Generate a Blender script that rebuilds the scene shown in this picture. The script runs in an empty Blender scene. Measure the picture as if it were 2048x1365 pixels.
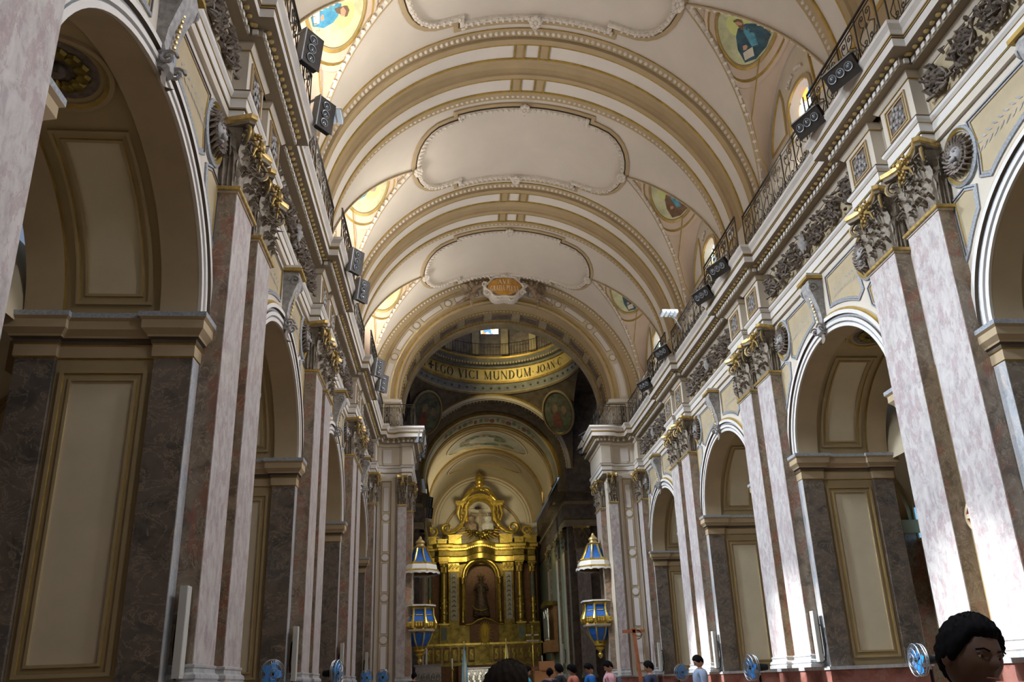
import bpy, math, random
import numpy as np
from mathutils import Matrix, Vector
PI = math.pi
random.seed(7)
SC = bpy.context.scene
COL = SC.collection

# ------------------------------------------------------------------ camera
CAM_F, CAM_YAW, CAM_PITCH, CAM_ROLL = 1502.56, 0.1007, 0.3082, -0.0378
CAM_POS = Vector((-2.6475, 0.0, 1.6))
def make_camera():
    cd = bpy.data.cameras.new('camera'); co = bpy.data.objects.new('camera', cd); COL.objects.link(co)
    cd.sensor_width = 36.0; cd.lens = CAM_F / 2048 * 36.0
    cd.shift_x = -24.85 / 2048; cd.shift_y = 202.67 / 2048
    cd.clip_start = 0.05; cd.clip_end = 300
    F = Vector((math.sin(CAM_YAW) * math.cos(CAM_PITCH), math.cos(CAM_YAW) * math.cos(CAM_PITCH), math.sin(CAM_PITCH)))
    R = Vector((math.cos(CAM_YAW), -math.sin(CAM_YAW), 0)); U = R.cross(F)
    c, s = math.cos(CAM_ROLL), math.sin(CAM_ROLL)
    R2 = c * R + s * U; U2 = -s * R + c * U
    m = Matrix((R2, U2, -F)).transposed().to_4x4(); m.translation = CAM_POS
    co.matrix_world = m
    SC.camera = co
make_camera()
# ------------------------------------------------------------------ exposure, world, daylight
SC.view_settings.view_transform = 'Standard'; SC.view_settings.look = 'None'
SC.view_settings.exposure = 0.0; SC.view_settings.gamma = 1.0
SC.view_settings.use_curve_mapping = False
w = bpy.data.worlds.new('sky'); SC.world = w; w.use_nodes = True
w.node_tree.nodes['Background'].inputs[0].default_value = (0.55, 0.7, 1.0, 1)
w.node_tree.nodes['Background'].inputs[1].default_value = 0.35
SC.cycles.max_bounces = 7; SC.cycles.diffuse_bounces = 5; SC.cycles.glossy_bounces = 3
SC.cycles.transmission_bounces = 3; SC.cycles.sample_clamp_indirect = 6.0
SC.cycles.caustics_reflective = False; SC.cycles.caustics_refractive = False

# nave layout (metres): pier pairs every BAY along +y, nave axis x = 0
BAY = 7.6409; Y0 = 12.1646
def pier_y(k): return Y0 + BAY * k
PF = 6.17            # pilaster front plane
WX = 6.50            # arcade wall plane
DP = 0.713           # half spacing of the paired pilasters
PW = 0.47            # half width of a pilaster
AR = 2.35            # arcade arch radius
ZS = 7.05            # arcade springing
VZ = 14.5; VR = 6.6  # nave vault axis height and radius
FLOOR = 0.2

def area_light(name, loc, target, size, size_y, power, color, spread=PI):
    l = bpy.data.lights.new(name, 'AREA'); l.shape = 'RECTANGLE'; l.size = size; l.size_y = size_y
    l.energy = power; l.color = color; l.spread = spread
    o = bpy.data.objects.new(name, l); COL.objects.link(o); o.location = loc
    d = Vector(target) - Vector(loc); o.rotation_euler = d.to_track_quat('-Z', 'Y').to_euler()
    o.visible_camera = False
    return o
def spot_light(name, loc, target, power, color, angle, blend=0.5, radius=0.1):
    l = bpy.data.lights.new(name, 'SPOT'); l.energy = power; l.color = color; l.spot_size = angle; l.spot_blend = blend
    l.shadow_soft_size = radius
    o = bpy.data.objects.new(name, l); COL.objects.link(o); o.location = loc
    d = Vector(target) - Vector(loc); o.rotation_euler = d.to_track_quat('-Z', 'Y').to_euler()
    return o
# daylight through the clerestory windows, area lights just inside each window
for k in range(-2, 3):
    yc = pier_y(k) + BAY / 2
    area_light('right_window_sunlight', (6.7, yc, 15.9), (-6.0, yc + 0.3, 17.3), 1.2, 2.0, 70, (1.0, 0.90, 0.72), 0.8)
    area_light('left_window_skylight', (-6.55, yc, 15.3), (-5.35, yc, 19.0), 0.5, 1.6, 105, (1.0, 0.92, 0.80), 1.9)
    area_light('right_window_daylight', (6.7, yc, 15.9), (-6.4, yc, 6.0), 1.2, 2.4, 300, (0.93, 0.93, 1.0), 1.7)
    area_light('left_window_daylight', (-6.7, yc, 15.9), (6.2, yc, 3.6), 1.2, 2.4, 760, (0.78, 0.87, 1.0), 1.35)
# floodlights along both cornices wash the vault
for k in range(-1, 3):
    for s in (-1, 1):
        area_light('cornice_flood_light', (s * 5.9, pier_y(k) + BAY / 2, 13.7), (s * -1.2, pier_y(k) + BAY / 2, 21), 0.5, 6.0, 88, (1.0, 0.93, 0.84))
# beams from the left cornice floodlights end low on the right hand pilasters
for (y, pw) in ((12.0, 26000), (19.4, 30000), (27.0, 34000), (34.0, 26000)):
    spot_light('pilaster_beam', (-4.9, y + 0.3, 13.2), (6.2, y - 0.1, 1.55), pw, (0.98, 0.98, 1.0), 0.29, 1.0, 0.15)
# crossing and chancel
area_light('chancel_window_daylight', (4.3, 56, 15.5), (-4.5, 57, 16), 3.0, 1.8, 130, (1.0, 0.88, 0.62), 1.6)
area_light('chancel_flood_light', (0, 52, 12.5), (0, 60, 19), 4.0, 2.0, 90, (1.0, 0.86, 0.58))
area_light('altar_flood_light', (-1.5, 52, 12.5), (-0.2, 62.5, 14.5), 1.5, 1.0, 80, (1.0, 0.86, 0.5), 1.0)
area_light('altar_low_light', (-1.0, 50, 9.0), (0, 63, 8), 2.5, 1.5, 28, (1.0, 0.82, 0.45))
area_light('dome_daylight', (0, 42, 29.5), (0, 43.5, 20), 4.0, 4.0, 125, (0.85, 0.9, 1.0))
area_light('dome_side_daylight', (-3.0, 39.5, 24.5), (2.6, 47, 21.5), 1.2, 1.2, 60, (1.0, 0.80, 0.30), 0.9)
area_light('chancel_side_daylight', (-4.2, 50.5, 9.5), (4.6, 52, 5), 1.5, 3.0, 120, (0.85, 1.0, 0.92), 1.8)  # added fill without a window, brightens the right chancel pilasters
spot_light('pulpit_light', (1.5, 31.0, 12.8), (4.2, 36.0, 5.2), 2400, (1.0, 0.93, 0.78), 0.36, 0.8, 0.1)
spot_light('pulpit_light', (-1.5, 31.0, 12.8), (-4.2, 36.0, 5.2), 1300, (1.0, 0.93, 0.78), 0.36, 0.8, 0.1)

# ------------------------------------------------------------------ materials
MATS = {}
def _nt(name):
    m = bpy.data.materials.new(name); m.use_nodes = True; MATS[name] = m
    nt = m.node_tree; b = nt.nodes['Principled BSDF']
    return m, nt, b
def N(nt, t, **kw):
    n = nt.nodes.new(t)
    for k, v in kw.items(): setattr(n, k, v)
    return n
def pos_coord(nt, scale=(1, 1, 1), obj=False):
    mp = N(nt, 'ShaderNodeMapping'); mp.inputs['Scale'].default_value = scale
    if obj:
        t = N(nt, 'ShaderNodeTexCoord'); nt.links.new(t.outputs['Object'], mp.inputs[0])
    else:
        g = N(nt, 'ShaderNodeNewGeometry'); nt.links.new(g.outputs['Position'], mp.inputs[0])
    return mp.outputs[0]
def noise(nt, vec, scale, detail=3, rough=0.5, dist=0.0):
    n = N(nt, 'ShaderNodeTexNoise'); n.inputs['Scale'].default_value = scale; n.inputs['Detail'].default_value = detail
    n.inputs['Roughness'].default_value = rough; n.inputs['Distortion'].default_value = dist
    nt.links.new(vec, n.inputs['Vector']); return n.outputs['Fac']
def ramp(nt, fac, stops):
    r = N(nt, 'ShaderNodeValToRGB'); e = r.color_ramp.elements
    while len(e) < len(stops): e.new(0.5)
    for i, (p, c) in enumerate(stops): e[i].position = p; e[i].color = (*c, 1)
    nt.links.new(fac, r.inputs[0]); return r.outputs[0]
def mixc(nt, fac, a, b, mode='MIX'):
    m = N(nt, 'ShaderNodeMix', data_type='RGBA', blend_type=mode)
    if isinstance(fac, float): m.inputs['Factor'].default_value = fac
    else: nt.links.new(fac, m.inputs['Factor'])
    for s, v in ((6, a), (7, b)):
        if isinstance(v, tuple): m.inputs[s].default_value = (*v, 1)
        else: nt.links.new(v, m.inputs[s])
    return m.outputs[2]
def bump(nt, b, h, strength=0.3, dist=0.02):
    n = N(nt, 'ShaderNodeBump'); n.inputs['Strength'].default_value = strength; n.inputs['Distance'].default_value = dist
    nt.links.new(h, n.inputs['Height']); nt.links.new(n.outputs[0], b.inputs['Normal'])
def plain(name, col, rough=0.6, metal=0.0, var=0.12, vs=1.5, bmp=0.0, bs=20, obj=False, spec=0.35):
    m, nt, b = _nt(name)
    v = pos_coord(nt, obj=obj)
    f = noise(nt, v, vs, 4, 0.6)
    a = tuple(c * (1 - var) for c in col); c2 = tuple(min(1, c * (1 + var)) for c in col)
    nt.links.new(ramp(nt, f, [(0.3, a), (0.7, c2)]), b.inputs['Base Color'])
    b.inputs['Roughness'].default_value = rough; b.inputs['Metallic'].default_value = metal
    b.inputs['Specular IOR Level'].default_value = spec
    if bmp: bump(nt, b, noise(nt, v, bs, 3), bmp)
    return m
def emis(name, col, strength):
    m, nt, b = _nt(name); b.inputs['Base Color'].default_value = (*col, 1)
    b.inputs['Emission Color'].default_value = (*col, 1); b.inputs['Emission Strength'].default_value = strength
    return m
def marble(name, base, dark, spot, stretch=(1, 1, 0.35), sc=5.0, rough=0.28, veins=None, thr=0.56):
    m, nt, b = _nt(name)
    v = pos_coord(nt, stretch)
    f1 = noise(nt, v, sc, 6, 0.62, 0.6)
    c = ramp(nt, f1, [(0.36, dark), (0.5, base), (0.66, tuple(min(1, x * 1.18) for x in base))])
    vo = N(nt, 'ShaderNodeTexVoronoi'); vo.inputs['Scale'].default_value = sc * 1.3
    nz = noise(nt, v, sc * 2.2, 4, 0.6)
    mv = N(nt, 'ShaderNodeVectorMath', operation='ADD'); nt.links.new(v, mv.inputs[0])
    cmb = N(nt, 'ShaderNodeCombineXYZ'); mm = N(nt, 'ShaderNodeMath', operation='MULTIPLY'); mm.inputs[1].default_value = 0.35
    nt.links.new(nz, mm.inputs[0]); nt.links.new(mm.outputs[0], cmb.inputs[0]); nt.links.new(mm.outputs[0], cmb.inputs[2])
    nt.links.new(cmb.outputs[0], mv.inputs[1]); nt.links.new(mv.outputs[0], vo.inputs['Vector'])
    sp = N(nt, 'ShaderNodeSeparateColor'); nt.links.new(vo.outputs['Color'], sp.inputs[0])
    k = ramp(nt, sp.outputs[0], [(thr + 0.12, (0, 0, 0)), (thr + 0.28, (1, 1, 1))])
    k2 = N(nt, 'ShaderNodeMath', operation='MULTIPLY'); k2.inputs[1].default_value = 0.6; nt.links.new(k, k2.inputs[0])
    c = mixc(nt, k2.outputs[0], c, spot)
    if veins:
        wv = noise(nt, v, sc * 0.8, 8, 0.7, 1.5)
        q = ramp(nt, wv, [(0.49, (0, 0, 0)), (0.503, (1, 1, 1)), (0.516, (0, 0, 0))])
        c = mixc(nt, q, c, veins)
    nt.links.new(c, b.inputs['Base Color'])
    b.inputs['Roughness'].default_value = rough; b.inputs['Specular IOR Level'].default_value = 0.45
    return m
plain('plaster', (0.60, 0.545, 0.455), 0.8, var=0.05)
plain('vault_white', (0.63, 0.58, 0.53), 0.85, var=0.04, vs=0.8)
plain('panel_lilac', (0.72, 0.685, 0.655), 0.8, var=0.03)
plain('tan', (0.42, 0.325, 0.20), 0.8, var=0.06)
plain('jamb_tan', (0.38, 0.29, 0.155), 0.85, var=0.06)
plain('jamb_panel', (0.62, 0.54, 0.375), 0.85, var=0.05)
plain('gold_line', (0.40, 0.27, 0.07), 0.42, 0.35, var=0.25, vs=4)
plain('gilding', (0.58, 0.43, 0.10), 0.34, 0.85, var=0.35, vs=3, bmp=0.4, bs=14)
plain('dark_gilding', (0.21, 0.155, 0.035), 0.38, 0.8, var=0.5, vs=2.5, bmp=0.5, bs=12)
plain('bead_gold', (0.62, 0.47, 0.20), 0.4, 0.5, var=0.2, vs=3)
plain('cornice_white', (0.66, 0.63, 0.585), 0.6, var=0.08, vs=2)
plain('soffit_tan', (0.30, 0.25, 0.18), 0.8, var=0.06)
plain('architrave_white', (0.68, 0.655, 0.61), 0.6, var=0.05)
plain('grey_line', (0.30, 0.32, 0.34), 0.6, var=0.3, vs=30)
plain('dark_line', (0.10, 0.075, 0.05), 0.7, var=0.2)
plain('ornament_gold_ground', (0.43, 0.355, 0.225), 0.7, var=0.1)
plain('relief_bronze', (0.16, 0.13, 0.105), 0.55, 0.15, var=0.4, vs=9, bmp=0.5, bs=30)
plain('capital_stone', (0.20, 0.165, 0.12), 0.55, 0.1, var=0.4, vs=6, bmp=0.4, bs=25, obj=True)
plain('capital_gold', (0.50, 0.35, 0.12), 0.4, 0.5, var=0.35, vs=8, obj=True)
plain('relief_grey', (0.33, 0.32, 0.31), 0.6, var=0.35, vs=10)
plain('stucco_ornament', (0.66, 0.61, 0.56), 0.8, var=0.12, vs=12)
plain('lunette_pink', (0.62, 0.51, 0.42), 0.85, var=0.05)
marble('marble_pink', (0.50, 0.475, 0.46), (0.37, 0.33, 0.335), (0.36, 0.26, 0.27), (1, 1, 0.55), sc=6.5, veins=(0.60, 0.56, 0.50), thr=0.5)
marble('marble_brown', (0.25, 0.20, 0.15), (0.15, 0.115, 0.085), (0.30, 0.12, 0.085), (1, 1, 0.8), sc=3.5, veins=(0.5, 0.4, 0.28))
marble('marble_dark', (0.155, 0.125, 0.10), (0.085, 0.075, 0.065), (0.10, 0.10, 0.095), (1, 1, 1.2), sc=2.2, veins=(0.36, 0.30, 0.22), thr=0.7)
marble('marble_red', (0.26, 0.105, 0.08), (0.16, 0.06, 0.05), (0.34, 0.17, 0.14), (1, 1, 1), sc=3.0, thr=0.6)
marble('marble_grey', (0.42, 0.44, 0.46), (0.30, 0.33, 0.36), (0.52, 0.47, 0.42), (1, 1, 0.5), sc=4.0, veins=(0.7, 0.66, 0.6))
plain('wrought_iron', (0.055, 0.05, 0.045), 0.42, 0.6, var=0.3)
plain('iron_grey', (0.30, 0.32, 0.34), 0.4, 0.6, var=0.3)
plain('black_plastic', (0.008, 0.009, 0.010), 0.5, spec=0.2)
plain('grey_metal', (0.33, 0.35, 0.37), 0.4, 0.4)
plain('speaker_white', (0.52, 0.52, 0.48), 0.5, var=0.04)
plain('floor_tile', (0.30, 0.24, 0.19), 0.35)
plain('wood', (0.26, 0.12, 0.05), 0.5, var=0.25, vs=5)
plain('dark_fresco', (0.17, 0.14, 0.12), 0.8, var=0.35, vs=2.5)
plain('fresco_tan', (0.36, 0.30, 0.20), 0.8, var=0.2, vs=2.0)
plain('altar_green_marble', (0.19, 0.22, 0.17), 0.35, var=0.3, vs=4)
plain('statue_bronze', (0.17, 0.125, 0.085), 0.5, 0.35, var=0.5, vs=7)
plain('pulpit_blue', (0.02, 0.11, 0.42), 0.4, var=0.25, vs=8, obj=True)
plain('pulpit_white', (0.55, 0.55, 0.56), 0.5, var=0.08)
plain('silver', (0.72, 0.70, 0.66), 0.25, 0.9, var=0.2, vs=10, bmp=0.8, bs=25)
M = MATS

# ------------------------------------------------------------------ mesh helpers
class MB:
    """collects faces with a material each, then links them as ONE mesh object"""
    def __init__(s): s.v = []; s.f = []; s.m = []; s.mats = []
    def mi(s, m):
        if m not in s.mats: s.mats.append(m)
        return s.mats.index(m)
    def add(s, vs, fs, m):
        n = len(s.v); i = s.mi(m); s.v.extend([tuple(p) for p in vs])
        for f in fs: s.f.append([n + q for q in f]); s.m.append(i)
    def quad(s, a, b, c, d, m): s.add((a, b, c, d), ((0, 1, 2, 3),), m)
    def box(s, x0, x1, y0, y1, z0, z1, m, T=None):
        vs = [(x, y, z) for x in (x0, x1) for y in (y0, y1) for z in (z0, z1)]
        if T: vs = [T(*p) for p in vs]
        s.add(vs, ((0, 1, 3, 2), (4, 6, 7, 5), (0, 4, 5, 1), (2, 3, 7, 6), (0, 2, 6, 4), (1, 5, 7, 3)), m)
    def grid(s, pts, m, close_u=False, close_v=False):
        """pts[i][j]"""
        nu, nv = len(pts), len(pts[0]); vs = [p for r in pts for p in r]; fs = []
        for i in range(nu if close_u else nu - 1):
            for j in range(nv if close_v else nv - 1):
                a, b = i, (i + 1) % nu; c, d = j, (j + 1) % nv
                fs.append((a * nv + c, b * nv + c, b * nv + d, a * nv + d))
        s.add(vs, fs, m)
    def tube(s, pts, r, m, n=6, cap=True, flat=1.0):
        """round bar along points, r a number or a list"""
        pts = [Vector(p) for p in pts]; rings = []
        prev = None
        for i, p in enumerate(pts):
            t = (pts[min(i + 1, len(pts) - 1)] - pts[max(i - 1, 0)])
            if t.length < 1e-9: t = Vector((0, 0, 1))
            t.normalize()
            if prev is None:
                a = Vector((0, 0, 1)) if abs(t.z) < 0.9 else Vector((1, 0, 0))
                u = t.cross(a).normalized()
            else:
                u = (prev - t * prev.dot(t))
                u = u.normalized() if u.length > 1e-6 else t.orthogonal().normalized()
            prev = u; w_ = t.cross(u)
            rr = r[i] if isinstance(r, (list, tuple)) else r
            rings.append([p + (u * math.cos(2 * PI * k / n) + w_ * math.sin(2 * PI * k / n) * flat) * rr for k in range(n)])
        base = len(s.v); s.grid(rings, m, close_v=True)
        if cap:
            i = s.mi(m)
            s.f.append([base + k for k in range(n)]); s.m.append(i)
            s.f.append([base + (len(pts) - 1) * n + k for k in range(n)][::-1]); s.m.append(i)
    def lathe(s, prof, m, c=(0, 0, 0), n=24, T=None, a0=0, a1=2 * PI, mats=None):
        """prof [(r, z)]; mats optional per segment"""
        full = abs(a1 - a0 - 2 * PI) < 1e-6; k = n if full else n + 1
        for q in range(len(prof) - 1):
            rows = []
            for (r, z) in prof[q:q + 2]:
                row = []
                for i in range(k):
                    a = a0 + (a1 - a0) * i / n
                    p = (c[0] + r * math.cos(a), c[1] + r * math.sin(a), c[2] + z)
                    row.append(T(*p) if T else p)
                rows.append(row)
            s.grid(rows, mats[q] if mats else m, close_v=full)
    def ball(s, c, r, m, n=8, k=6, T=None):
        rx, ry, rz = r if isinstance(r, (tuple, list)) else (r, r, r)
        rows = []
        for i in range(k + 1):
            t = PI * i / k; row = []
            for j in range(n):
                a = 2 * PI * j / n
                p = (c[0] + rx * math.sin(t) * math.cos(a), c[1] + ry * math.sin(t) * math.sin(a), c[2] + rz * math.cos(t))
                row.append(T(*p) if T else p)
            rows.append(row)
        s.grid(rows, m, close_v=True)
    def build(s, name, parent=None, smooth=35, loc=None):
        me = bpy.data.meshes.new(name); me.from_pydata(s.v, [], s.f)
        for m in s.mats: me.materials.append(MATS[m] if isinstance(m, str) else m)
        me.polygons.foreach_set('material_index', s.m)
        if smooth:
            me.polygons.foreach_set('use_smooth', [True] * len(me.polygons))
            me.set_sharp_from_angle(angle=math.radians(smooth))
        me.update()
        o = bpy.data.objects.new(name, me); COL.objects.link(o)
        if parent: o.parent = parent
        if loc: o.location = loc
        return o
def thing(name, label, cat, loc=(0, 0, 0), rz=0.0, group=None):
    o = bpy.data.objects.new(name, None); COL.objects.link(o); o.location = loc; o.rotation_euler = (0, 0, rz)
    o.empty_display_size = 0.2
    o['label'] = label; o['category'] = cat
    if group: o['group'] = group
    return o
def tag(o, label, cat, group=None):
    o['label'] = label; o['category'] = cat
    if group: o['group'] = group
    return o
def struct(o): o['kind'] = 'structure'; return o
def dup(root, loc=None, rz=None, label=None, group=None, scale=None):
    def cp(o, par):
        c = o.copy(); COL.objects.link(c)
        if par is not None: c.parent = par
        for ch in o.children: cp(ch, c)
        return c
    r = cp(root, None)
    if loc is not None: r.location = loc if len(loc) == 3 else (loc[0], loc[1], root.location.z)
    if rz is not None: r.rotation_euler = (0, 0, rz)
    if scale is not None: r.scale = scale
    if label: r['label'] = label
    if group: r['group'] = group
    return r
def sweep(mb, path, prof, mp, closed=False, mats='plaster'):
    """moulding: profile [(offset, height)] along a 2D path with mitred corners, mapped by mp(a, b, h)"""
    n = len(path); off = []
    for i in range(n):
        p = path[i]
        def nrm(a, b):
            dx, dy = b[0] - a[0], b[1] - a[1]; l = math.hypot(dx, dy) or 1e-9
            return (-dy / l, dx / l)
        if closed or 0 < i < n - 1:
            n1 = nrm(path[(i - 1) % n], p); n2 = nrm(p, path[(i + 1) % n])
        elif i == 0: n1 = n2 = nrm(p, path[1])
        else: n1 = n2 = nrm(path[-2], p)
        mx, my = n1[0] + n2[0], n1[1] + n2[1]; l2 = mx * mx + my * my
        k = 2.0 / max(l2, 0.5); off.append((mx * k, my * k))
    for q in range(len(prof) - 1):
        rows = []
        for (d, h) in prof[q:q + 2]:
            rows.append([mp(p[0] + o[0] * d, p[1] + o[1] * d, h) for p, o in zip(path, off)])
        m = mats if isinstance(mats, str) else mats[q]
        if closed: rows = [r + [r[0]] for r in rows]
        mb.grid(rows, m)
def rect_path(a0, a1, b0, b1, da=0.6, db=0.6):
    """clockwise from outside so that positive offset goes inward? positive = left of travel (counter-clockwise travel)"""
    na = max(1, int(abs(a1 - a0) / da)); nb = max(1, int(abs(b1 - b0) / db)); P = []
    for i in range(na): P.append((a0 + (a1 - a0) * i / na, b0))
    for i in range(nb): P.append((a1, b0 + (b1 - b0) * i / nb))
    for i in range(na): P.append((a1 + (a0 - a1) * i / na, b1))
    for i in range(nb): P.append((a0, b1 + (b0 - b1) * i / nb))
    return P
def patch(mb, a0, a1, b0, b1, h, mp, m, na=1, nb=1):
    mb.grid([[mp(a0 + (a1 - a0) * i / na, b0 + (b1 - b0) * j / nb, h) for j in range(nb + 1)] for i in range(na + 1)], m)
def ell_path(ca, cb, ra, rb, n=32):
    return [(ca + ra * math.cos(2 * PI * i / n), cb + rb * math.sin(2 * PI * i / n)) for i in range(n)]
def disc(mb, ca, cb, ra, rb, h, mp, m, n=32, rings=3):
    rows = [[mp(ca + ra * k / rings * math.cos(2 * PI * i / n), cb + rb * k / rings * math.sin(2 * PI * i / n), h) for i in range(n + 1)] for k in range(rings + 1)]
    mb.grid(rows, m)
plain('saint_ground', (0.55, 0.56, 0.36), 0.8, var=0.25, vs=2.5)
plain('halo_yellow', (0.62, 0.66, 0.27), 0.7)
plain('robe_blue', (0.06, 0.25, 0.42), 0.8, var=0.35, vs=5)
plain('robe_dark', (0.045, 0.095, 0.13), 0.8, var=0.35, vs=5)
plain('robe_brown', (0.17, 0.10, 0.06), 0.8, var=0.3, vs=5)
plain('robe_light', (0.10, 0.30, 0.42), 0.8, var=0.35, vs=8)
plain('paint_skin', (0.52, 0.30, 0.20), 0.8)
plain('paint_page', (0.66, 0.62, 0.52), 0.8)
plain('paint_hair', (0.16, 0.10, 0.07), 0.8)
plain('paint_hair_grey', (0.34, 0.30, 0.28), 0.8)
plain('letter_brown', (0.17, 0.12, 0.09), 0.8)
plain('fresco_grey', (0.21, 0.22, 0.24), 0.8, var=0.25, vs=3)
plain('inscription_gold', (0.55, 0.44, 0.20), 0.5, 0.2, var=0.18, vs=3)
plain('letter_black', (0.012, 0.010, 0.012), 0.6)
plain('fresco_ground', (0.15, 0.16, 0.13), 0.8, var=0.5, vs=2.5)
plain('fresco_red', (0.24, 0.10, 0.08), 0.8, var=0.3, vs=4)
plain('fresco_skin', (0.34, 0.24, 0.16), 0.8, var=0.3, vs=4)
plain('fresco_green', (0.18, 0.22, 0.14), 0.8, var=0.3, vs=4)
plain('fresco_sky', (0.42, 0.42, 0.36), 0.8, var=0.25, vs=1.2)
plain('sunburst_gold', (0.85, 0.62, 0.12), 0.45, 0.15)
emis('lit_silver', (1.0, 0.93, 0.72), 0.45)  # glow put into the silver relief to stand for light on it
plain('flag_blue', (0.30, 0.50, 0.68), 0.8); plain('flag_white', (0.62, 0.62, 0.60), 0.8); plain('flag_yellow', (0.68, 0.55, 0.14), 0.8)
plain('lens_glass', (0.10, 0.12, 0.14), 0.1, 0.2, spec=0.8)
emis('lit_white', (0.55, 0.65, 0.75), 0.3)
plain('plaque_red', (0.30, 0.02, 0.015), 0.6); plain('cream_paint', (0.66, 0.56, 0.36), 0.6)
plain('wood_red', (0.42, 0.15, 0.07), 0.5, var=0.2, vs=4)
plain('fan_blue', (0.02, 0.28, 0.78), 0.3, spec=0.6); plain('fan_wire', (0.30, 0.34, 0.37), 0.35, 0.7)
emis('sky_glass', (0.25, 0.55, 0.85), 0.9)
plain('skin', (0.46, 0.27, 0.18), 0.55, var=0.08, vs=8)
plain('skin_dark', (0.13, 0.07, 0.045), 0.55, var=0.1, vs=8)  # skin darkened to put the foreground face's shade into the colour
plain('eye_white', (0.6, 0.58, 0.55), 0.3); plain('eye_dark', (0.02, 0.012, 0.01), 0.2); plain('lip', (0.32, 0.12, 0.10), 0.5)
plain('hair_black', (0.006, 0.005, 0.006), 0.8, var=0.4, vs=40, spec=0.1); plain('hair_brown', (0.02, 0.013, 0.009), 0.8, var=0.4, vs=40, spec=0.1)
plain('desk_orange', (0.62, 0.30, 0.13), 0.5)
plain('gilding_warm', (0.58, 0.30, 0.06), 0.45, 0.5, var=0.3, vs=3)
plain('letter_white', (0.85, 0.82, 0.75), 0.7)
plain('chancel_cream', (0.58, 0.50, 0.35), 0.85, var=0.06)
plain('angel_bronze', (0.27, 0.20, 0.14), 0.5, 0.25, var=0.45, vs=6)
# ------------------------------------------------------------------ arcade walls
FRAME_P = [(0, 0), (0.0, 0.05), (0.05, 0.05), (0.06, 0.02), (0.12, 0.02), (0.13, 0.045), (0.17, 0.045), (0.17, 0.0)]
FRAME_M = ['tan', 'tan', 'gold_line', 'tan', 'gold_line', 'tan', 'tan']
def jframe(mb, a0, a1, b0, b1, mp, wide=0.17, h=0.05, line='gold_line', body='jamb_tan', panel=None, da=0.5, hp=0.0):
    """raised frame whose outer edge is the rectangle, and the sunk panel inside it"""
    k = wide / 0.17
    prof = [(d * k, hh * h / 0.05) for d, hh in FRAME_P]
    sweep(mb, rect_path(a0, a1, b0, b1, da, 0.6), prof, mp, True, [body, body, line, body, line, body, body])
    if panel: patch(mb, a0 + wide, a1 - wide, b0 + wide, b1 - wide, hp + 0.004, mp, panel, max(1, int((a1 - a0) / da)), 1)

def pier_body(mb, s, yk, lo=-1.47, hi=1.47, jambs=(-1, 1)):
    X = lambda x: s * x
    core = 1.39
    y0 = yk + (lo + 0.08 if -1 in jambs else lo); y1 = yk + (hi - 0.08 if 1 in jambs else hi)
    mb.box(X(WX + 0.002), X(9.0), y0, y1, FLOOR, ZS + 0.02, 'jamb_tan')
    # dado
    dp = 0.06
    mb.box(X(WX - dp), X(9.0 + dp), yk + lo - dp * (-1 in jambs), yk + hi + dp * (1 in jambs), FLOOR, 1.6, 'marble_red')
    mb.box(X(WX - dp - 0.03), X(9.03 + dp), yk + lo - (dp + 0.03) * (-1 in jambs), yk + hi + (dp + 0.03) * (1 in jambs), 1.6, 1.68, 'marble_grey')
    for j in jambs:
        e = hi if j > 0 else lo
        for (xa, xb) in ((WX, 7.05), (8.45, 9.0)):
            mb.box(X(xa), X(xb), yk + e - j * 0.10, yk + e, 1.68, ZS, 'marble_dark')
        mp = lambda a, b, h, j=j, e=e: (X(a), yk + e - j * 0.08 + j * h, b)
        jframe(mb, 7.14, 8.36, 1.86, 6.2, mp, 0.17, 0.05, panel='jamb_panel', da=5)
        # pale marble strip on the nave face beside the jamb
        ya, yb = sorted((yk + e, yk + e - j * 0.27))
        mb.box(X(WX - 0.012), X(WX + 0.05), ya + (0.001 if j < 0 else 0), yb - (0.001 if j > 0 else 0), 1.68, 6.42, 'marble_grey')
        # impost moulding
        path = [(WX, e - j * 0.28), (WX, e), (7.05, e), (7.05, e - j * 0.08), (8.45, e - j * 0.08), (8.45, e), (9.0, e), (9.0, 0.0)]
        sg = -1 if j > 0 else 1
        prof = [(0, 6.38), (0.03, 6.40), (0.03, 6.58), (0.05, 6.60), (0.05, 6.66), (0.09, 6.69), (0.10, 6.72), (0.17, 6.80), (0.17, 6.93), (0.21, 6.97), (0.21, 7.05), (0, 7.055)]
        ms = ['gold_line', 'tan', 'gold_line', 'dark_line', 'dark_line', 'tan', 'tan', 'tan', 'tan', 'grey_line', 'grey_line']
        # the travel direction decides on which side the offset falls
        sweep(mb, path, [(d * (1 if j > 0 else -1), z) for d, z in prof], lambda a, b, h: (X(a), yk + b, h), False, ms)

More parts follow.
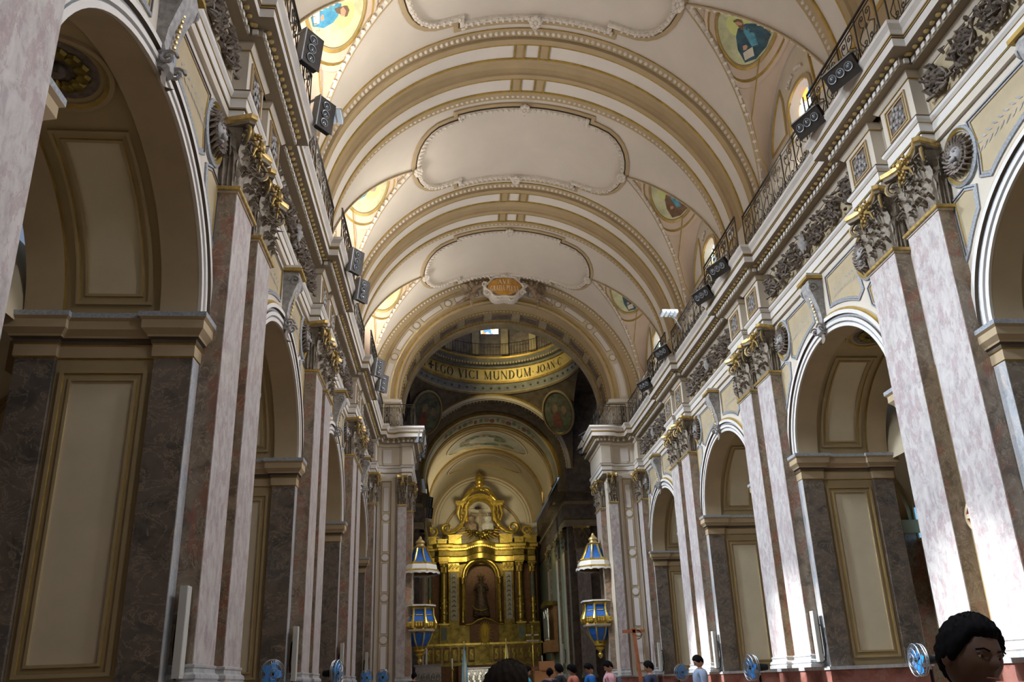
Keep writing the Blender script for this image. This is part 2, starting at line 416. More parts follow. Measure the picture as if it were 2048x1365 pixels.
def arch_face(mb, s, yc):
    """spandrels, archivolt and soffit of one arcade arch"""
    X = lambda x: s * x
    n = 40; half = BAY / 2; ztop = 11.0
    fp = lambda a, b, h: (X(WX - h), yc + a, ZS + b)
    # wall above the arch in vertical strips, both faces
    ys = [-half, -AR] + [-AR * math.cos(PI * i / n) for i in range(1, n)] + [AR, half]
    for (xx, m) in ((WX, 'plaster'), (9.0, 'jamb_tan')):
        lo = [(X(xx), yc + y, ZS + (math.sqrt(max(0, AR * AR - y * y)) if abs(y) < AR else 0)) for y in ys]
        hi = [(X(xx), yc + y, ztop if xx < 8 else 9.75) for y in ys]
        mb.grid([lo, hi], m)
    # archivolt
    path = [(-AR * math.cos(PI * i / n), AR * math.sin(PI * i / n)) for i in range(n + 1)]
    path = [(-AR, -0.0)] + path[1:-1] + [(AR, 0.0)]
    prof = [(0, -0.01), (0, 0.05), (0.08, 0.05), (0.09, 0.025), (0.11, 0.025), (0.12, 0.07), (0.20, 0.07), (0.22, 0.035), (0.27, 0.035), (0.29, 0.09), (0.38, 0.09), (0.40, 0.05), (0.44, 0.05), (0.45, 0)]
    ms = ['plaster', 'architrave_white', 'grey_line', 'grey_line', 'architrave_white', 'architrave_white', 'dark_line', 'grey_line', 'dark_line', 'architrave_white', 'gold_line', 'gold_line', 'plaster']
    sweep(mb, path, prof, fp, False, ms)
    # soffit: two flush bands and a sunk strip
    def sm(a, b, h):            # a arc length from the crown, b depth x, h inward
        t = a / AR; r = AR - h
        return (X(b), yc + r * math.sin(t), ZS + r * math.cos(t))
    L = AR * PI / 2
    for (b0, b1) in ((WX, 7.05), (8.45, 9.0)):
        patch(mb, -L, L, b0, b1, 0, sm, 'tan', 40, 1)
    for b in (7.05, 8.45):
        mb.grid([[sm(-L + 2 * L * i / 40, b, h) for i in range(41)] for h in (0, -0.08)], 'gold_line')
    patch(mb, -L, L, 7.05, 8.45, -0.08, sm, 'jamb_tan', 40, 2)
    rec = lambda a, b, h: sm(a, b, h - 0.08)
    for q in (-1, 1):
        a0, a1 = sorted((q * 0.95, q * (L - 0.22)))
        jframe(mb, a0, a1, 7.2, 8.3, rec, 0.17, 0.05, panel='jamb_panel', da=0.22)
    sweep(mb, ell_path(0, 7.75, 0.62, 0.62, 28), [(-0.06, 0), (-0.06, 0.05), (0, 0.06), (0.05, 0.03), (0.06, 0)], rec, True, ['tan', 'jamb_tan', 'gold_line', 'tan'])
    disc(mb, 0, 7.75, 0.5, 0.5, 0.01, rec, 'relief_bronze', 24, 1)
    for i in range(12):
        a = i * PI / 6; mb.ball(rec(0.30 * math.cos(a), 7.75 + 0.30 * math.sin(a), 0.04), (0.11, 0.11, 0.06), 'dark_gilding', 7, 4)
    mb.ball(rec(0, 7.75, 0.06), 0.12, 'relief_bronze', 8, 5)
    # spandrel panels with a painted ground and a grey frame
    for q in (-1, 1):
        R2 = 2.95
        P = [(0.42, math.sqrt(R2 * R2 - 0.42 ** 2))] + [(R2 * math.sin(t), R2 * math.cos(t)) for t in [0.2 + 0.055 * i for i in range(8)]]
        P += [(1.86, 2.60), (1.80, 2.95), (1.80, 3.25), (1.86, 3.72), (0.42, 3.72)]
        T = [(2.62, 1.42)] + [(2.63, 2.0), (2.64, 2.6), (2.28, 2.66), (2.02, 2.52)] + [(R2 * math.sin(t), R2 * math.cos(t)) for t in (0.78, 0.86, 0.94, 1.02)]
        for poly in (P, T):
            pts = [(q * a, b) for a, b in poly]
            area = sum(pts[i][0] * pts[(i + 1) % len(pts)][1] - pts[(i + 1) % len(pts)][0] * pts[i][1] for i in range(len(pts)))
            if area < 0: pts = pts[::-1]
            cx = sum(p[0] for p in pts) / len(pts); cy = sum(p[1] for p in pts) / len(pts)
            mb.add([fp(cx, cy, 0.012)] + [fp(a, b, 0.012) for a, b in pts], [(0, 1 + i, 1 + (i + 1) % len(pts)) for i in range(len(pts))], 'ornament_gold_ground')
            sweep(mb, pts, [(-0.03, 0), (-0.03, 0.03), (0.01, 0.04), (0.02, 0.02), (0.06, 0.03), (0.07, 0.012)], fp, True, ['grey_line', 'grey_line', 'dark_line', 'grey_line', 'gold_line'])
        # painted laurel sprig
        for i in range(9):
            t = 0.24 + 0.045 * i; a = R2 * math.sin(t) + 0.02 * i; b = R2 * math.cos(t) + 0.28 + 0.045 * i
            for sd in (-1, 1):
                c = (q * (a + 0.02), b + sd * 0.08)
                leaf = [(c[0] - 0.07, c[1] - sd * 0.04), (c[0], c[1] - 0.025), (c[0] + 0.08, c[1] + sd * 0.06), (c[0] - 0.01, c[1] + 0.03)]
                mb.add([fp(x, y, 0.02) for x, y in leaf], [(0, 1, 2, 3)], 'relief_grey')

# ---- the three level entablature
PIER_KS = [-2, -1, 0, 1, 2]
Y_END = 34.45        # where the side walls meet the end piers
def ent_path(base, ress, half, ends=True):
    """plan line of one level: (x, y) with a break forward over each pilaster (half) or over each pair"""
    P = [(base, -7.0)]
    for k in PIER_KS:
        yk = pier_y(k)
        groups = [(yk - DP - half, yk - DP + half), (yk + DP - half, yk + DP + half)] if half < 1 else [(yk - half, yk + half)]
        for a, b in groups:
            P += [(base, a), (ress, a), (ress, b), (base, b)]
    return P
def end_path(base, ress, half, pro):
    """beyond the last arch: the single end pilaster, the wall across and the crossing pier"""
    e = pro
    return [(base, 34.05 - 0.35), (ress, 34.05 - 0.35), (ress, 34.42), (6.02, 34.42), (5.85, 34.52), (5.15, 34.52), (5.0, 34.38), (4.55, 34.38), (4.55, 37.4)]
def entablature(s):
    mp = lambda a, b, h: (s * a, b, h)
    A = MB()
    arch = [(-0.3, 11.0), (0.0, 11.0), (0.0, 11.14), (0.025, 11.15), (0.025, 11.165), (0.02, 11.17), (0.035, 11.175), (0.035, 11.36), (0.05, 11.37), (0.09, 11.42), (0.10, 11.47), (0.10, 11.5), (0.0, 11.505)]
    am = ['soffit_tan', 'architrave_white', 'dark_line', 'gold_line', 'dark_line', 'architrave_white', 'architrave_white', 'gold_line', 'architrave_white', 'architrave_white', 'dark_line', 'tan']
    fr = [(0, 11.5), (0, 12.42), (0.03, 12.43), (0.09, 12.52), (0.09, 12.56)]
    fm = ['plaster', 'gold_line', 'plaster', 'plaster']
    P = ent_path(6.44, PF, 0.50) + end_path(6.44, PF, .5, 0)
    sweep(A, P, arch, mp, False, am)
    sweep(A, P, fr, mp, False, fm)
    # panels on the frieze over every pilaster
    for k in PIER_KS:
        for d in (-1, 1):
            yk = pier_y(k) + d * DP
            fmap = lambda a, b, h: (s * (PF - 0.002 - h), a, b)
            jframe(A, yk - 0.34, yk + 0.34, 11.6, 12.32, fmap, 0.09, 0.035, body='tan', panel='relief_bronze', da=5)
            for i in range(14):
                t = i * 2.4; r = 0.045 * math.sqrt(i)
                A.ball(fmap(yk + r * math.cos(t) * 1.3, 11.96 + r * math.sin(t) * 1.6, 0.02), (0.03, 0.05, 0.06), 'relief_grey', 5, 3)
    a = struct(A.build('trim_1' if s > 0 else 'trim_2'))
    a['label'] = ('right' if s > 0 else 'left') + ' architrave and frieze band'
    Cn = MB()
    Pc = ent_path(6.16, 5.91, 1.42)
    Pe = [(6.16, 33.75), (5.91, 33.75), (5.91, 34.16), (5.8, 34.2), (5.55, 34.30), (5.25, 34.30), (5.05, 34.16), (4.8, 34.12), (4.29, 34.12), (4.29, 37.4)]
    P = Pc + Pe
    prof = [(-0.3, 12.56), (0.0, 12.56), (0.0, 12.74), (0.23, 12.76), (0.23, 12.94), (0.245, 12.955), (0.245, 12.985), (0.26, 12.995), (0.262, 13.02), (0.28, 13.10), (0.35, 13.18), (0.35, 13.26), (0.30, 13.28), (-0.7, 13.285)]
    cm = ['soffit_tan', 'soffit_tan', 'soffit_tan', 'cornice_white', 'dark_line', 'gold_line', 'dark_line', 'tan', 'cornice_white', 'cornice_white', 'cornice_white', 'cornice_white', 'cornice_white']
    sweep(Cn, P, prof, mp, False, cm)
    # dentils and gilt beads follow the plan line
    for i in range(len(P) - 1):
        (xa, ya), (xb, yb) = P[i], P[i + 1]
        l = math.hypot(xb - xa, yb - ya)
        if l < 0.2 or max(ya, yb) < 4: continue
        tx, ty = (xb - xa) / l, (yb - ya) / l; nx, ny = -ty, tx
        m = max(1, int(l / 0.155))
        for j in range(m):
            u = (j + 0.5) * l / m; cx, cy = xa + tx * u, ya + ty * u
            T = lambda a, b, c, cx=cx, cy=cy: (s * (cx + tx * a + nx * b), cy + ty * a + ny * b, c)
            Cn.box(-0.048, 0.048, -0.08, 0.035, 12.58, 12.68, 'architrave_white', T)
        m = max(1, int(l / 0.175))
        for j in range(m):
            u = (j + 0.5) * l / m; cx, cy = xa + tx * u, ya + ty * u
            Cn.ball((s * (cx + nx * 0.075), cy + ny * 0.075, 12.735), (0.055, 0.055, 0.045), 'bead_gold', 8, 5)
    c = struct(Cn.build('trim_3' if s > 0 else 'trim_4'))
    c['label'] = ('right' if s > 0 else 'left') + ' cornice with dentils and gilt beads'

def side_wall(s):
    W = MB()
    for k in PIER_KS: pier_body(W, s, pier_y(k))
    for k in range(-3, 3):
        arch_face(W, s, pier_y(k) + BAY / 2)
    # the half pier at the crossing end
    pier_body(W, s, 35.1, lo=-1.47, hi=0.6, jambs=(-1,))
    W.box(s * WX, s * 9.0, 34.6, 36.2, ZS, 11.0, 'plaster')
    # attic wall above the cornice
    W.box(s * 6.47, s * 6.9, -7, 34.6, 13.2, 15.0, 'plaster')
    W.box(s * 6.43, s * 8.9, -7, 34.6, 10.98, 13.27, 'plaster')
    # plinth of the attic
    W.box(s * 6.40, s * 6.5, -7, 34.5, 13.28, 13.6, 'cornice_white')
    o = struct(W.build('wall_right' if s > 0 else 'wall_left'))
    for k in PIER_KS + [3]:
        pass
    return o
for s in (1, -1):
    side_wall(s); entablature(s)
# floor, back wall and aisles
f = MB(); f.box(-26, 26, -8, 72, -0.3, FLOOR, 'floor_tile'); struct(f.build('floor'))
b = MB(); b.box(-16, 16, -7.6, -7.0, 0, 24, 'plaster'); struct(b.build('wall_back'))
def aisle(s):
    A = MB(); X = lambda x: s * x
    # outer wall with shallow chapels
    A.box(X(14.9), X(15.3), -7, 36.2, FLOOR, 11.2, 'jamb_tan')
    zs, r = 6.9, 2.95; cx = 11.95
    n = 20
    rows = [[(X(cx - r * math.cos(PI * i / n)), y, zs + r * math.sin(PI * i / n)) for i in range(n + 1)] for y in (-7, 36.2)]
    A.grid(rows, 'jamb_panel')
    # transverse ribs with mouldings, and wall piers
    for k in PIER_KS + [3]:
        yk = pier_y(k)
        path = [(cx - (r - 0.3) * math.cos(PI * i / n), zs + (r - 0.3) * math.sin(PI * i / n)) for i in range(n + 1)]
        for e in (-0.8, 0.8):
            g = 1 if e > 0 else -1
            sweep(A, path, [(0, -0.8), (0, 0), (0.1, 0.0), (0.1, -0.05), (0.2, -0.05), (0.22, 0.0), (0.3, 0.0)], lambda a, b, h, e=e, g=g: (X(a), yk + e + g * h, b), False,
                  ['jamb_tan', 'jamb_tan', 'tan', 'tan', 'gold_line', 'jamb_tan'])
        A.box(X(14.3), X(14.95), yk - 0.8, yk + 0.8, FLOOR, zs, 'marble_brown')
        A.box(X(14.2), X(14.95), yk - 0.95, yk + 0.95, 6.4, 6.9, 'jamb_tan')
        A.box(X(9.0), X(9.3), yk - 0.8, yk + 0.8, FLOOR, zs, 'marble_dark')
        A.box(X(8.98), X(9.42), yk - 0.95, yk + 0.95, 6.4, 6.9, 'jamb_tan')
    # chapel arches on the outer wall
    for k in range(-2, 3):
        yc = pier_y(k) + BAY / 2
        path = [(-1.9 * math.cos(PI * i / 16), 6.0 + 1.9 * math.sin(PI * i / 16)) for i in range(17)]
        path = [(-1.9, 1.0)] + path + [(1.9, 1.0)]
        sweep(A, path, [(0, 0), (0, 0.12), (0.12, 0.12), (0.14, 0.06), (0.28, 0.06), (0.3, 0.14), (0.36, 0.14), (0.36, 0)], lambda a, b, h, yc=yc: (X(14.9 - h), yc + a, b), False,
              ['tan', 'tan', 'gold_line', 'jamb_tan', 'gold_line', 'tan', 'tan'])
    o = struct(A.build('wall_right_aisle' if s > 0 else 'wall_left_aisle'))
for s in (1, -1): aisle(s)

# ------------------------------------------------------------------ pilasters
def leaf_rows(h, w, out, T, curl=0.13, lean=0.0, n=9, teeth=True):
    """acanthus leaf as a grid of points, T maps (side, out, up)"""
    rows = []
    for i in range(n + 1):
        t = i / n
        ww = w * (0.55 + 0.6 * math.sin(PI * min(1, t * 1.05) ** 0.9)) * (1 - 0.75 * max(0, t - 0.72) / 0.28)
        if teeth: ww *= (1.0 if i % 2 else 0.74)
        if t < 0.72: z = h * t / 0.78; o_ = out * (0.25 + 0.25 * t)
        else:
            q = (t - 0.72) / 0.28 * 2.2
            z = h * (0.72 / 0.78) + curl * 0.75 * math.sin(q); o_ = out * 0.43 + curl * (1 - math.cos(q))
        rows.append([T(lean * t + ww * v, o_ - abs(v) ** 1.5 * 0.035 + (0.018 if v == 0 else 0), z) for v in (-1, -0.6, -0.25, 0, 0.25, 0.6, 1)])
    return rows
def spiral(cx, cz, r0, turns, n=26, dirn=1, a0=0.0):
    P = []
    for i in range(n + 1):
        t = i / n; r = r0 * (1 - 0.86 * t); a = a0 + dirn * 2 * PI * turns * t
        P.append((cx + r * math.cos(a), cz + r * math.sin(a)))
    return P
def capital_parts(parent, half, dep, H, z0):
    """composite capital on a wall: half width, depth, height"""
    W = lambda side, out, up: (-(out), side, z0 + up)
    b = MB()
    bell = []
    for (k, z) in ((0.93, 0.0), (0.93, 0.1), (0.95, 0.6 * H), (1.03, 0.86 * H)):
        hh, dd = half * k, dep * (0.9 + 0.15 * (k - 0.9) * 5)
        bell.append([W(-hh, 0, z), W(-hh, dd, z), W(hh, dd, z), W(hh, 0, z)])
    b.grid(bell, 'capital_stone'); b.add(bell[-1], [(0, 1, 2, 3)], 'capital_stone')
    cap = b.build('capital', parent)
    lv = MB()
    n1 = [-0.66, 0.0, 0.66]; n2 = [-0.98, -0.34, 0.34, 0.98]
    for c in n1: lv.grid(leaf_rows(H * 0.42, half * 0.27, 0.30, lambda a, o, u, c=c: W(c * half + a, dep * 0.88 + o - 0.03, u), curl=0.12), 'capital_stone')
    for c in n2: lv.grid(leaf_rows(H * 0.70, half * 0.24, 0.30, lambda a, o, u, c=c: W(c * half * 0.92 + a, dep * 0.86 + o - 0.05, u), curl=0.14), 'capital_stone')
    for sd in (-1, 1):
        for c, hh in ((0.25, 0.40), (0.75, 0.42), (0.5, 0.68)):
            lv.grid(leaf_rows(H * hh, 0.11, 0.24, lambda a, o, u, c=c, sd=sd: W(sd * (half * 0.92 + o), dep * c + a, u)), 'capital_stone')
    rnd = random.Random(8)
    for i in range(60):
        a = rnd.uniform(-half, half); u = rnd.uniform(0.1, 0.8) * H; g = rnd.uniform(-1, 1)
        lv.tube([W(a, dep * 0.92, u), W(a + 0.05 * g, dep + 0.09, u + 0.07), W(a + 0.09 * g, dep + 0.13, u + 0.03)], [0.03, 0.028, 0.008], 'capital_stone', 5)
    lv.build('acanthus_leaves', cap)
    # corner volutes turn on the diagonal
    for sd in (-1, 1):
        v = MB(); q = math.sqrt(0.5)
        P = spiral(0.0, 0.0, H * 0.135, 1.9, 24, -1, PI / 2)
        stem = [(-0.42 * H * 0.9, -0.26 * H), (-0.34 * H * 0.9, -0.02 * H), (-0.16 * H, 0.11 * H)]
        line = stem + P
        C0 = (half * 0.98, dep + 0.03, 0.74 * H)
        pts = [W(sd * (C0[0] + u * q), C0[1] + u * q, C0[2] + w_) for u, w_ in line]
        rr = [0.03 + 0.012 * min(1, i / 4) - 0.028 * (i / len(pts)) for i in range(len(pts))]
        v.tube(pts, rr, 'capital_stone', 6)
        pts2 = [W(sd * (C0[0] + u * q + 0.028), C0[1] + u * q - 0.028 + 0.05, C0[2] + w_) for u, w_ in P]
        v.tube(pts2, [x * 0.55 for x in rr[3:]], 'capital_gold', 5)
        v.ball(W(sd * C0[0], C0[1] + 0.02, C0[2]), 0.035, 'capital_gold', 6, 4)
        v.build('volute', cap)
        # inner small scrolls
    sc = MB()
    for sd in (-1, 1):
        P = spiral(sd * half * 0.28, 0.70 * H, H * 0.075, 1.5, 16, -sd, PI / 2)
        sc.tube([W(sd * half * 0.52, dep + 0.05, 0.5 * H)] + [W(u, dep + 0.08, w_) for u, w_ in P], 0.018, 'capital_stone', 5)
    sc.build('inner_scrolls', cap)
    # abacus with concave front
    ab = MB()
    def plan(g):
        P = [(-half * 1.02 - g, 0.0), (-half * 1.12 - g, dep * 0.55), (-half * 1.30 - g, dep + 0.15 + g), (-half * 1.16 - g * 0.5, dep + 0.24 + g)]
        for i in range(9):
            t = -0.85 + 1.7 * i / 8
            P.append((t * half, dep + 0.06 + g + 0.12 * t * t))
        P += [(half * 1.16 + g * 0.5, dep + 0.24 + g), (half * 1.30 + g, dep + 0.15 + g), (half * 1.12 + g, dep * 0.55), (half * 1.02 + g, 0.0)]
        return P
    lv_ = [(-0.05, 0.86), (-0.02, 0.87), (-0.02, 0.91), (0.015, 0.93), (0.02, 0.955), (0.02, 0.99), (0.0, 1.0)]
    rows = [[W(a, d, z * H) for a, d in plan(g)] for g, z in lv_]
    for i, m in enumerate(['capital_stone', 'capital_stone', 'capital_gold', 'capital_gold', 'capital_gold', 'capital_gold']):
        ab.grid(rows[i:i + 2], m)
    ab.add(rows[0], [list(range(len(rows[0])))], 'capital_stone'); ab.add(rows[-1], [list(range(len(rows[0])))], 'capital_gold')
    ab.build('abacus', cap)
    # gilt cherub cluster in the middle
    fl = MB(); rnd = random.Random(3)
    fl.ball(W(0, dep + 0.20, 0.86 * H), (0.07, 0.075, 0.09), 'capital_gold', 8, 6)
    for i in range(26):
        a = rnd.uniform(-0.15, 0.15); u = rnd.uniform(0.62, 0.98); o_ = rnd.uniform(0.10, 0.22)
        fl.ball(W(a, dep + o_, u * H), (0.035, 0.038, 0.034), 'capital_gold', 6, 4)
    for sd in (-1, 1):
        fl.tube([W(sd * 0.04, dep + 0.17, 0.8 * H), W(sd * 0.16, dep + 0.14, 0.74 * H), W(sd * 0.22, dep + 0.12, 0.6 * H)], [0.03, 0.028, 0.01], 'capital_gold', 5)
    fl.build('gilt_flower_cluster', cap)
    return cap
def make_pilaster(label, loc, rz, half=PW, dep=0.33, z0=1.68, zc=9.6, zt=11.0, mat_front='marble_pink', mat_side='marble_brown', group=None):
    t = thing('pilaster', label, 'pilaster', (loc[0], loc[1], z0), rz, group)
    H0 = zc - z0
    sh = MB()
    sh.box(-dep, 0, -half, half, 0.30, H0 - 0.10, mat_front)
    # same marble on the returns, their shade put into a browner colour
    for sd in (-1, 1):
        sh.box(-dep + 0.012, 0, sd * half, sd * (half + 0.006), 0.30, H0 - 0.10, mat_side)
    sh.build('shaft', t, smooth=0)
    bs = MB()
    P = [(0.0, -half), (-dep, -half), (-dep, half), (0.0, half)]
    sweep(bs, P, [(0.0, 0.31), (0.03, 0.30), (0.03, 0.27), (0.015, 0.25), (0.02, 0.20), (0.06, 0.17), (0.07, 0.12), (0.05, 0.09), (0.08, 0.08), (0.08, 0.0)],
          lambda a, b, h: (a, b, h), False, 'marble_grey')
    # offset direction: outward
    bs.build('base', t)
    asg = MB()
    sweep(asg, P, [(0.0, H0 - 0.12), (0.02, H0 - 0.11), (0.02, H0 - 0.08), (0.06, H0 - 0.07), (0.07, H0 - 0.03), (0.05, H0), (0, H0)],
          lambda a, b, h: (a, b, h), False, ['capital_gold', 'marble_grey', 'capital_gold', 'capital_gold', 'capital_gold', 'capital_stone'])
    asg.build('necking', t)
    capital_parts(t, half, dep, zt - zc, H0)
    return t
proto = None
ordn = {-2: 'behind the camera', -1: 'nearest', 0: 'second', 1: 'third', 2: 'fourth'}
def pilabel(s, k, d):
    side = 'right' if s > 0 else 'left'
    which = 'near' if d < 0 else 'far'
    return f'{which} pilaster of the {["closest", "second", "third", "fourth"][k + 1]} pink marble pair on the {side} wall'
for s in (1, -1):
    for k in (-1, 0, 1, 2):
        for d in (-1, 1):
            loc = (s * WX, pier_y(k) + d * DP); rz = 0 if s > 0 else PI
            if proto is None:
                proto = make_pilaster(pilabel(s, k, d), loc, rz, group='pilasters of the nave arcade')
            else:
                dup(proto, (loc[0], loc[1], 1.68), rz, pilabel(s, k, d))
# ------------------------------------------------------------------ nave vault
def vm(R):
    return lambda a, b, h: ((R - h) * math.sin(a / R), b, VZ + (R - h) * math.cos(a / R))
VM = vm(VR)
PHI_A = math.acos(4.0 / VR)          # angle above the horizontal of the lunette apex
HALF_L = 2.32
def groin_phi(s):                     # s in -1..1 across the bay
    return 0.06 + (PHI_A - 0.06) * (1 - abs(s)) ** 0.92
def bay_vault(k, s_list=(1, -1)):
    yc = pier_y(k) + BAY / 2
    mb = MB()
    # barrel between the groins
    ns = 24
    rows = []
    for i in range(ns + 1):
        s = -1 + 2 * i / ns; y = yc + s * HALF_L; p = groin_phi(s)
        rows.append([(VR * math.cos(p + (PI - 2 * p) * j / 40), y, VZ + VR * math.sin(p + (PI - 2 * p) * j / 40)) for j in range(41)])
    mb.grid(rows, 'vault_white')
    return mb, yc
def lunette_geo(sd, yc):
    """ruled surface from the groin to the window arch; returns map(s, v)"""
    def g(s):
        p = groin_phi(s); return Vector((sd * VR * math.cos(p), yc + s * HALF_L, VZ + VR * math.sin(p)))
    def w(s):
        t = PI / 2 * (1 - s)
        return Vector((sd * 6.88, yc - 2.28 * math.cos(t) * -1, 15.3 + 2.85 * math.sin(t)))
    def f(s, v, h=0.0):
        a = g(s).lerp(w(s), v)
        a.z += 0.35 * math.sin(PI * v) * (1 - abs(s)) * 0.5
        a.z -= h * 0.8; a.x -= sd * h * 0.5
        return tuple(a)
    return f
def painted_saint(lun, sd, yc, robe, hair, pose, label, word, ci):
    """oval painting near the top of a lunette, built from flat coloured shapes like the mosaic"""
    t = thing('saint_painting', label, 'painting', lun(0, 0.45), 0, 'oval saint paintings in the lunettes')
    inv = Matrix.Translation(-Vector(t.location))
    rs, rv = 0.36, 0.30; c0 = 0.44
    ly = HALF_L
    def mp(a, b, h):        # a along the nave, b up the slope, unit disc
        # keep it an oval on the slope by working around the lunette centre line
        s_ = a * 0.70 / HALF_L; xg = VR * math.cos(groin_phi(s_)); v_ = max(0.03, min(0.97, (5.66 - b * 0.70 - xg) / (6.88 - xg)))
        e = 0.03; p0 = Vector(lun(s_, v_)); nrm = (Vector(lun(s_ + e, v_)) - p0).cross(Vector(lun(s_, v_ + e)) - p0).normalized()
        if nrm.z > 0: nrm = -nrm
        return tuple(p0 + nrm * (h * 0.8 + 0.02) - Vector(t.location))
    fr = MB()
    for (ra, mt, pf) in ((1.42, ['tan', 'lunette_pink', 'gold_line', 'tan'], [(-0.12, -0.02), (-0.12, 0.02), (0, 0.05), (0.06, 0.02), (0.08, 0.0)]),
                         (1.06, ['gold_line', 'gold_line', 'tan', 'gold_line'], [(-0.07, 0.0), (-0.06, 0.04), (0, 0.05), (0.04, 0.03), (0.06, 0.0)])):
        sweep(fr, ell_path(0, 0, ra, ra, 36), pf, mp, True, mt)
    disc(fr, 0, 0, 1.45, 1.45, -0.01, mp, 'lunette_pink', 36, 5)
    fr.build('oval_frame', t)
    p = MB()
    disc(p, 0, 0, 1.0, 1.0, 0.012, mp, M['saint_ground'], 36, 5)
    p.build('picture_ground', t)
    def poly(name, pts, m, h):
        q = MB(); cx = sum(a for a, b in pts) / len(pts); cy = sum(b for a, b in pts) / len(pts)
        pts = resample(pts, 0.15); q.grid([[mp(cx + (a - cx) * k / 4, cy + (b - cy) * k / 4, h + 0.015) for a, b in pts + pts[:1]] for k in range(5)], m); return q.build(name, t, smooth=0)
    rot = pose
    R_ = lambda a, b: (a * math.cos(rot) - b * math.sin(rot), a * math.sin(rot) + b * math.cos(rot))
    poly('halo', [R_(0.06 + 0.42 * math.cos(i * PI / 12), 0.28 + 0.42 * math.sin(i * PI / 12)) for i in range(24)], 'halo_yellow', 0.006)
    body = [(-0.18, 0.12), (-0.42, -0.02), (-0.62, -0.36), (-0.66, -0.68), (-0.3, -0.93), (0.2, -0.95), (0.62, -0.72), (0.60, -0.30), (0.40, 0.0), (0.2, 0.12)]
    poly('robe', [R_(a, b) for a, b in body], robe, 0.012)
    poly('robe_fold', [R_(a, b) for a, b in [(-0.05, 0.1), (-0.2, -0.3), (-0.1, -0.7), (0.12, -0.6), (0.1, -0.1)]], 'robe_light', 0.016)
    poly('face', [R_(0.03 + 0.13 * math.cos(i * PI / 8), 0.26 + 0.17 * math.sin(i * PI / 8)) for i in range(16)], 'paint_skin', 0.022)
    poly('beard', [R_(a, b) for a, b in [(-0.09, 0.2), (0.0, 0.13), (0.13, 0.2), (0.12, 0.02), (0.02, -0.09), (-0.07, 0.04)]], hair, 0.026)
    poly('hair', [R_(a, b) for a, b in [(-0.11, 0.18), (-0.15, 0.34), (-0.05, 0.47), (0.12, 0.46), (0.17, 0.36), (0.05, 0.38), (-0.06, 0.33)]], hair, 0.028)
    poly('hand', [R_(a, b) for a, b in [(0.25, -0.42), (0.38, -0.36), (0.44, -0.46), (0.34, -0.52), (0.24, -0.5)]], 'paint_skin', 0.024)
    if ci % 2 == 0: poly('book', [R_(a, b) for a, b in [(0.1, -0.62), (0.5, -0.5), (0.58, -0.68), (0.2, -0.84)]], 'paint_page', 0.02)
    # lettered band
    lt = MB()
    n = len(word)
    for i, ch in enumerate(word):
        a = -2.5 + 1.5 * (i + 0.5) / n if sd < 0 else -2.9 + 1.5 * (i + 0.5) / n
        for poly_ in glyph(ch)[0]:
            pts = []
            for (gx, gy) in poly_:
                rr = 0.78 + gy * 0.15; aa = a + (gx - 0.35) * 0.19
                pts.append(mp(rr * math.cos(aa), rr * math.sin(aa), 0.045))
            lt.add(pts, [list(range(len(pts)))], 'letter_brown')
    lt.build('lettered_band', t, smooth=0)
    return t
# a serif alphabet drawn as convex polygons, unit height; glyph() returns (polygons, advance)
def _bar(x0, y0, x1, y1, w):
    dx, dy = x1 - x0, y1 - y0; l = math.hypot(dx, dy); nx, ny = -dy / l * w / 2, dx / l * w / 2
    return [(x0 + nx, y0 + ny), (x0 - nx, y0 - ny), (x1 - nx, y1 - ny), (x1 + nx, y1 + ny)]
def _arc(cx, cy, rx, ry, a0, a1, wa, wb, n=14):
    """ring segment, stroke wa at left/right and wb at top/bottom"""
    P = []
    for i in range(n):
        q = []
        for a in (a0 + (a1 - a0) * i / n, a0 + (a1 - a0) * (i + 1) / n):
            c, s = math.cos(a), math.sin(a)
            q.append(((cx + rx * c, cy + ry * s), (cx + (rx - wa) * c, cy + (ry - wb) * s)))
        P.append([q[0][0], q[0][1], q[1][1], q[1][0]])
    return P
def _ser(x, y, w=0.26, h=0.035): return [(x - w / 2, y), (x + w / 2, y), (x + w / 2, y + h), (x - w / 2, y + h)]
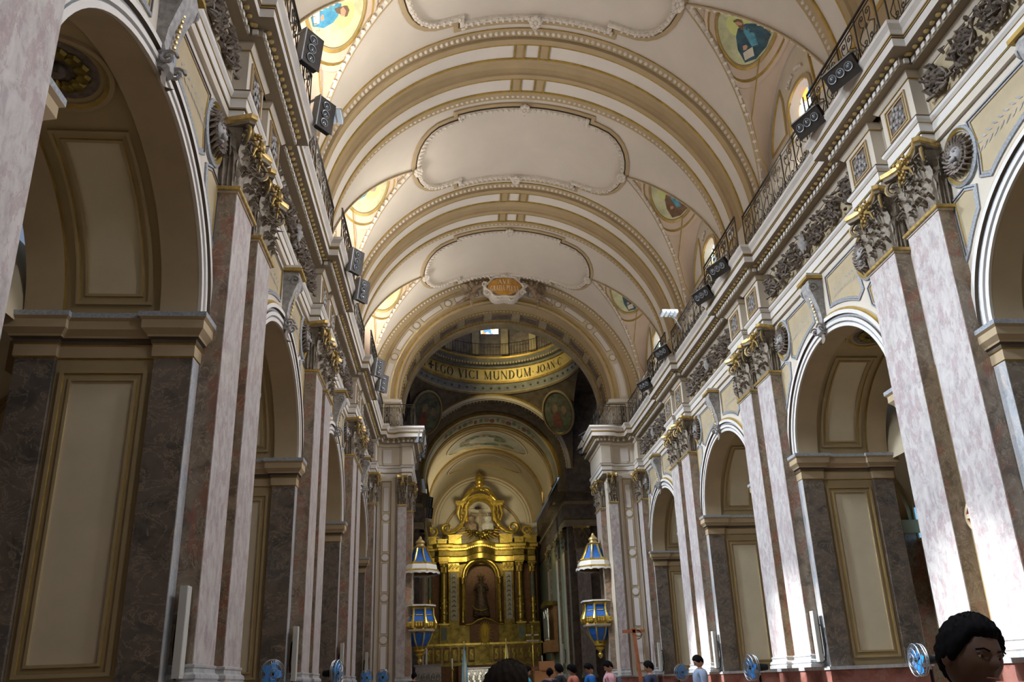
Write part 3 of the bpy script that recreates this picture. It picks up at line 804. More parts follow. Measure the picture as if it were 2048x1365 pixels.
def glyph(ch):
    T, t, h = 0.15, 0.05, 0.035
    st = lambda x, y0=0, y1=1, w=T: [(x - w / 2, y0), (x + w / 2, y0), (x + w / 2, y1), (x - w / 2, y1)]
    v = lambda *q: list(q)
    G = {
        'I': ([st(.15), _ser(.15, 0), _ser(.15, 1 - h)], .36),
        'E': ([st(.17), _ser(.15, 0), _ser(.15, 1 - h), [(.17, 0), (.62, 0), (.62, t), (.17, t)], [(.17, 1 - t), (.6, 1 - t), (.6, 1), (.17, 1)], [(.17, .5), (.5, .5), (.5, .5 + t), (.17, .5 + t)],
               [(.58, 0), (.66, .2), (.62, .2), (.54, .04)], [(.56, 1), (.62, .8), (.58, .8), (.52, .96)], [(.46, .4), (.5, .4), (.5, .66), (.46, .66)]], .76),
        'L': ([st(.17), _ser(.15, 0), _ser(.17, 1 - h, .3), [(.17, 0), (.6, 0), (.6, t), (.17, t)], [(.55, 0), (.65, .22), (.61, .22), (.5, .04)]], .70),
        'F': ([st(.17)], .6),
        'P': ([st(.17), _ser(.17, 0, .3), _ser(.15, 1 - h)] + _arc(.3, .74, .32, .26, -PI / 2, PI / 2, .14, .05) + [[(.17, 1 - t), (.3, 1 - t), (.3, 1), (.17, 1)], [(.17, .48), (.3, .48), (.3, .53), (.17, .53)]], .70),
        'R': ([st(.17), _ser(.17, 0, .3), _ser(.15, 1 - h)] + _arc(.3, .74, .30, .26, -PI / 2, PI / 2, .14, .05) + [[(.17, 1 - t), (.3, 1 - t), (.3, 1), (.17, 1)], [(.17, .48), (.3, .48), (.3, .53), (.17, .53)], _bar(.36, .5, .68, .02, .13)], .80),
        'D': ([st(.17), _ser(.13, 0, .2), _ser(.13, 1 - h, .2)] + _arc(.3, .5, .5, .5, -PI / 2, PI / 2, .15, .05) + [[(.17, 1 - t), (.3, 1 - t), (.3, 1), (.17, 1)], [(.17, 0), (.3, 0), (.3, t), (.17, t)]], .90),
        'B': ([st(.17)] + _arc(.3, .75, .28, .25, -PI / 2, PI / 2, .14, .05) + _arc(.3, .26, .33, .26, -PI / 2, PI / 2, .14, .05), .75),
        'O': (_arc(.46, .5, .44, .52, 0, 2 * PI, .15, .05, 24), .96),
        'C': (_arc(.46, .5, .44, .52, .75, 2 * PI - .75, .15, .05, 20) + [[(.74, .78), (.79, .78), (.79, 1.0), (.74, .9)], [(.74, .22), (.79, .22), (.79, 0.02), (.74, .1)]], .86),
        'G': (_arc(.46, .5, .44, .52, .75, 2 * PI - .95, .15, .05, 20) + [[(.74, .78), (.79, .78), (.79, 1.0), (.74, .9)], st(.74, .06, .42, .13), _ser(.74, .40, .28)], .92),
        'V': ([_bar(.10, 1, .40, 0, .14), _bar(.70, 1, .40, 0, .05), _ser(.10, 1 - h, .28), _ser(.70, 1 - h, .22)], .80),
        'A': ([_bar(.10, 0, .40, 1, .05), _bar(.70, 0, .40, 1, .14), _ser(.10, 0, .22), _ser(.70, 0, .28), [(.2, .32), (.6, .32), (.6, .37), (.2, .37)]], .80),
        'M': ([st(.14, 0, 1, .05), st(.86, 0, 1, .14), _bar(.14, 1, .48, .05, .13), _bar(.84, 1, .50, .05, .05), _ser(.14, 0, .22), _ser(.86, 0, .28), _ser(.10, 1 - h, .2), _ser(.90, 1 - h, .22)], 1.04),
        'N': ([st(.12, 0, 1, .05), st(.74, 0, 1, .05), _bar(.14, .98, .74, .02, .14), _ser(.12, 0, .2), _ser(.08, 1 - h, .18), _ser(.74, 1 - h, .24)], .88),
        'U': ([st(.16, .28, 1), st(.72, .28, 1, .05), _ser(.16, 1 - h, .3), _ser(.72, 1 - h, .24)] + _arc(.44, .30, .35, .32, PI, 2 * PI, .14, .06, 12), .88),
        'J': ([st(.34, .2, 1), _ser(.34, 1 - h, .3)] + _arc(.22, .2, .195, .22, PI, 2 * PI, .13, .05, 10), .5),
        'S': (_arc(.3, .74, .26, .27, .5, PI * 1.45, .10, .06, 12) + _arc(.3, .27, .28, .28, -PI * .85, PI * .45, .12, .06, 12), .62),
        'T': ([st(.36), _ser(.36, 0, .3), [(.0, 1 - t), (.72, 1 - t), (.72, 1), (.0, 1)], [(.0, .8), (.04, .8), (.05, 1), (.0, 1)], [(.68, .8), (.72, .8), (.72, 1), (.67, 1)]], .76),
        'H': ([st(.16), st(.72), _ser(.16, 0), _ser(.72, 0), _ser(.16, 1 - h), _ser(.72, 1 - h), [(.16, .48), (.72, .48), (.72, .53), (.16, .53)]], .92),
        '.': ([[(.06, .42), (.14, .34), (.22, .42), (.14, .50)]], .32),
        '+': ([[(.36, .45), (.44, .45), (.52, .95), (.28, .95)], [(.36, .55), (.44, .55), (.52, .05), (.28, .05)], [(.35, .46), (.35, .54), (-.05, .62), (-.05, .38)], [(.45, .46), (.45, .54), (.85, .62), (.85, .38)], [(.33, .43), (.47, .43), (.47, .57), (.33, .57)]], .95),
        ' ': ([], .42)}
    return G.get(ch, G['I'])

def stained_glass(name, seed):
    m, nt, b = _nt(name)
    v = pos_coord(nt, (1, 1, 0.7)); vo = N(nt, 'ShaderNodeTexVoronoi'); vo.inputs['Scale'].default_value = 4.2; nt.links.new(v, vo.inputs['Vector'])
    sp = N(nt, 'ShaderNodeSeparateColor'); nt.links.new(vo.outputs['Color'], sp.inputs[0])
    c = ramp(nt, sp.outputs[0], [(0.0, (0.75, 0.9, 1.0)), (0.45, (0.95, 1.0, 0.95)), (0.62, (0.5, 0.95, 0.75)), (0.72, (0.9, 0.2, 0.05)), (0.84, (1.0, 0.65, 0.1)), (0.93, (0.1, 0.25, 0.6))])
    ve = N(nt, 'ShaderNodeTexVoronoi', feature='DISTANCE_TO_EDGE'); ve.inputs['Scale'].default_value = 4.2; nt.links.new(v, ve.inputs['Vector'])
    e = ramp(nt, ve.outputs['Distance'], [(0.0, (0.02, 0.02, 0.02)), (0.035, (1, 1, 1))])
    c = mixc(nt, 1.0, c, e, 'MULTIPLY')
    nt.links.new(c, b.inputs['Base Color']); nt.links.new(c, b.inputs['Emission Color']); b.inputs['Emission Strength'].default_value = 2.2
    return m
stained_glass('stained_glass', 1)

def clerestory(k, sd, n):
    """window wall under a lunette: arched wall with gilt framed panels and a stained glass window"""
    yc = pier_y(k) + BAY / 2
    W = MB()
    X = 6.9
    mp = lambda a, b, h: (sd * (X - h), yc + a, b)
    nn = 24
    # wall with a window hole: left, right, above
    wy, wz0, wz1 = 0.62, 14.3, 16.55
    ys = [-2.4 + 4.8 * i / 32 for i in range(33)]
    top = lambda y: 15.3 + 2.95 * math.sqrt(max(0, 1 - (y / 2.4) ** 2))
    def hole(y): return wz1 + 0.42 * math.sqrt(max(0, 1 - (y / wy) ** 2)) if abs(y) < wy else None
    for i in range(32):
        ya, yb = ys[i], ys[i + 1]; ym = (ya + yb) / 2
        if abs(ym) < wy:
            W.quad(mp(ya, hole(ym) or 0, 0), mp(yb, hole(ym) or 0, 0), mp(yb, top(yb), 0), mp(ya, top(ya), 0), 'plaster')
        else:
            W.quad(mp(ya, 13.3, 0), mp(yb, 13.3, 0), mp(yb, max(13.4, top(yb)), 0), mp(ya, max(13.4, top(ya)), 0), 'plaster')
    W.quad(mp(-wy, 13.3, 0), mp(wy, 13.3, 0), mp(wy, wz0, 0), mp(-wy, wz0, 0), 'plaster')
    # deep splayed reveal
    op = [(-wy, wz0), (wy, wz0), (wy, wz1)] + [(wy * math.cos(t), wz1 + 0.42 * math.sin(t)) for t in [PI * i / 10 for i in range(1, 10)]] + [(-wy, wz1)]
    sweep(W, op, [(0, 0), (0.05, -0.26)], mp, True, 'vault_white')
    sweep(W, op, [(-0.14, 0.0), (-0.14, 0.05), (-0.02, 0.06), (0, 0.0)], mp, True, ['tan', 'tan', 'gold_line'])
    # framed panels either side and above
    for q in (-1, 1):
        a0, a1 = sorted((q * 0.88, q * 1.92))
        sweep(W, rect_path(a0, a1, 13.7, 15.9, 5, 5), [(0, 0), (0, 0.04), (0.05, 0.05), (0.08, 0.0)], mp, True, ['tan', 'gold_line', 'gold_line'])
        patch(W, a0 + 0.08, a1 - 0.08, 13.78, 15.82, 0.006, mp, 'panel_lilac')
        P = [(q * 0.88, 16.1), (q * 1.92, 16.1)] + [(q * 2.05 * math.cos(t), 15.35 + 2.6 * math.sin(t)) for t in [0.42 + 0.10 * i for i in range(8)]] + [(q * 0.80, 17.25)]
        if q < 0: P = P[::-1]
        sweep(W, P, [(0, 0), (0, 0.04), (0.05, 0.05), (0.08, 0.0)], mp, True, ['tan', 'gold_line', 'gold_line'])
        cx = sum(p[0] for p in P) / len(P); cy = sum(p[1] for p in P) / len(P)
        W.add([mp(cx, cy, 0.005)] + [mp(a, b, 0.005) for a, b in P], [(0, 1 + i, 1 + (i + 1) % len(P)) for i in range(len(P))], 'panel_lilac')
        # stucco cherub brackets at the jamb
        for i in range(10):
            W.ball(mp(q * (2.12 + 0.05 * math.sin(i * 2.1)), 14.2 + i * 0.09, 0.06), (0.07, 0.07, 0.09), 'relief_grey', 6, 4)
        for i in range(6):
            W.ball(mp(q * (0.12 + 0.06 * i), 17.45 - 0.02 * i * i * 0.3, 0.05), (0.06, 0.05, 0.06), 'stucco_ornament', 6, 4)
    struct(W.build(f'wall_{"right" if sd > 0 else "left"}_clerestory_{n}'))
    Gm = MB()
    gm = lambda a, b, h: mp(a, b, h - 0.25)
    inner = [(a * 0.95, wz0 + 0.03 + (b - wz0) * 0.98) for a, b in op]
    Gm.add([gm(a, b, 0) for a, b in inner], [list(range(len(inner)))], 'stained_glass')
    for z in (14.9, 15.5, 16.1): Gm.box(sd * (X + 0.21), sd * (X + 0.24), yc - 0.55, yc + 0.55, z - 0.02, z + 0.02, 'wrought_iron')
    for y in (-0.2, 0.2): Gm.box(sd * (X + 0.21), sd * (X + 0.24), yc + y - 0.015, yc + y + 0.015, wz0, 16.8, 'wrought_iron')
    struct(Gm.build(f'window_{n}', smooth=0))

def frame_path(y0, y1):
    """outline of the big ceiling frame: straight ears and bulging ends, arc length a across, y along"""
    P = []
    A0 = VR * (PI / 2 - PHI_A)        # arc length to the apex
    E = 2.42; m = (y0 + y1) / 2; hl = (y1 - y0) / 2
    # near side (y0) from left ear to right ear, slight inward bow
    for i in range(13): P.append((-E + 2 * E * i / 12, y0))
    P += [(E, y0 + 0.24), (E + 0.32, y0 + 0.24)]
    n = 14
    for i in range(1, n):
        t = -PI / 2 + PI * i / n
        P.append((E + 0.32 + (A0 - E - 0.40) * math.cos(t) ** 0.8, m + (hl - 0.24) * math.sin(t)))
    P += [(E + 0.32, y1 - 0.24), (E, y1 - 0.24)]
    for i in range(13): P.append((E - 2 * E * i / 12, y1))
    P += [(-E, y1 - 0.24), (-E - 0.32, y1 - 0.24)]
    for i in range(1, n):
        t = PI / 2 + PI * i / n
        P.append((-E - 0.32 + (A0 - E - 0.40) * -(abs(math.cos(t)) ** 0.8), m + (hl - 0.24) * math.sin(t)))
    P += [(-E - 0.32, y0 + 0.24), (-E, y0 + 0.24)]
    return P
def resample(P, step, closed=True):
    Q = []; n = len(P)
    for i in range(n if closed else n - 1):
        a, b = P[i], P[(i + 1) % n]; l = math.hypot(b[0] - a[0], b[1] - a[1]); m = max(1, int(l / step))
        for j in range(m): Q.append((a[0] + (b[0] - a[0]) * j / m, a[1] + (b[1] - a[1]) * j / m))
    return Q
SAINTS = {1: [('robe_dark', 'paint_hair', 'painted saint with upturned face in a dark blue robe, nearest lunette on the right', 'MATTEVS'),
              ('robe_brown', 'paint_hair_grey', 'painted saint in brown on yellow ground, second lunette on the right', 'SIMON'),
              ('robe_dark', 'paint_hair', 'small painted saint in dark robe, last lunette before the crossing on the right', 'IVDAS')],
          -1: [('robe_blue', 'paint_hair', 'bright painted saint in blue robe writing with a quill, nearest lunette on the left', 'MARCVS'),
               ('robe_blue', 'paint_hair_grey', 'bright painted saint in pale blue robe, second lunette on the left', 'MAIOR'),
               ('robe_blue', 'paint_hair', 'half hidden sunlit saint painting, last lunette before the crossing on the left', 'MINOR')]}
def ceiling_bay(k, ci):
    mb, yc = bay_vault(k)
    # ornament strips beside the ribs, gold edged
    for q in (-1, 1):
        b = yc + q * (HALF_L + 0.16)
        L = VR * PI / 2 * 0.97
        ys = sorted((yc + q * HALF_L, yc + q * (HALF_L + 0.30)))
        patch(mb, -L, L, ys[0], ys[1], 0.05, VM, 'tan', 60, 1)
        mb.grid([[VM(-L + 2 * L * i / 60, yc + q * HALF_L, h) for i in range(61)] for h in (0, 0.05)], 'gold_line')
        for i in range(110):
            a = -L + 2 * L * (i + 0.5) / 110
            mb.ball(VM(a, b, 0.05), (0.07, 0.085, 0.05), 'stucco_ornament', 6, 4)
    # groin mouldings down both legs of each lunette
    for sd in (1, -1):
        lun = lunette_geo(sd, yc)
        ns, nv = 24, 10
        mb.grid([[lun(-1 + 2 * i / ns, j / nv) for j in range(nv + 1)] for i in range(ns + 1)], 'lunette_pink')
        # moulding ribbon along the groin, on the barrel side and the lunette side
        for (d0, d1, hh, m) in ((-0.09, 0.0, 0.07, 'tan'), (0.0, 0.17, 0.05, 'stucco_ornament'), (0.17, 0.24, 0.06, 'tan')):
            rows = []
            for i in range(ns * 2 + 1):
                s_ = -1 + i / ns
                p = groin_phi(s_)
                def pt(d, h):
                    # offset towards the crown for negative d, onto the lunette for positive
                    ss = s_ * (1 - max(0, d) * 0.33)
                    pp = groin_phi(ss) + (-d * 0.17 if d < 0 else 0)
                    if d <= 0:
                        return ((VR - h) * math.cos(pp) * sd, yc + ss * HALF_L * (1 + 0.0 * d), VZ + (VR - h) * math.sin(pp))
                    q = Vector(lun(s_, min(1, d / 2.2) * 0.9)); q.z -= h
                    return tuple(q)
                rows.append([pt(d0, 0), pt(d0, hh), pt(d1, hh), pt(d1, 0)])
            mb.grid(rows, m)
        for i in range(44):
            s_ = -0.97 + 1.94 * (i + 0.5) / 44
            q = Vector(lun(s_, 0.035)); q.z -= 0.055
            mb.ball(tuple(q), (0.07, 0.07, 0.04), 'stucco_ornament', 6, 4)
    # trapezoid frames painted below the saint and boundary moulding on the lunette
        for (v0, sc, m, h) in ((0.0, 0.80, 'gold_line', 0.03), ):
            pts = []
            for (s_, v) in ((-0.16, 0.72), (-0.62, 0.25), (-0.80, 0.3), (-0.90, 0.9)):
                pts.append(lun(s_ * 0.98, v, 0.03))
            for (s_, v) in ((0.16, 0.72), (0.62, 0.25), (0.80, 0.3), (0.90, 0.9)):
                pass
            mb.tube(pts, 0.02, m, 5)
            mb.tube([lun(-s_ * 0.98, v, 0.03) for (s_, v) in ((-0.16, 0.72), (-0.62, 0.25), (-0.80, 0.3), (-0.90, 0.9))], 0.02, m, 5)
    struct(mb.build('ceiling'))
    # the big ornamental frame
    y0, y1 = yc - 1.98, yc + 1.98
    P = frame_path(y0, y1)
    Q = resample(P, 0.25)
    fr = thing('ceiling_frame', ['curved stucco frame on the vault field nearest the top of the picture', 'curved stucco frame on the middle vault field between the ribs', 'curved stucco frame on the far vault field above the angels'][ci] if ci < 3 else 'stucco frame behind the viewer', 'ceiling moulding', VM(0, yc, 0), 0, 'stucco frames on the nave vault')
    o0 = Vector(fr.location)
    L0 = lambda a, b, h: tuple(Vector(VM(a, b, h)) - o0)
    f1 = MB()
    sweep(f1, Q, [(-0.16, 0), (-0.16, 0.06), (-0.03, 0.07), (-0.02, 0.03), (0.0, 0.03), (0.01, 0.10), (0.05, 0.14), (0.12, 0.14), (0.16, 0.10), (0.17, 0.0)], L0, True,
          ['tan', 'tan', 'gold_line', 'tan', 'dark_line', 'stucco_ornament', 'stucco_ornament', 'stucco_ornament', 'stucco_ornament'])
    fo = f1.build('moulding', fr)
    g = MB(); Q2 = resample(P, 0.16)
    n = len(Q2)
    for i in range(n):
        a, b = Q2[i], Q2[(i + 1) % n]; l = math.hypot(b[0] - a[0], b[1] - a[1]) or 1
        nx, ny = -(b[1] - a[1]) / l, (b[0] - a[0]) / l
        for dd, hz in ((0.06, 0.15), (0.12, 0.14)):
            g.ball(L0(a[0] + nx * dd + random.uniform(-.02, .02), a[1] + ny * dd, hz), (0.055, 0.055, 0.045), 'stucco_ornament', 5, 3)
    g.build('leaf_garland', fr)
    A0 = VR * (PI / 2 - PHI_A)
    for (a, b) in ((0, y0 + 0.02), (0, y1 - 0.02), (-A0 + 0.12, yc), (A0 - 0.12, yc)):
        c = MB()
        for i in range(9):
            t = i * 2 * PI / 8
            c.ball(L0(a + 0.13 * math.cos(t) * (i < 8), b + 0.17 * math.sin(t) * (i < 8), 0.17), (0.085, 0.09, 0.07), 'stucco_ornament', 6, 4)
        c.tube([L0(a - 0.16, b + 0.05, 0.15), L0(a, b + 0.28, 0.22), L0(a + 0.16, b + 0.05, 0.15)], 0.035, 'stucco_ornament', 5)
        c.build('shell_boss', fr)
    # saints
    for sd in (1, -1):
        if ci < 3:
            rb, hr, lb, wd = SAINTS[sd][ci]
            painted_saint(lunette_geo(sd, yc), sd, yc, rb, hr, (PI / 2 if sd < 0 else -PI / 2) * -1 if False else (0.5 if sd > 0 else -0.5), lb, wd, ci)
for ci, k in enumerate((0, 1, 2)):
    ceiling_bay(k, ci)
ceiling_bay(-1, 3)
n = 1
for k in (-1, 0, 1, 2):
    for sd in (1, -1):
        clerestory(k, sd, n); n += 1
# the transverse ribs
def ribs(k):
    yk = pier_y(k) + 0.03
    mb = MB(); R = VR - 0.14; m2 = vm(R)
    def strip(b0, b1, h, m, h0=None):
        L = (VR - 0.14) * (PI / 2) + 0.0
        rows = [[m2(-L + 2 * L * i / 72, b, hh) for i in range(73)] for b, hh in ((b0, h if h0 is None else h0), (b1, h))]
        # run the foot straight down to the attic
        for r, b, hh in zip(rows, (b0, b1), ((h if h0 is None else h0), h)):
            r.insert(0, (-(R - hh), b, 13.3)); r.append((R - hh, b, 13.3))
        mb.grid(rows, m)
    E = [(-1.50, -0.12), (-1.20, -0.12), (-1.20, 0.0), (-1.03, 0.02), (-0.98, 0.02), (-0.97, -0.02), (-0.46, -0.02), (-0.45, 0.02), (-0.40, 0.02), (-0.27, 0.0), (-0.24, -0.07), (-0.14, -0.16), (0.14, -0.16), (0.24, -0.07), (0.27, 0.0), (0.40, 0.02), (0.45, 0.02), (0.46, -0.02), (0.97, -0.02), (0.98, 0.02), (1.03, 0.02), (1.20, 0.0), (1.20, -0.12), (1.50, -0.12)]
    ms = ['plaster', 'tan', 'tan', 'gold_line', 'tan', 'panel_lilac', 'gold_line', 'gold_line', 'tan', 'tan', 'tan', 'tan', 'tan', 'tan', 'tan', 'gold_line', 'gold_line', 'panel_lilac', 'gold_line', 'gold_line', 'tan', 'tan', 'plaster']
    for i in range(len(E) - 1):
        strip(yk + E[i][0], yk + E[i + 1][0], E[i + 1][1], ms[i], E[i][1])
    # the band is broken by a square panel at the crown
    for c in (-0.715, 0.715):
        for q in (-1, 1):
            patch(mb, q * 0.40 - 0.16, q * 0.40 + 0.16, yk + c - 0.26, yk + c + 0.26, 0.0, m2, 'tan', 2, 1)
            for e in (-0.16, 0.16):
                sweep(mb, [(q * 0.40 + e, yk + c - 0.27), (q * 0.40 + e, yk + c + 0.27)], [(-0.025, 0), (-0.025, 0.03), (0.025, 0.03), (0.025, 0)], m2, False, 'gold_line')
        for q in (-1, 1):     # foot of the long panel
            a = q * R * (PI / 2)
            mb.box(q * (R - 0.05), q * (R + 0.0), yk + c - 0.30, yk + c + 0.30, 14.9, 15.05, 'gold_line')
            mb.box(q * (R - 0.04), q * (R + 0.1), yk + c - 0.30, yk + c + 0.30, 13.3, 14.9, 'tan')
    struct(mb.build('ceiling'))
for k in (-1, 0, 1, 2): ribs(k)
# ------------------------------------------------------------------ the crossing end of the nave
def polar(cz, y):
    """a arc position from the crown as angle*1, b radius, h towards the viewer"""
    return lambda a, b, h: (b * math.sin(a), y - h, cz + b * math.cos(a))
def ring_face(mb, cz, y, prof, ms, a1=PI / 2, n=72):
    """concentric mouldings facing the viewer: prof [(radius, height)]"""
    f = polar(cz, y)
    for i in range(len(prof) - 1):
        mb.grid([[f(-a1 + 2 * a1 * j / n, r, h) for j in range(n + 1)] for r, h in prof[i:i + 2]], ms if isinstance(ms, str) else ms[i])
def soffit(mb, cz, r, y0, y1, m, n=64, nb=1):
    mb.grid([[(r * math.sin(-PI / 2 + PI * j / n), y0 + (y1 - y0) * i / nb, cz + r * math.cos(-PI / 2 + PI * j / n)) for j in range(n + 1)] for i in range(nb + 1)], m)
CZ = 14.8
E = MB()
ring_face(E, CZ, 34.25, [(5.18, -0.6), (5.18, 0.0), (5.34, 0.06), (5.42, 0.06), (5.44, 0.02), (5.62, 0.02), (5.64, 0.04), (6.06, 0.04), (6.08, 0.02), (6.22, 0.02), (6.24, 0.08), (6.34, 0.12), (6.56, 0.45), (6.62, 0.62), (6.9, 0.62)],
          ['tan', 'tan', 'gold_line', 'tan', 'tan', 'gold_line', 'plaster', 'gold_line', 'tan', 'gold_line', 'tan', 'tan', 'gold_line', 'tan'])
E.box(-7.2, 7.2, 34.5, 34.9, 21.0, 22.5, 'plaster')
# white panels and roundels on the arch face
pf = polar(CZ, 34.20)
NR = 4
angs = [math.radians(90 - 22 + 19.7 * -i) for i in range(NR)]      # from the crown
for q in (-1, 1):
    for i, a in enumerate(angs):
        a = q * a
        for rr, m, h in ((0.20, 'gold_line', 0.012), (0.165, 'plaster', 0.02), (0.12, 'panel_lilac', 0.03)):
            c = (5.85 * math.sin(a), 5.85 * math.cos(a))
            E.add([(c[0] + rr * math.cos(t * PI / 10), 34.20 - h, CZ + c[1] + rr * math.sin(t * PI / 10)) for t in range(20)], [list(range(20))], m)
        a0 = a + q * -0.065; a1_ = (q * (angs[i + 1]) if i < NR - 1 else 0.02 * q) + q * 0.065
        if i < NR - 1 or True:
            lo, hi = sorted((a0, a1_))
            for r0, r1, m, h in ((5.70, 6.0, 'gold_line', 0.012), (5.73, 5.97, 'panel_lilac', 0.02)):
                e = 0.006 if m == 'panel_lilac' else 0
                E.grid([[pf(lo + e + (hi - lo - 2 * e) * j / 8, r, h) for j in range(9)] for r in (r0, r1)], m)
    lo, hi = sorted((q * (angs[0] + 0.065), q * (PI / 2 - 0.02)))
    E.grid([[pf(lo + (hi - lo) * j / 6, r, 0.02) for j in range(7)] for r in (5.73, 5.97)], 'panel_lilac')
soffit(E, CZ, 5.18, 34.2, 34.95, 'tan')
soffit(E, CZ, 5.18, 34.95, 36.9, 'fresco_tan')
ring_face(E, CZ, 36.3, [(5.18, 0), (5.08, 0.0), (5.08, -0.6)], ['fresco_tan', 'fresco_tan'])
soffit(E, CZ, 5.08, 36.3, 36.9, 'fresco_tan')
def smap(r, cz=CZ):
    return lambda a, b, h: ((r - h) * math.sin(a / r), b, cz + (r - h) * math.cos(a / r))
sm_ = smap(5.18)
L = 5.18 * PI / 2
for yy in (34.97, 35.15, 36.12, 36.28):
    mbp = [[sm_(-L + 2 * L * j / 64, yy + e, 0.03 if 0 < i < 3 else 0) for j in range(65)] for i, e in enumerate((-0.02, -0.02, 0.02, 0.02))]
    E.grid(mbp, 'gold_line')
for i in range(90):       # small rosettes in a running band
    a = -L + 2 * L * (i + 0.5) / 90
    E.ball(sm_(a, 35.06, 0.0), (0.05, 0.06, 0.04), 'stucco_ornament', 5, 3)
    E.ball(sm_(a, 36.2, 0.0), (0.05, 0.06, 0.04), 'relief_bronze', 5, 3)
for i in range(11):
    a = -L + 2 * L * (i + 0.5) / 11
    jframe(E, a - 0.52, a + 0.52, 35.3, 36.0, sm_, 0.12, 0.04, body='dark_fresco', panel='dark_fresco', da=0.3)
    disc(E, a, 35.65, 0.26, 0.16, 0.02, sm_, 'relief_bronze', 16, 1)
struct(E.build('ceiling'))

for s in (1, -1):
    side = 'right' if s > 0 else 'left'
    B = MB(); X = lambda x: s * x
    B.box(X(4.85), X(6.6), 34.5, 37.3, FLOOR, 11.0, 'plaster')
    B.box(X(4.85), X(6.6), 34.6, 37.3, 11.0, 13.2, 'plaster')
    B.box(X(4.70), X(6.3), 34.40, 36.9, FLOOR, 1.62, 'marble_red'); B.box(X(4.66), X(6.3), 34.36, 36.9, 1.62, 1.70, 'marble_grey')
    # attic pier that carries the arch
    B.box(X(5.18), X(6.45), 34.22, 37.3, 13.28, CZ, 'plaster')
    sweep(B, [(5.18, 34.9), (5.18, 34.22), (5.62, 34.22), (5.62, 34.18), (6.1, 34.18), (6.1, 34.22), (6.45, 34.22)], [(0, 14.3), (-0.04, 14.32), (-0.04, 14.5), (-0.09, 14.55), (-0.13, 14.6), (-0.13, 14.7), (0, 14.72)],
          lambda a, b, h: (X(a), b, h), False, ['gold_line', 'plaster', 'tan', 'cornice_white', 'cornice_white', 'cornice_white'])
    # vertical strip of roundels and panels below the cornice
    fm_ = lambda a, b, h: (X(a), 34.49 - h, b)
    B.box(X(5.3), X(6.12), 34.44, 34.5, 1.7, 11.0, 'plaster')
    fm_ = lambda a, b, h: (X(a), 34.435 - h, b)
    jframe(B, 5.47, 5.95, 1.85, 10.75, fm_, 0.05, 0.03, body='tan', panel='plaster', da=5)
    zs_ = [3.55, 5.37, 7.17, 9.03]
    edges = [1.95] + zs_ + [10.72]
    for i, z in enumerate(zs_):
        for rr, m, h in ((0.21, 'gold_line', 0.012), (0.18, 'plaster', 0.02), (0.135, 'panel_lilac', 0.028)):
            B.add([fm_(5.71 + rr * math.cos(t * PI / 12), z + rr * math.sin(t * PI / 12), h) for t in range(24)], [list(range(24))], m)
    for i in range(5):
        a, b = edges[i] + 0.28, edges[i + 1] - 0.28
        patch(B, 5.575, 5.845, a - 0.02, b + 0.02, 0.016, fm_, 'gold_line'); patch(B, 5.59, 5.83, a, b, 0.024, fm_, 'panel_lilac')
    # inscription tablet on the frieze
    patch(B, 5.5, 5.9, 11.62, 12.28, 0.02, lambda a, b, h: (X(a), 34.5 - 0.05 - h, b), 'panel_lilac')
    struct(B.build(f'wall_{side}_crossing_pier'))
    # pilasters of the end pier
    dup(proto, (X(6.50), 34.05), 0 if s > 0 else PI, f'half hidden marble pilaster at the crossing end of the {side} nave wall', scale=(1, 0.72, 1))
    dup(proto, (X(4.97), 34.5), PI / 2, f'marble pilaster facing the viewer on the {side} crossing pier', scale=(0.55, 0.42, 1))
    dup(proto, (X(4.85), 36.2), 0 if s > 0 else PI, f'marble pilaster behind the {side} hanging pulpit', scale=(0.85, 1.2, 1))

# inscription: pendentives, ring, drum
D = MB(); cy = 42.1; hs = 5.3; RS = hs * math.sqrt(2); ZC = 14.9
nth, nr = 64, 6
rows = []
for i in range(nth + 1):
    th = 2 * PI * i / nth; mx = hs / max(abs(math.cos(th)), abs(math.sin(th)))
    r_ = []
    for j in range(nr + 1):
        r = hs + (mx - hs) * j / nr
        r_.append((r * math.cos(th), cy + r * math.sin(th), ZC + math.sqrt(max(0, RS * RS - r * r))))
    rows.append(r_)
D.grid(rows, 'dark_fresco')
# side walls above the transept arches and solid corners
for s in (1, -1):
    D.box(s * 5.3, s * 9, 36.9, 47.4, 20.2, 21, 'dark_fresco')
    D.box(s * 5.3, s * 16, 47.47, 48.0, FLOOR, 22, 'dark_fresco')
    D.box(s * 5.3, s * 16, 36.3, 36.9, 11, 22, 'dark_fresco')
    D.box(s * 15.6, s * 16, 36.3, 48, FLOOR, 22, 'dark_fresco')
struct(D.build('ceiling_crossing'))
R = MB()
circ = [(hs * math.cos(2 * PI * i / 96), hs * math.sin(2 * PI * i / 96)) for i in range(96)]
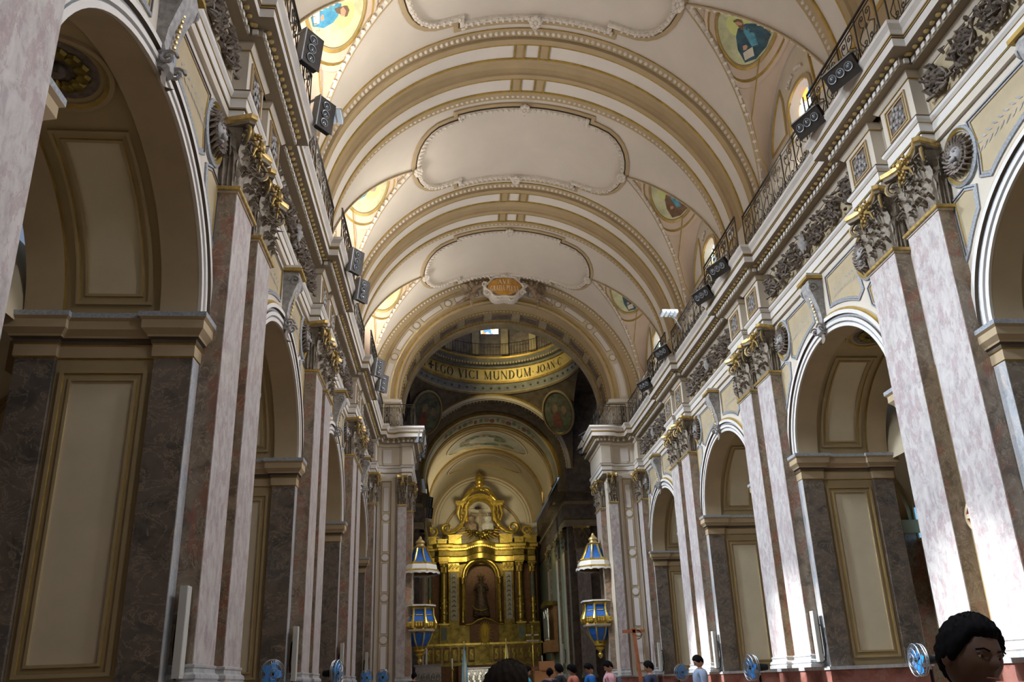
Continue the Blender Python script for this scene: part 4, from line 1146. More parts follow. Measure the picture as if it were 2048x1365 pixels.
# offset is inwards (left of ccw travel)
rp = [(-0.3, 20.15), (0.0, 20.15), (0.08, 20.25), (0.08, 20.33), (0.03, 20.36), (0.03, 20.9), (0.1, 20.95), (0.12, 21.08), (0.0, 21.1), (-0.03, 22.02), (0.06, 22.05), (0.1, 22.15), (0.1, 22.22), (0.28, 22.3), (0.45, 22.55), (0.5, 22.6), (0.5, 22.72), (0.35, 22.8), (-0.1, 22.85)]
rm = ['dark_fresco', 'fresco_tan', 'fresco_tan', 'fresco_tan', 'fresco_grey', 'fresco_tan', 'gold_line', 'fresco_tan', 'inscription_gold', 'gold_line', 'fresco_grey', 'fresco_grey', 'fresco_grey', 'fresco_grey', 'fresco_tan', 'gold_line', 'fresco_tan', 'fresco_tan']
sweep(R, circ, rp, lambda a, b, h: (a, cy + b, h), True, rm)
for i in range(150):
    t = 2 * PI * i / 150
    T = lambda a, b, c, t=t: ((5.02 + a) * math.cos(t) - b * math.sin(t), cy + (5.02 + a) * math.sin(t) + b * math.cos(t), c)
    R.box(-0.06, 0.16, -0.06, 0.06, 22.24, 22.38, 'fresco_tan', T)
for i in range(60):
    t = 2 * PI * i / 60
    R.ball((5.26 * math.cos(t), cy + 5.26 * math.sin(t), 20.63), (0.09, 0.09, 0.09), 'dark_fresco', 6, 4)
struct(R.build('trim_5'))
# drum
U = MB()
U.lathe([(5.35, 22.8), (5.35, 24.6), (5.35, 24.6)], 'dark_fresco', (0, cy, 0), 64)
for i in range(16):
    t0 = 2 * PI * i / 16; w = 0.115
    # window bay i open, solid between
    for a0, a1, z0, z1 in ((t0 + w, t0 + 2 * PI / 16 - w, 24.6, 28.2), (t0 - w, t0 + w, 27.4, 28.2), (t0 - w, t0 + w, 24.5, 24.7 if i == 4 else 27.5)):
        U.grid([[(5.35 * math.cos(a0 + (a1 - a0) * j / 4), cy + 5.35 * math.sin(a0 + (a1 - a0) * j / 4), z) for j in range(5)] for z in (z0, z1)], 'dark_fresco')
    for e in (-1.5, 1.5):
        tt = t0 + e * w
        U.box(5.12 - 0.0, 5.36, -0.13, 0.13, 23.0, 28.0, 'fresco_tan', lambda a, b, c, tt=tt: (a * math.cos(tt) - b * math.sin(tt), cy + a * math.sin(tt) + b * math.cos(tt), c))
U.lathe([(5.0, 28.1), (5.1, 28.3), (5.35, 28.35)], 'fresco_tan', (0, cy, 0), 64)
U.lathe([(5.35 * math.cos(a), 28.3 + 5.35 * math.sin(a)) for a in [PI / 2 * i / 12 for i in range(13)]], 'dark_fresco', (0, cy, 0), 48)
struct(U.build('ceiling_dome'))
for i, t0 in enumerate([2 * PI * j / 16 for j in range(16)]):
    if i != 4: continue
    g = MB(); w = 0.115
    g.grid([[(5.45 * math.cos(t0 - w + 2 * w * j / 4), cy + 5.45 * math.sin(t0 - w + 2 * w * j / 4), z) for j in range(5)] for z in (24.7, 27.4)], 'stained_glass')
    struct(g.build(f'window_{20 + i}'))
# iron rail on the ring cornice
rl = thing('dome_railing', 'thin dark railing circling the base of the dome drum', 'railing', (0, cy + 4.9, 22.82))
q = MB(); o = Vector((0, cy + 4.9, 22.82))
def cpt(t, z, r=4.95): return tuple(Vector((r * math.cos(t), cy + r * math.sin(t), z)) - o)
for z in (23.75, 22.95): q.tube([cpt(PI * (0.1 + 0.8 * i / 40), z) for i in range(41)], 0.022, 'wrought_iron', 4)
q.build('rails', rl)
q = MB()
for i in range(61): q.tube([cpt(PI * (0.1 + 0.8 * i / 60), 22.85), cpt(PI * (0.1 + 0.8 * i / 60), 23.75)], 0.012, 'wrought_iron', 4)
q.build('balusters', rl)
# lettering on the gold band, curved with the ring
ins = MB(); text = 'N +EGO VICI MUNDUM.'; H_ = 0.60
def put_text(mb, text, t_start, zb, H, r, mat, sc=1.0):
    t = t_start
    for ch in text:
        polys, adv = glyph(ch)
        for P in polys:
            mb.add([((r) * math.sin(t + gx * H * sc / r), cy + r * math.cos(t + gx * H * sc / r), zb + gy * H) for gx, gy in P], [list(range(len(P)))], mat)
        t += (adv + 0.14) * H * sc / r
    return t
def text_w(x, H, sc): return sum(glyph(c)[1] + 0.14 for c in x) * H * sc / 5.24
SCX = 1.34 / text_w('EGO VICI MUNDUM', H_, 1.0)
put_text(ins, 'N +', -0.79 - text_w('N +', H_, SCX), 21.26, H_, 5.24, 'letter_black', SCX)
te = put_text(ins, 'EGO VICI MUNDUM.', -0.79, 21.26, H_, 5.24, 'letter_black', SCX)
te = put_text(ins, 'JOAN.C', te + 0.02, 21.32, 0.5, 5.24, 'letter_black', SCX)
tag(ins.build('inscription', smooth=0), 'black capital lettering on the gold band under the dome', 'lettering')

# pendentive paintings
def pend_painting(s):
    t = thing('oval_fresco', f'dark oval painting of a seated figure in the {"right" if s > 0 else "left"} far pendentive', 'painting', (s * 4.4, 46.1, 18.4))
    o = Vector(t.location)
    ux = Vector((1, 0.0 - s * 0.55, 0)).normalized(); n_ = Vector((-s * 0.5, -0.86, -0.45)).normalized(); uz = n_.cross(ux).normalized()
    if uz.z < 0: uz = -uz
    mp = lambda a, b, h: tuple(ux * a + uz * b + n_ * (h + 0.25))
    m = MB(); sweep(m, ell_path(0, 0, 0.95, 1.35, 36), [(-0.16, -0.05), (-0.14, 0.06), (-0.03, 0.09), (0.03, 0.04), (0.04, 0)], mp, True, ['tan', 'fresco_tan', 'dark_gilding', 'tan']); m.build('frame', t)
    m = MB(); disc(m, 0, 0, 0.95, 1.35, 0, mp, M['fresco_ground'], 32); m.build('picture_ground', t)
    for nm, P, mt in (('red_robe', [(-0.5, -0.8), (-0.1, -1.0), (0.25, -0.75), (0.1, -0.1), (-0.15, 0.1), (-0.4, -0.2)], 'fresco_red'),
                      ('figure', [(-0.3, 0.0), (-0.05, 0.1), (0.05, 0.35), (-0.08, 0.6), (-0.25, 0.55), (-0.35, 0.3)], 'fresco_skin'),
                      ('angel', [(0.35, -0.2), (0.6, 0.0), (0.55, 0.35), (0.35, 0.45), (0.22, 0.1)], 'fresco_skin'),
                      ('cloud', [(0.1, -0.3), (0.75, -0.45), (0.6, -0.8), (0.2, -0.9)], 'fresco_green')):
        m = MB(); m.add([mp(a, b, 0.015) for a, b in P], [list(range(len(P)))], mt); m.build(nm, t, smooth=0)
for s in (1, -1): pend_painting(s)

# ---- chancel
H = MB(); CR = 4.55; C2 = 14.9
ring_face(H, C2, 47.38, [(5.33, -0.3), (5.33, 0.0), (5.2, 0.04), (5.15, 0.08), (4.95, 0.08), (4.93, 0.04), (4.86, 0.04), (4.86, -0.3)], ['fresco_tan', 'gold_line', 'gold_line', 'stucco_ornament', 'gold_line', 'plaster', 'plaster'])
soffit(H, C2, 4.86, 47.4, 49.6, 'dark_fresco')  # dark colour puts the unlit soffit's shade into the surface
ring_face(H, C2, 49.6, [(4.9, 0), (4.74, 0.02), (4.72, 0.06), (4.6, 0.06), (4.55, 0.0), (4.55, -0.1)], ['gold_line', 'stucco_ornament', 'gold_line', 'plaster', 'plaster'])
soffit(H, C2, CR, 49.6, 65.0, 'chancel_cream', 64, 4)
cmp_ = smap(CR, C2); LC = CR * PI / 2
for (a, b, hh, m) in ((49.8, 51.2, 0.03, 'fresco_sky'), (51.25, 51.45, 0.10, 'gold_line'), (51.6, 52.1, 0.12, 'tan'), (52.2, 52.35, 0.10, 'gold_line'), (57.3, 57.45, 0.10, 'gold_line'), (57.5, 58.1, 0.12, 'tan'), (58.2, 58.35, 0.10, 'gold_line')):
    H.grid([[cmp_(-LC + 2 * LC * j / 60, y_, h_) for j in range(61)] for y_, h_ in ((a, 0), (a, hh), (b, hh), (b, 0))], m)
for i in range(18):        # figures of the painted rib
    a = -3.4 + 6.8 * i / 17; mt = ['fresco_red', 'fresco_green', 'fresco_skin'][i % 3]
    disc(H, a, 50.45 + 0.15 * math.sin(i * 2.3), 0.16 + 0.06 * math.sin(i * 1.7), 0.42, 0.04, cmp_, mt, 12, 1)
for (y0_, y1_, mt) in ((52.8, 56.8, 'fresco_sky'), (58.8, 62.0, 'chancel_cream')):
    P = ell_path(0, (y0_ + y1_) / 2, 3.3, (y1_ - y0_) / 2, 44)
    if mt == 'fresco_sky':
        disc(H, 0, (y0_ + y1_) / 2, 3.3, (y1_ - y0_) / 2, 0.02, cmp_, mt, 44, 5)
        for i in range(26):
            t = i * 1.9; r = 0.35 + 0.55 * ((i * 37) % 10) / 10
            disc(H, 2.9 * r * math.cos(t), (y0_ + y1_) / 2 + 1.6 * r * math.sin(t) , 0.45, 0.3, 0.03, cmp_, ['fresco_green', 'fresco_skin', 'fresco_ground', 'fresco_green'][i % 4], 12, 1)
    sweep(H, P, [(-0.12, 0.0), (-0.1, 0.08), (0.0, 0.1), (0.05, 0.03), (0.06, 0)], cmp_, True, ['tan', 'stucco_ornament', 'gold_line', 'tan'])
# end wall behind the altar with concentric arches
H.box(-6.2, 6.2, 65.0, 65.4, FLOOR, 20.5, 'plaster')
ring_face(H, C2, 64.98, [(4.55, 0.02), (4.3, 0.10), (4.15, 0.10), (4.1, 0.02), (3.9, 0.02), (3.85, 0.0)], ['tan', 'plaster', 'gold_line', 'plaster', 'tan'])
ring_face(H, 13.6, 64.96, [(3.55, 0.0), (3.5, 0.08), (3.35, 0.08), (3.3, 0.0)], ['tan', 'tan', 'gold_line'])
# chancel lunette light patches on the side: simple arched openings
struct(H.build('ceiling_chancel'))
for s in (1, -1):
    side = 'right' if s > 0 else 'left'
    K = MB(); X = lambda x: s * x
    K.box(X(4.75), X(6.0), 47.44, 65.0, FLOOR, 15.0, 'dark_fresco'); K.box(X(4.9), X(6.2), 47.42, 49.6, 13.3, 20.0, 'dark_fresco')
    K.box(X(4.74), X(4.76), 49.9, 65.0, 1.6, 11.0, 'altar_green_marble')
    path = [(9.0, 47.25), (4.85, 47.25), (4.6, 47.3), (4.45, 47.5), (4.45, 49.9), (4.75, 49.9), (4.75, 51.3), (4.55, 51.3), (4.55, 52.7), (4.75, 52.7), (4.75, 56.3), (4.55, 56.3), (4.55, 57.7), (4.75, 57.7), (4.75, 65)]
    sweep(K, path, [(0, 11.0), (-0.0, 11.1), (-0.04, 11.12), (-0.04, 11.45), (-0.1, 11.5), (-0.02, 11.52), (-0.02, 12.45), (-0.1, 12.5), (-0.12, 12.7), (-0.35, 12.78), (-0.35, 12.95), (-0.45, 13.1), (-0.48, 13.25), (0.3, 13.3)],
          lambda a, b, h: (X(a), b, h), False, ['fresco_tan', 'gold_line', 'fresco_tan', 'gold_line', 'fresco_tan', 'dark_fresco', 'gold_line', 'fresco_tan', 'fresco_tan', 'fresco_tan', 'gold_line', 'fresco_tan', 'fresco_tan'])
    for i in range(100):
        y = 49.9 + 0.15 * i
        K.box(X(4.58), X(4.72), y, y + 0.08, 12.55, 12.68, 'fresco_tan')
    struct(K.build(f'wall_{side}_chancel'))
    for j, y in enumerate((48.7, 52.0, 57.0)):
        dup(proto, (X(4.75), y), 0 if s > 0 else PI, f'{["first", "second", "third"][j]} shadowed marble pilaster of the {side} chancel wall', scale=(0.6, 1.0, 1))
    dup(proto, (X(5.6), 47.38), PI / 2, f'dark marble pilaster on the {side} far crossing pier', scale=(0.5, 0.9, 1))
# ------------------------------------------------------------------ high altar
AX, AY = -0.25, 61.9
def altar():
    t = thing('altarpiece', 'tall gilded baroque altarpiece with columns and scrolled crest at the end of the church', 'altarpiece', (AX, AY, FLOOR))
    O = Vector(t.location)
    P3 = lambda x, y, z: (x, y, z - FLOOR)            # x from the axis, y depth towards the back, z world height
    T = lambda x, y, z: (x, y, z - FLOOR)
    def prt(mb, nm, par=t): return mb.build(nm, par)
    # stepped base and pedestal zone
    m = MB()
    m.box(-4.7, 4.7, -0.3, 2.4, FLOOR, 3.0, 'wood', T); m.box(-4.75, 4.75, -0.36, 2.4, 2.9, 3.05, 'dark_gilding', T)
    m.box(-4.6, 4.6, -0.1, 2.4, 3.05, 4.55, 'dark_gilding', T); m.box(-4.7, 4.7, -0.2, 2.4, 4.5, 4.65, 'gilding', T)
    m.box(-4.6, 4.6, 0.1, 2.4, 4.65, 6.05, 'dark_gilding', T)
    prt(m, 'base')
    for i in range(14):
        x = -4.3 + 8.6 * i / 13; m = MB()
        if abs(x) < 0.8: continue
        m.box(x - 0.24, x + 0.24, -0.16, -0.06, 3.2, 4.35, 'wood', T)
        m.box(x - 0.17, x + 0.17, -0.2, -0.1, 3.35, 4.2, 'dark_gilding', T)
        m.tube([T(x, -0.22, 3.45), T(x + 0.08, -0.25, 3.75), T(x - 0.08, -0.25, 3.9), T(x, -0.22, 4.15)], 0.04, 'gilding', 5)
        prt(m, 'carved_panel')
    # pedestals, columns
    cols = [(-4.3, 0.75, 0.19, 6.2), (-3.15, 0.25, 0.24, 6.2), (3.05, 0.25, 0.24, 6.2), (4.15, 0.75, 0.19, 6.2)]
    for (x, y, r, z0) in cols:
        m = MB()
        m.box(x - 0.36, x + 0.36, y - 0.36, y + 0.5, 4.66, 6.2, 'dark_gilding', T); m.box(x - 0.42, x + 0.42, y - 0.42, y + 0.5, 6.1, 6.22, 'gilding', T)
        m.box(x - 0.22, x + 0.22, y - 0.40, y - 0.3, 4.9, 5.9, 'altar_green_marble', T)
        prt(m, 'pedestal')
        m = MB()
        m.lathe([(r * 1.5, 6.22), (r * 1.5, 6.32), (r * 1.25, 6.36), (r * 1.35, 6.44), (r * 1.1, 6.5), (r * 1.1, 6.9), (r * 1.22, 6.95), (r * 1.08, 7.0), (r * 1.05, 8.2), (r * 1.14, 8.24), (r * 1.0, 8.28), (r * 0.88, 10.2), (r * 1.0, 10.25), (r * 0.85, 10.3)], 'gilding', P3(x, y, 0), 18)
        m.lathe([(r * 1.02, 8.3), (r * 0.9, 10.18)], 'altar_green_marble' if abs(x) > 4 else 'gilding', P3(x, y, 0), 18)
        for i in range(10):
            a = i * 2.4; z = 7.05 + i * 0.11
            m.ball(P3(x + r * 1.08 * math.cos(a), y + r * 1.08 * math.sin(a), z), (0.06, 0.06, 0.09), 'gilding', 6, 4)
        c = prt(m, 'column')
        k = MB()
        k.lathe([(r * 0.86, 10.3), (r * 0.9, 10.5), (r * 1.25, 10.95), (r * 1.3, 11.0)], 'gilding', P3(x, y, 0), 14)
        for row in range(2):
            for i in range(8):
                a = i * PI / 4 + row * PI / 8
                k.grid(leaf_rows(0.38 + row * 0.22, 0.08, 0.14, lambda s_, o_, u, a=a: P3(x + (r * 0.85 + o_) * math.cos(a) - s_ * math.sin(a), y + (r * 0.85 + o_) * math.sin(a) + s_ * math.cos(a), 10.32 + u), n=6), 'gilding')
        for q in range(4):
            a = PI / 4 + q * PI / 2; k.ball(P3(x + r * 1.5 * math.cos(a), y + r * 1.5 * math.sin(a), 10.92), (0.1, 0.1, 0.11), 'gilding', 8, 5)
        k.box(x - 0.36, x + 0.36, y - 0.36, y + 0.36, 11.02, 11.12, 'gilding', T)
        k.build('column_capital', c)
    # flat ornamented pilasters
    for x in (-2.35, 2.15):
        m = MB(); m.box(x - 0.42, x + 0.42, 0.5, 1.4, 4.66, 11.1, 'dark_gilding', T); m.box(x - 0.26, x + 0.26, 0.44, 0.6, 6.5, 10.3, 'pulpit_white', T)
        for i in range(9):
            z = 6.8 + i * 0.38
            m.tube([T(x - 0.14, 0.42, z), T(x + 0.02, 0.38, z + 0.14), T(x + 0.14, 0.42, z + 0.02)], 0.035, 'gilding', 5); m.ball(T(x, 0.4, z + 0.2), (0.06, 0.05, 0.1), 'gilding', 6, 4)
        m.box(x - 0.45, x + 0.45, 0.4, 1.4, 10.4, 11.1, 'gilding', T)
        for i in range(8): m.ball(T(x - 0.35 + 0.1 * i, 0.36, 10.7 + 0.12 * (i % 3)), (0.09, 0.08, 0.12), 'gilding', 6, 4)
        prt(m, 'ornamented_pilaster')
    # small inner columns carrying the niche arch
    for x in (-1.62, 1.42):
        m = MB(); m.lathe([(0.2, 6.3), (0.2, 6.45), (0.14, 6.5), (0.14, 7.2), (0.17, 7.25), (0.13, 7.3), (0.11, 9.35), (0.15, 9.4), (0.19, 9.75), (0.22, 9.8), (0.22, 9.9)], 'gilding', P3(x, 0.55, 0), 14)
        prt(m, 'niche_column')
    # back wall and niche
    m = MB()
    m.box(-4.6, -1.3, 1.2, 2.4, 6.0, 11.4, 'wood', T); m.box(1.1, 4.6, 1.2, 2.4, 6.0, 11.4, 'wood', T); m.box(-1.3, 1.1, 1.9, 2.4, 6.0, 12.2, 'wood', T)
    for i in range(12):
        a0, a1 = PI * i / 12, PI * (i + 1) / 12
        q = lambda a, r, y: P3(-0.1 + r * math.cos(a), y, 10.0 + r * math.sin(a))
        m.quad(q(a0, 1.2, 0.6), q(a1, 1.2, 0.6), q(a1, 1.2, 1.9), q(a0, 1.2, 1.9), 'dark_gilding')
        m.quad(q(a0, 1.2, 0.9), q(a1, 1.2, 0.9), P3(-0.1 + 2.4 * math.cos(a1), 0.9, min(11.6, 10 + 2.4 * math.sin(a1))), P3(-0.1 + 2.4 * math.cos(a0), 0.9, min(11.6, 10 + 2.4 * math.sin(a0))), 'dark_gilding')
    prt(m, 'retable_back')
    m = MB()
    path = [(-0.1 + 1.28 * math.cos(PI - PI * i / 20), 10.0 + 1.28 * math.sin(PI * i / 20)) for i in range(21)]
    path = [(-1.38, 6.6)] + path + [(1.18, 6.6)]
    sweep(m, path, [(0, 0.3), (0.0, -0.1), (0.08, -0.15), (0.12, -0.05), (0.2, -0.05), (0.24, -0.14), (0.3, -0.1), (0.3, 0.2)], lambda a, b, h: P3(a, 0.55 + h, b), False, 'gilding')
    prt(m, 'niche_frame')
    # main entablature following a wavy plan
    pl = [(-4.75, 0.9), (-4.55, 0.3), (-3.9, 0.3), (-3.55, -0.1), (-2.75, -0.1), (-2.75, 0.2), (-1.9, 0.2), (-1.4, 0.35)] + [(-0.1 + x, 0.35 - 0.38 * math.cos(x / 1.3 * PI / 2) ** 2) for x in [-1.1 + 0.22 * i for i in range(11)]] + [(1.2, 0.35), (1.7, 0.2), (2.65, 0.2), (2.65, -0.1), (3.45, -0.1), (3.8, 0.3), (4.4, 0.3), (4.6, 0.9)]
    pr = [(0.0, 11.12), (-0.04, 11.15), (-0.04, 11.55), (-0.09, 11.6), (0.0, 11.65), (0.0, 12.05), (-0.1, 12.1), (-0.12, 12.25), (-0.32, 12.3), (-0.36, 12.5), (-0.42, 12.6), (0.3, 12.65)]
    def wave(x): return 0.28 * math.cos(min(1, abs(x + 0.1) / 1.7) * PI / 2) ** 2 * 1.0
    m = MB(); sweep(m, pl, pr, lambda a, b, h: P3(a, b, h + wave(a)), False, ['gilding', 'gilding', 'gilding', 'gilding', 'dark_gilding', 'gilding', 'gilding', 'gilding', 'gilding', 'gilding', 'gilding'])
    m.box(-4.6, 4.4, 1.2, 2.4, 11.1, 12.6, 'dark_gilding', T)
    for i in range(60):
        x = -4.5 + 8.9 * i / 59
        yb = np.interp(x, [p[0] for p in pl], [p[1] for p in pl])
        m.box(x - 0.045, x + 0.045, yb - 0.2, yb + 0.1, 12.12 + wave(x), 12.28 + wave(x), 'gilding', T)
    prt(m, 'entablature')
    # attic blocks
    m = MB()
    for (a, b, z1, y) in ((-4.9, -3.75, 13.3, 0.2), (-3.65, -2.9, 13.0, -0.2), (-2.75, -1.7, 13.4, 0.1), (1.5, 2.55, 13.4, 0.1), (2.7, 3.45, 13.1, -0.2), (3.55, 4.6, 13.3, 0.2)):
        m.box(a, b, y, 2.0, 12.6, z1, 'gilding', T); m.box(a - 0.06, b + 0.06, y - 0.08, 2.0, z1 - 0.1, z1, 'gilding', T)
    prt(m, 'attic_blocks')
    # big S scrolls
    for sd in (-1, 1):
        m = MB()
        cx = 2.75
        line = [(0.98, 16.25), (1.22, 15.9), (1.2, 15.3), (1.3, 14.7), (1.65, 14.15), (2.15, 13.75), (2.6, 13.62)]
        sp = spiral(2.78, 14.03, 0.46, 1.6, 26, 1, -PI / 2)
        pts = [P3(-0.1 + sd * a, 0.45, b) for a, b in line + sp]
        rr = [0.15, 0.17, 0.17, 0.18, 0.19, 0.19, 0.18] + [0.15 * (1 - 0.75 * i / 26) for i in range(27)]
        m.tube(pts, rr, 'gilding', 8)
        m.tube([(p[0], p[1] - 0.16, p[2]) for p in pts], [q * 0.45 for q in rr], 'gilding', 6)
        for i in range(7):
            z = 14.5 + 0.27 * i; m.ball(P3(-0.1 + sd * (1.42 + 0.18 * math.sin(i)), 0.3, z), (0.1, 0.12, 0.17), 'gilding', 7, 5)
        prt(m, 'volute_scroll')
        m = MB()
        m.box(-0.1 + sd * 1.25 - 0.1, -0.1 + sd * 1.95, 0.2, 0.9, 15.9, 16.05, 'gilding', T)
        m.box(-0.1 + sd * 1.1 - 0.05, -0.1 + sd * 2.05, 0.1, 1.0, 16.05, 16.3, 'gilding', T)
        m.tube([P3(-0.1 + sd * 1.75, 0.4, 15.9), P3(-0.1 + sd * 1.9, 0.3, 15.2), P3(-0.1 + sd * 1.7, 0.4, 14.6)], [0.16, 0.12, 0.05], 'gilding', 7)
        prt(m, 'bracket')
        m = MB()    # outer broken curl
        sp = spiral(3.95, 13.85, 0.42, 1.3, 22, -1, -PI / 2)
        m.tube([P3(-0.1 + sd * a, 0.7, b) for a, b in sp], [0.14 * (1 - 0.6 * i / 22) for i in range(23)], 'gilding', 7)
        for i in range(10): m.ball(P3(-0.1 + sd * (4.25 + 0.12 * math.sin(i * 1.9)), 0.6, 13.4 + 0.08 * i), (0.1, 0.1, 0.12), 'gilding', 6, 4)
        prt(m, 'broken_pediment_curl')
    # arch of the crest
    m = MB()
    path = [(-0.1 + 0.98 * math.cos(PI - PI * i / 20), 15.45 + 0.95 * math.sin(PI * i / 20)) for i in range(21)]
    path = [(-1.08, 14.6)] + path + [(0.88, 14.6)]
    sweep(m, path, [(0, 0.45), (0.0, -0.1), (0.1, -0.2), (0.22, -0.12), (0.28, 0.0), (0.45, 0.0), (0.5, -0.12), (0.6, -0.12), (0.62, 0.4)], lambda a, b, h: P3(a, 0.6 + h, b), False, 'gilding')
    prt(m, 'crest_arch')
    m = MB()
    line = [(-1.75, 16.15), (-1.4, 16.5), (-1.1, 16.95), (-0.7, 17.3), (-0.1, 17.45), (0.5, 17.3), (0.9, 16.95), (1.2, 16.5), (1.55, 16.1)]
    m.tube([P3(a, 0.5, b) for a, b in line], [0.08, 0.16, 0.22, 0.24, 0.2, 0.24, 0.22, 0.16, 0.08], 'gilding', 8)
    for i in range(26):
        q = i / 25; a = -1.5 + 2.8 * q; m.tube([P3(a, 0.3, 16.45 + 0.95 * math.sin(PI * q)), P3(a * 1.12, 0.2, 16.25 + 0.95 * math.sin(PI * q))], [0.10, 0.03], 'gilding', 5)
    prt(m, 'leafy_crest')
    m = MB()
    m.lathe([(0.16, 17.45), (0.26, 17.55), (0.30, 17.7), (0.33, 17.72), (0.33, 17.82), (0.31, 17.84), (0.35, 17.98), (0.36, 18.0), (0.35, 18.1), (0.33, 18.12), (0.34, 18.3), (0.33, 18.4), (0.26, 18.58), (0.14, 18.72), (0.05, 18.78), (0.06, 18.85), (0, 18.92)], 'gilding', P3(-0.1, 0.5, 0), 18)
    m.tube([P3(-0.55, 0.5, 17.85), P3(-0.1, 0.3, 17.55), P3(0.35, 0.5, 17.85)], 0.05, 'gilding', 6)
    m.tube([P3(-0.5, 0.4, 17.45), P3(-0.1, 0.3, 17.75), P3(0.3, 0.4, 17.45)], 0.05, 'gilding', 6)
    prt(m, 'papal_tiara')
    # rays
    m = MB()
    for i in range(-8, 9):
        a = math.radians(i * 10.5 + 180 + 90)
        L0, L1 = 1.1, 2.1 + 0.35 * (i % 2)
        c = (-0.1, 14.15)
        for w, q in ((0.06, 0.45),):
            x0, z0, x1, z1 = c[0] + L0 * math.cos(a), c[1] + L0 * math.sin(a) * 0.9, c[0] + L1 * math.cos(a), c[1] + L1 * math.sin(a) * 0.75
            m.tube([P3(x0, 0.15, z0), P3(x1, 0.0, z1)], [0.05, 0.02], 'gilding', 4)
    prt(m, 'glory_rays')
    m = MB(); rnd = random.Random(5)
    for i in range(34):
        a = rnd.uniform(-1.05, 1.05); z = 13.15 + 0.45 * abs(a) ** 1.5 + rnd.uniform(0, 0.45)
        m.ball(P3(-0.1 + a, 0.1 + rnd.uniform(-0.15, 0.15), z), (rnd.uniform(0.14, 0.26), 0.2, rnd.uniform(0.12, 0.2)), 'dark_gilding', 9, 6)
    prt(m, 'carved_clouds')
    # monstrance sunburst under the niche
    m = MB()
    for i in range(44):
        a = 2 * PI * i / 44; L1 = (0.95 if i % 2 else 0.75)
        x1, z1 = 0.62 * L1 * math.cos(a), 1.1 * L1 * math.sin(a)
        m.tube([P3(0.1 + 0.15 * math.cos(a), -0.25, 5.36 + 0.3 * math.sin(a)), P3(0.1 + x1, -0.3, 5.36 + z1)], [0.04, 0.016], 'sunburst_gold', 4)
    m.ball(P3(0.1, -0.28, 5.36), (0.15, 0.1, 0.4), 'sunburst_gold', 12, 8)
    prt(m, 'sunburst')
    m = MB(); m.box(-1.1, 1.2, -0.15, 1.0, 4.65, 6.1, 'wood', T)
    line = [(-1.4, 6.05), (-0.9, 6.1), (-0.45, 6.4), (0.1, 6.55), (0.65, 6.4), (1.1, 6.1), (1.6, 6.05)]
    m.tube([P3(a, -0.2, b) for a, b in line], 0.08, 'gilding', 6)
    prt(m, 'tabernacle')
altar()
def figure(name, label, cat, loc, H, mat, seated=False, arms=((0.3, 0.5), (-0.3, 0.5)), crown=False, rz=0.0, robe_w=0.32):
    """robed statue: lathe-like robe with folds, torso, arms, head"""
    t = thing(name, label, cat, loc, rz)
    m = MB(); n = 28
    prof = [(1.0, 0.0), (0.95, 0.1), (0.8, 0.25), (0.68, 0.4), (0.6, 0.52), (0.62, 0.62), (0.66, 0.72), (0.55, 0.79), (0.25, 0.83), (0.16, 0.86)]
    if seated: prof = [(1.0, 0.0), (1.05, 0.15), (1.1, 0.32), (0.85, 0.42), (0.62, 0.52), (0.66, 0.66), (0.68, 0.74), (0.5, 0.8), (0.22, 0.84), (0.15, 0.87)]
    rows = []
    for r, z in prof:
        row = []
        for i in range(n):
            a = 2 * PI * i / n; fold = 1 + 0.13 * math.sin(a * 7 + z * 9) * (1 - z) + (0.25 * (1 - z) * max(0, -math.sin(a)) if seated else 0)
            row.append((r * robe_w * H * 0.5 * fold * math.cos(a), r * robe_w * H * 0.36 * fold * math.sin(a), z * H))
        rows.append(row)
    m.grid(rows, mat, close_v=True); b = m.build('robe', t)
    m = MB(); m.ball((0, -0.01 * H, 0.93 * H), (0.05 * H, 0.058 * H, 0.068 * H), mat, 12, 9); m.tube([(0, 0, 0.84 * H), (0, 0, 0.9 * H)], 0.032 * H, mat, 8)
    m.ball((0, -0.065 * H, 0.925 * H), (0.012 * H, 0.018 * H, 0.018 * H), mat, 6, 4)
    m.build('head', t)
    for sd, (ax, az) in zip((1, -1), arms):
        m = MB(); m.tube([(sd * 0.11 * H, 0, 0.78 * H), (sd * 0.17 * H, -0.03 * H, 0.64 * H), (ax * H * 0.55, -0.12 * H, az * H)], [0.045 * H, 0.04 * H, 0.022 * H], mat, 8)
        m.ball((ax * H * 0.55, -0.13 * H, az * H), 0.025 * H, mat, 6, 5); m.build('arm', t)
    if crown:
        m = MB()
        for i in range(12):
            a = 2 * PI * i / 12; m.tube([(0.05 * H * math.cos(a), 0.05 * H * math.sin(a), 0.97 * H), (0.11 * H * math.cos(a), 0, 1.0 * H + 0.07 * H * math.sin(a))], 0.008 * H, 'gilding', 4)
        m.build('halo', t)
    return t
figure('virgin_statue', 'dim standing robed statue in the dark arched niche of the altarpiece', 'statue', (AX - 0.1, AY + 1.1, 7.0), 3.1, 'statue_bronze', arms=((0.1, 0.72), (-0.1, 0.70)), crown=True, robe_w=0.42)
m = MB(); m.tube([(-0.75, -0.45, 0.75), (-0.55, -0.5, 0.4), (0, -0.52, 0.25), (0.5, -0.5, 0.4)], [0.02, 0.06, 0.08, 0.02], 'gilding', 6)
for i in range(14): m.ball((0.5 * math.cos(i * 2.4), -0.1 + 0.3 * math.sin(i * 2.4), -0.12 + 0.03 * (i % 4)), (0.22, 0.2, 0.16), 'statue_bronze', 8, 5)
o = m.build('crescent_moon_pedestal', loc=(AX - 0.1, AY + 1.1, 6.95)); tag(o, 'gilt crescent and clouds under the statue in the altar niche', 'pedestal')
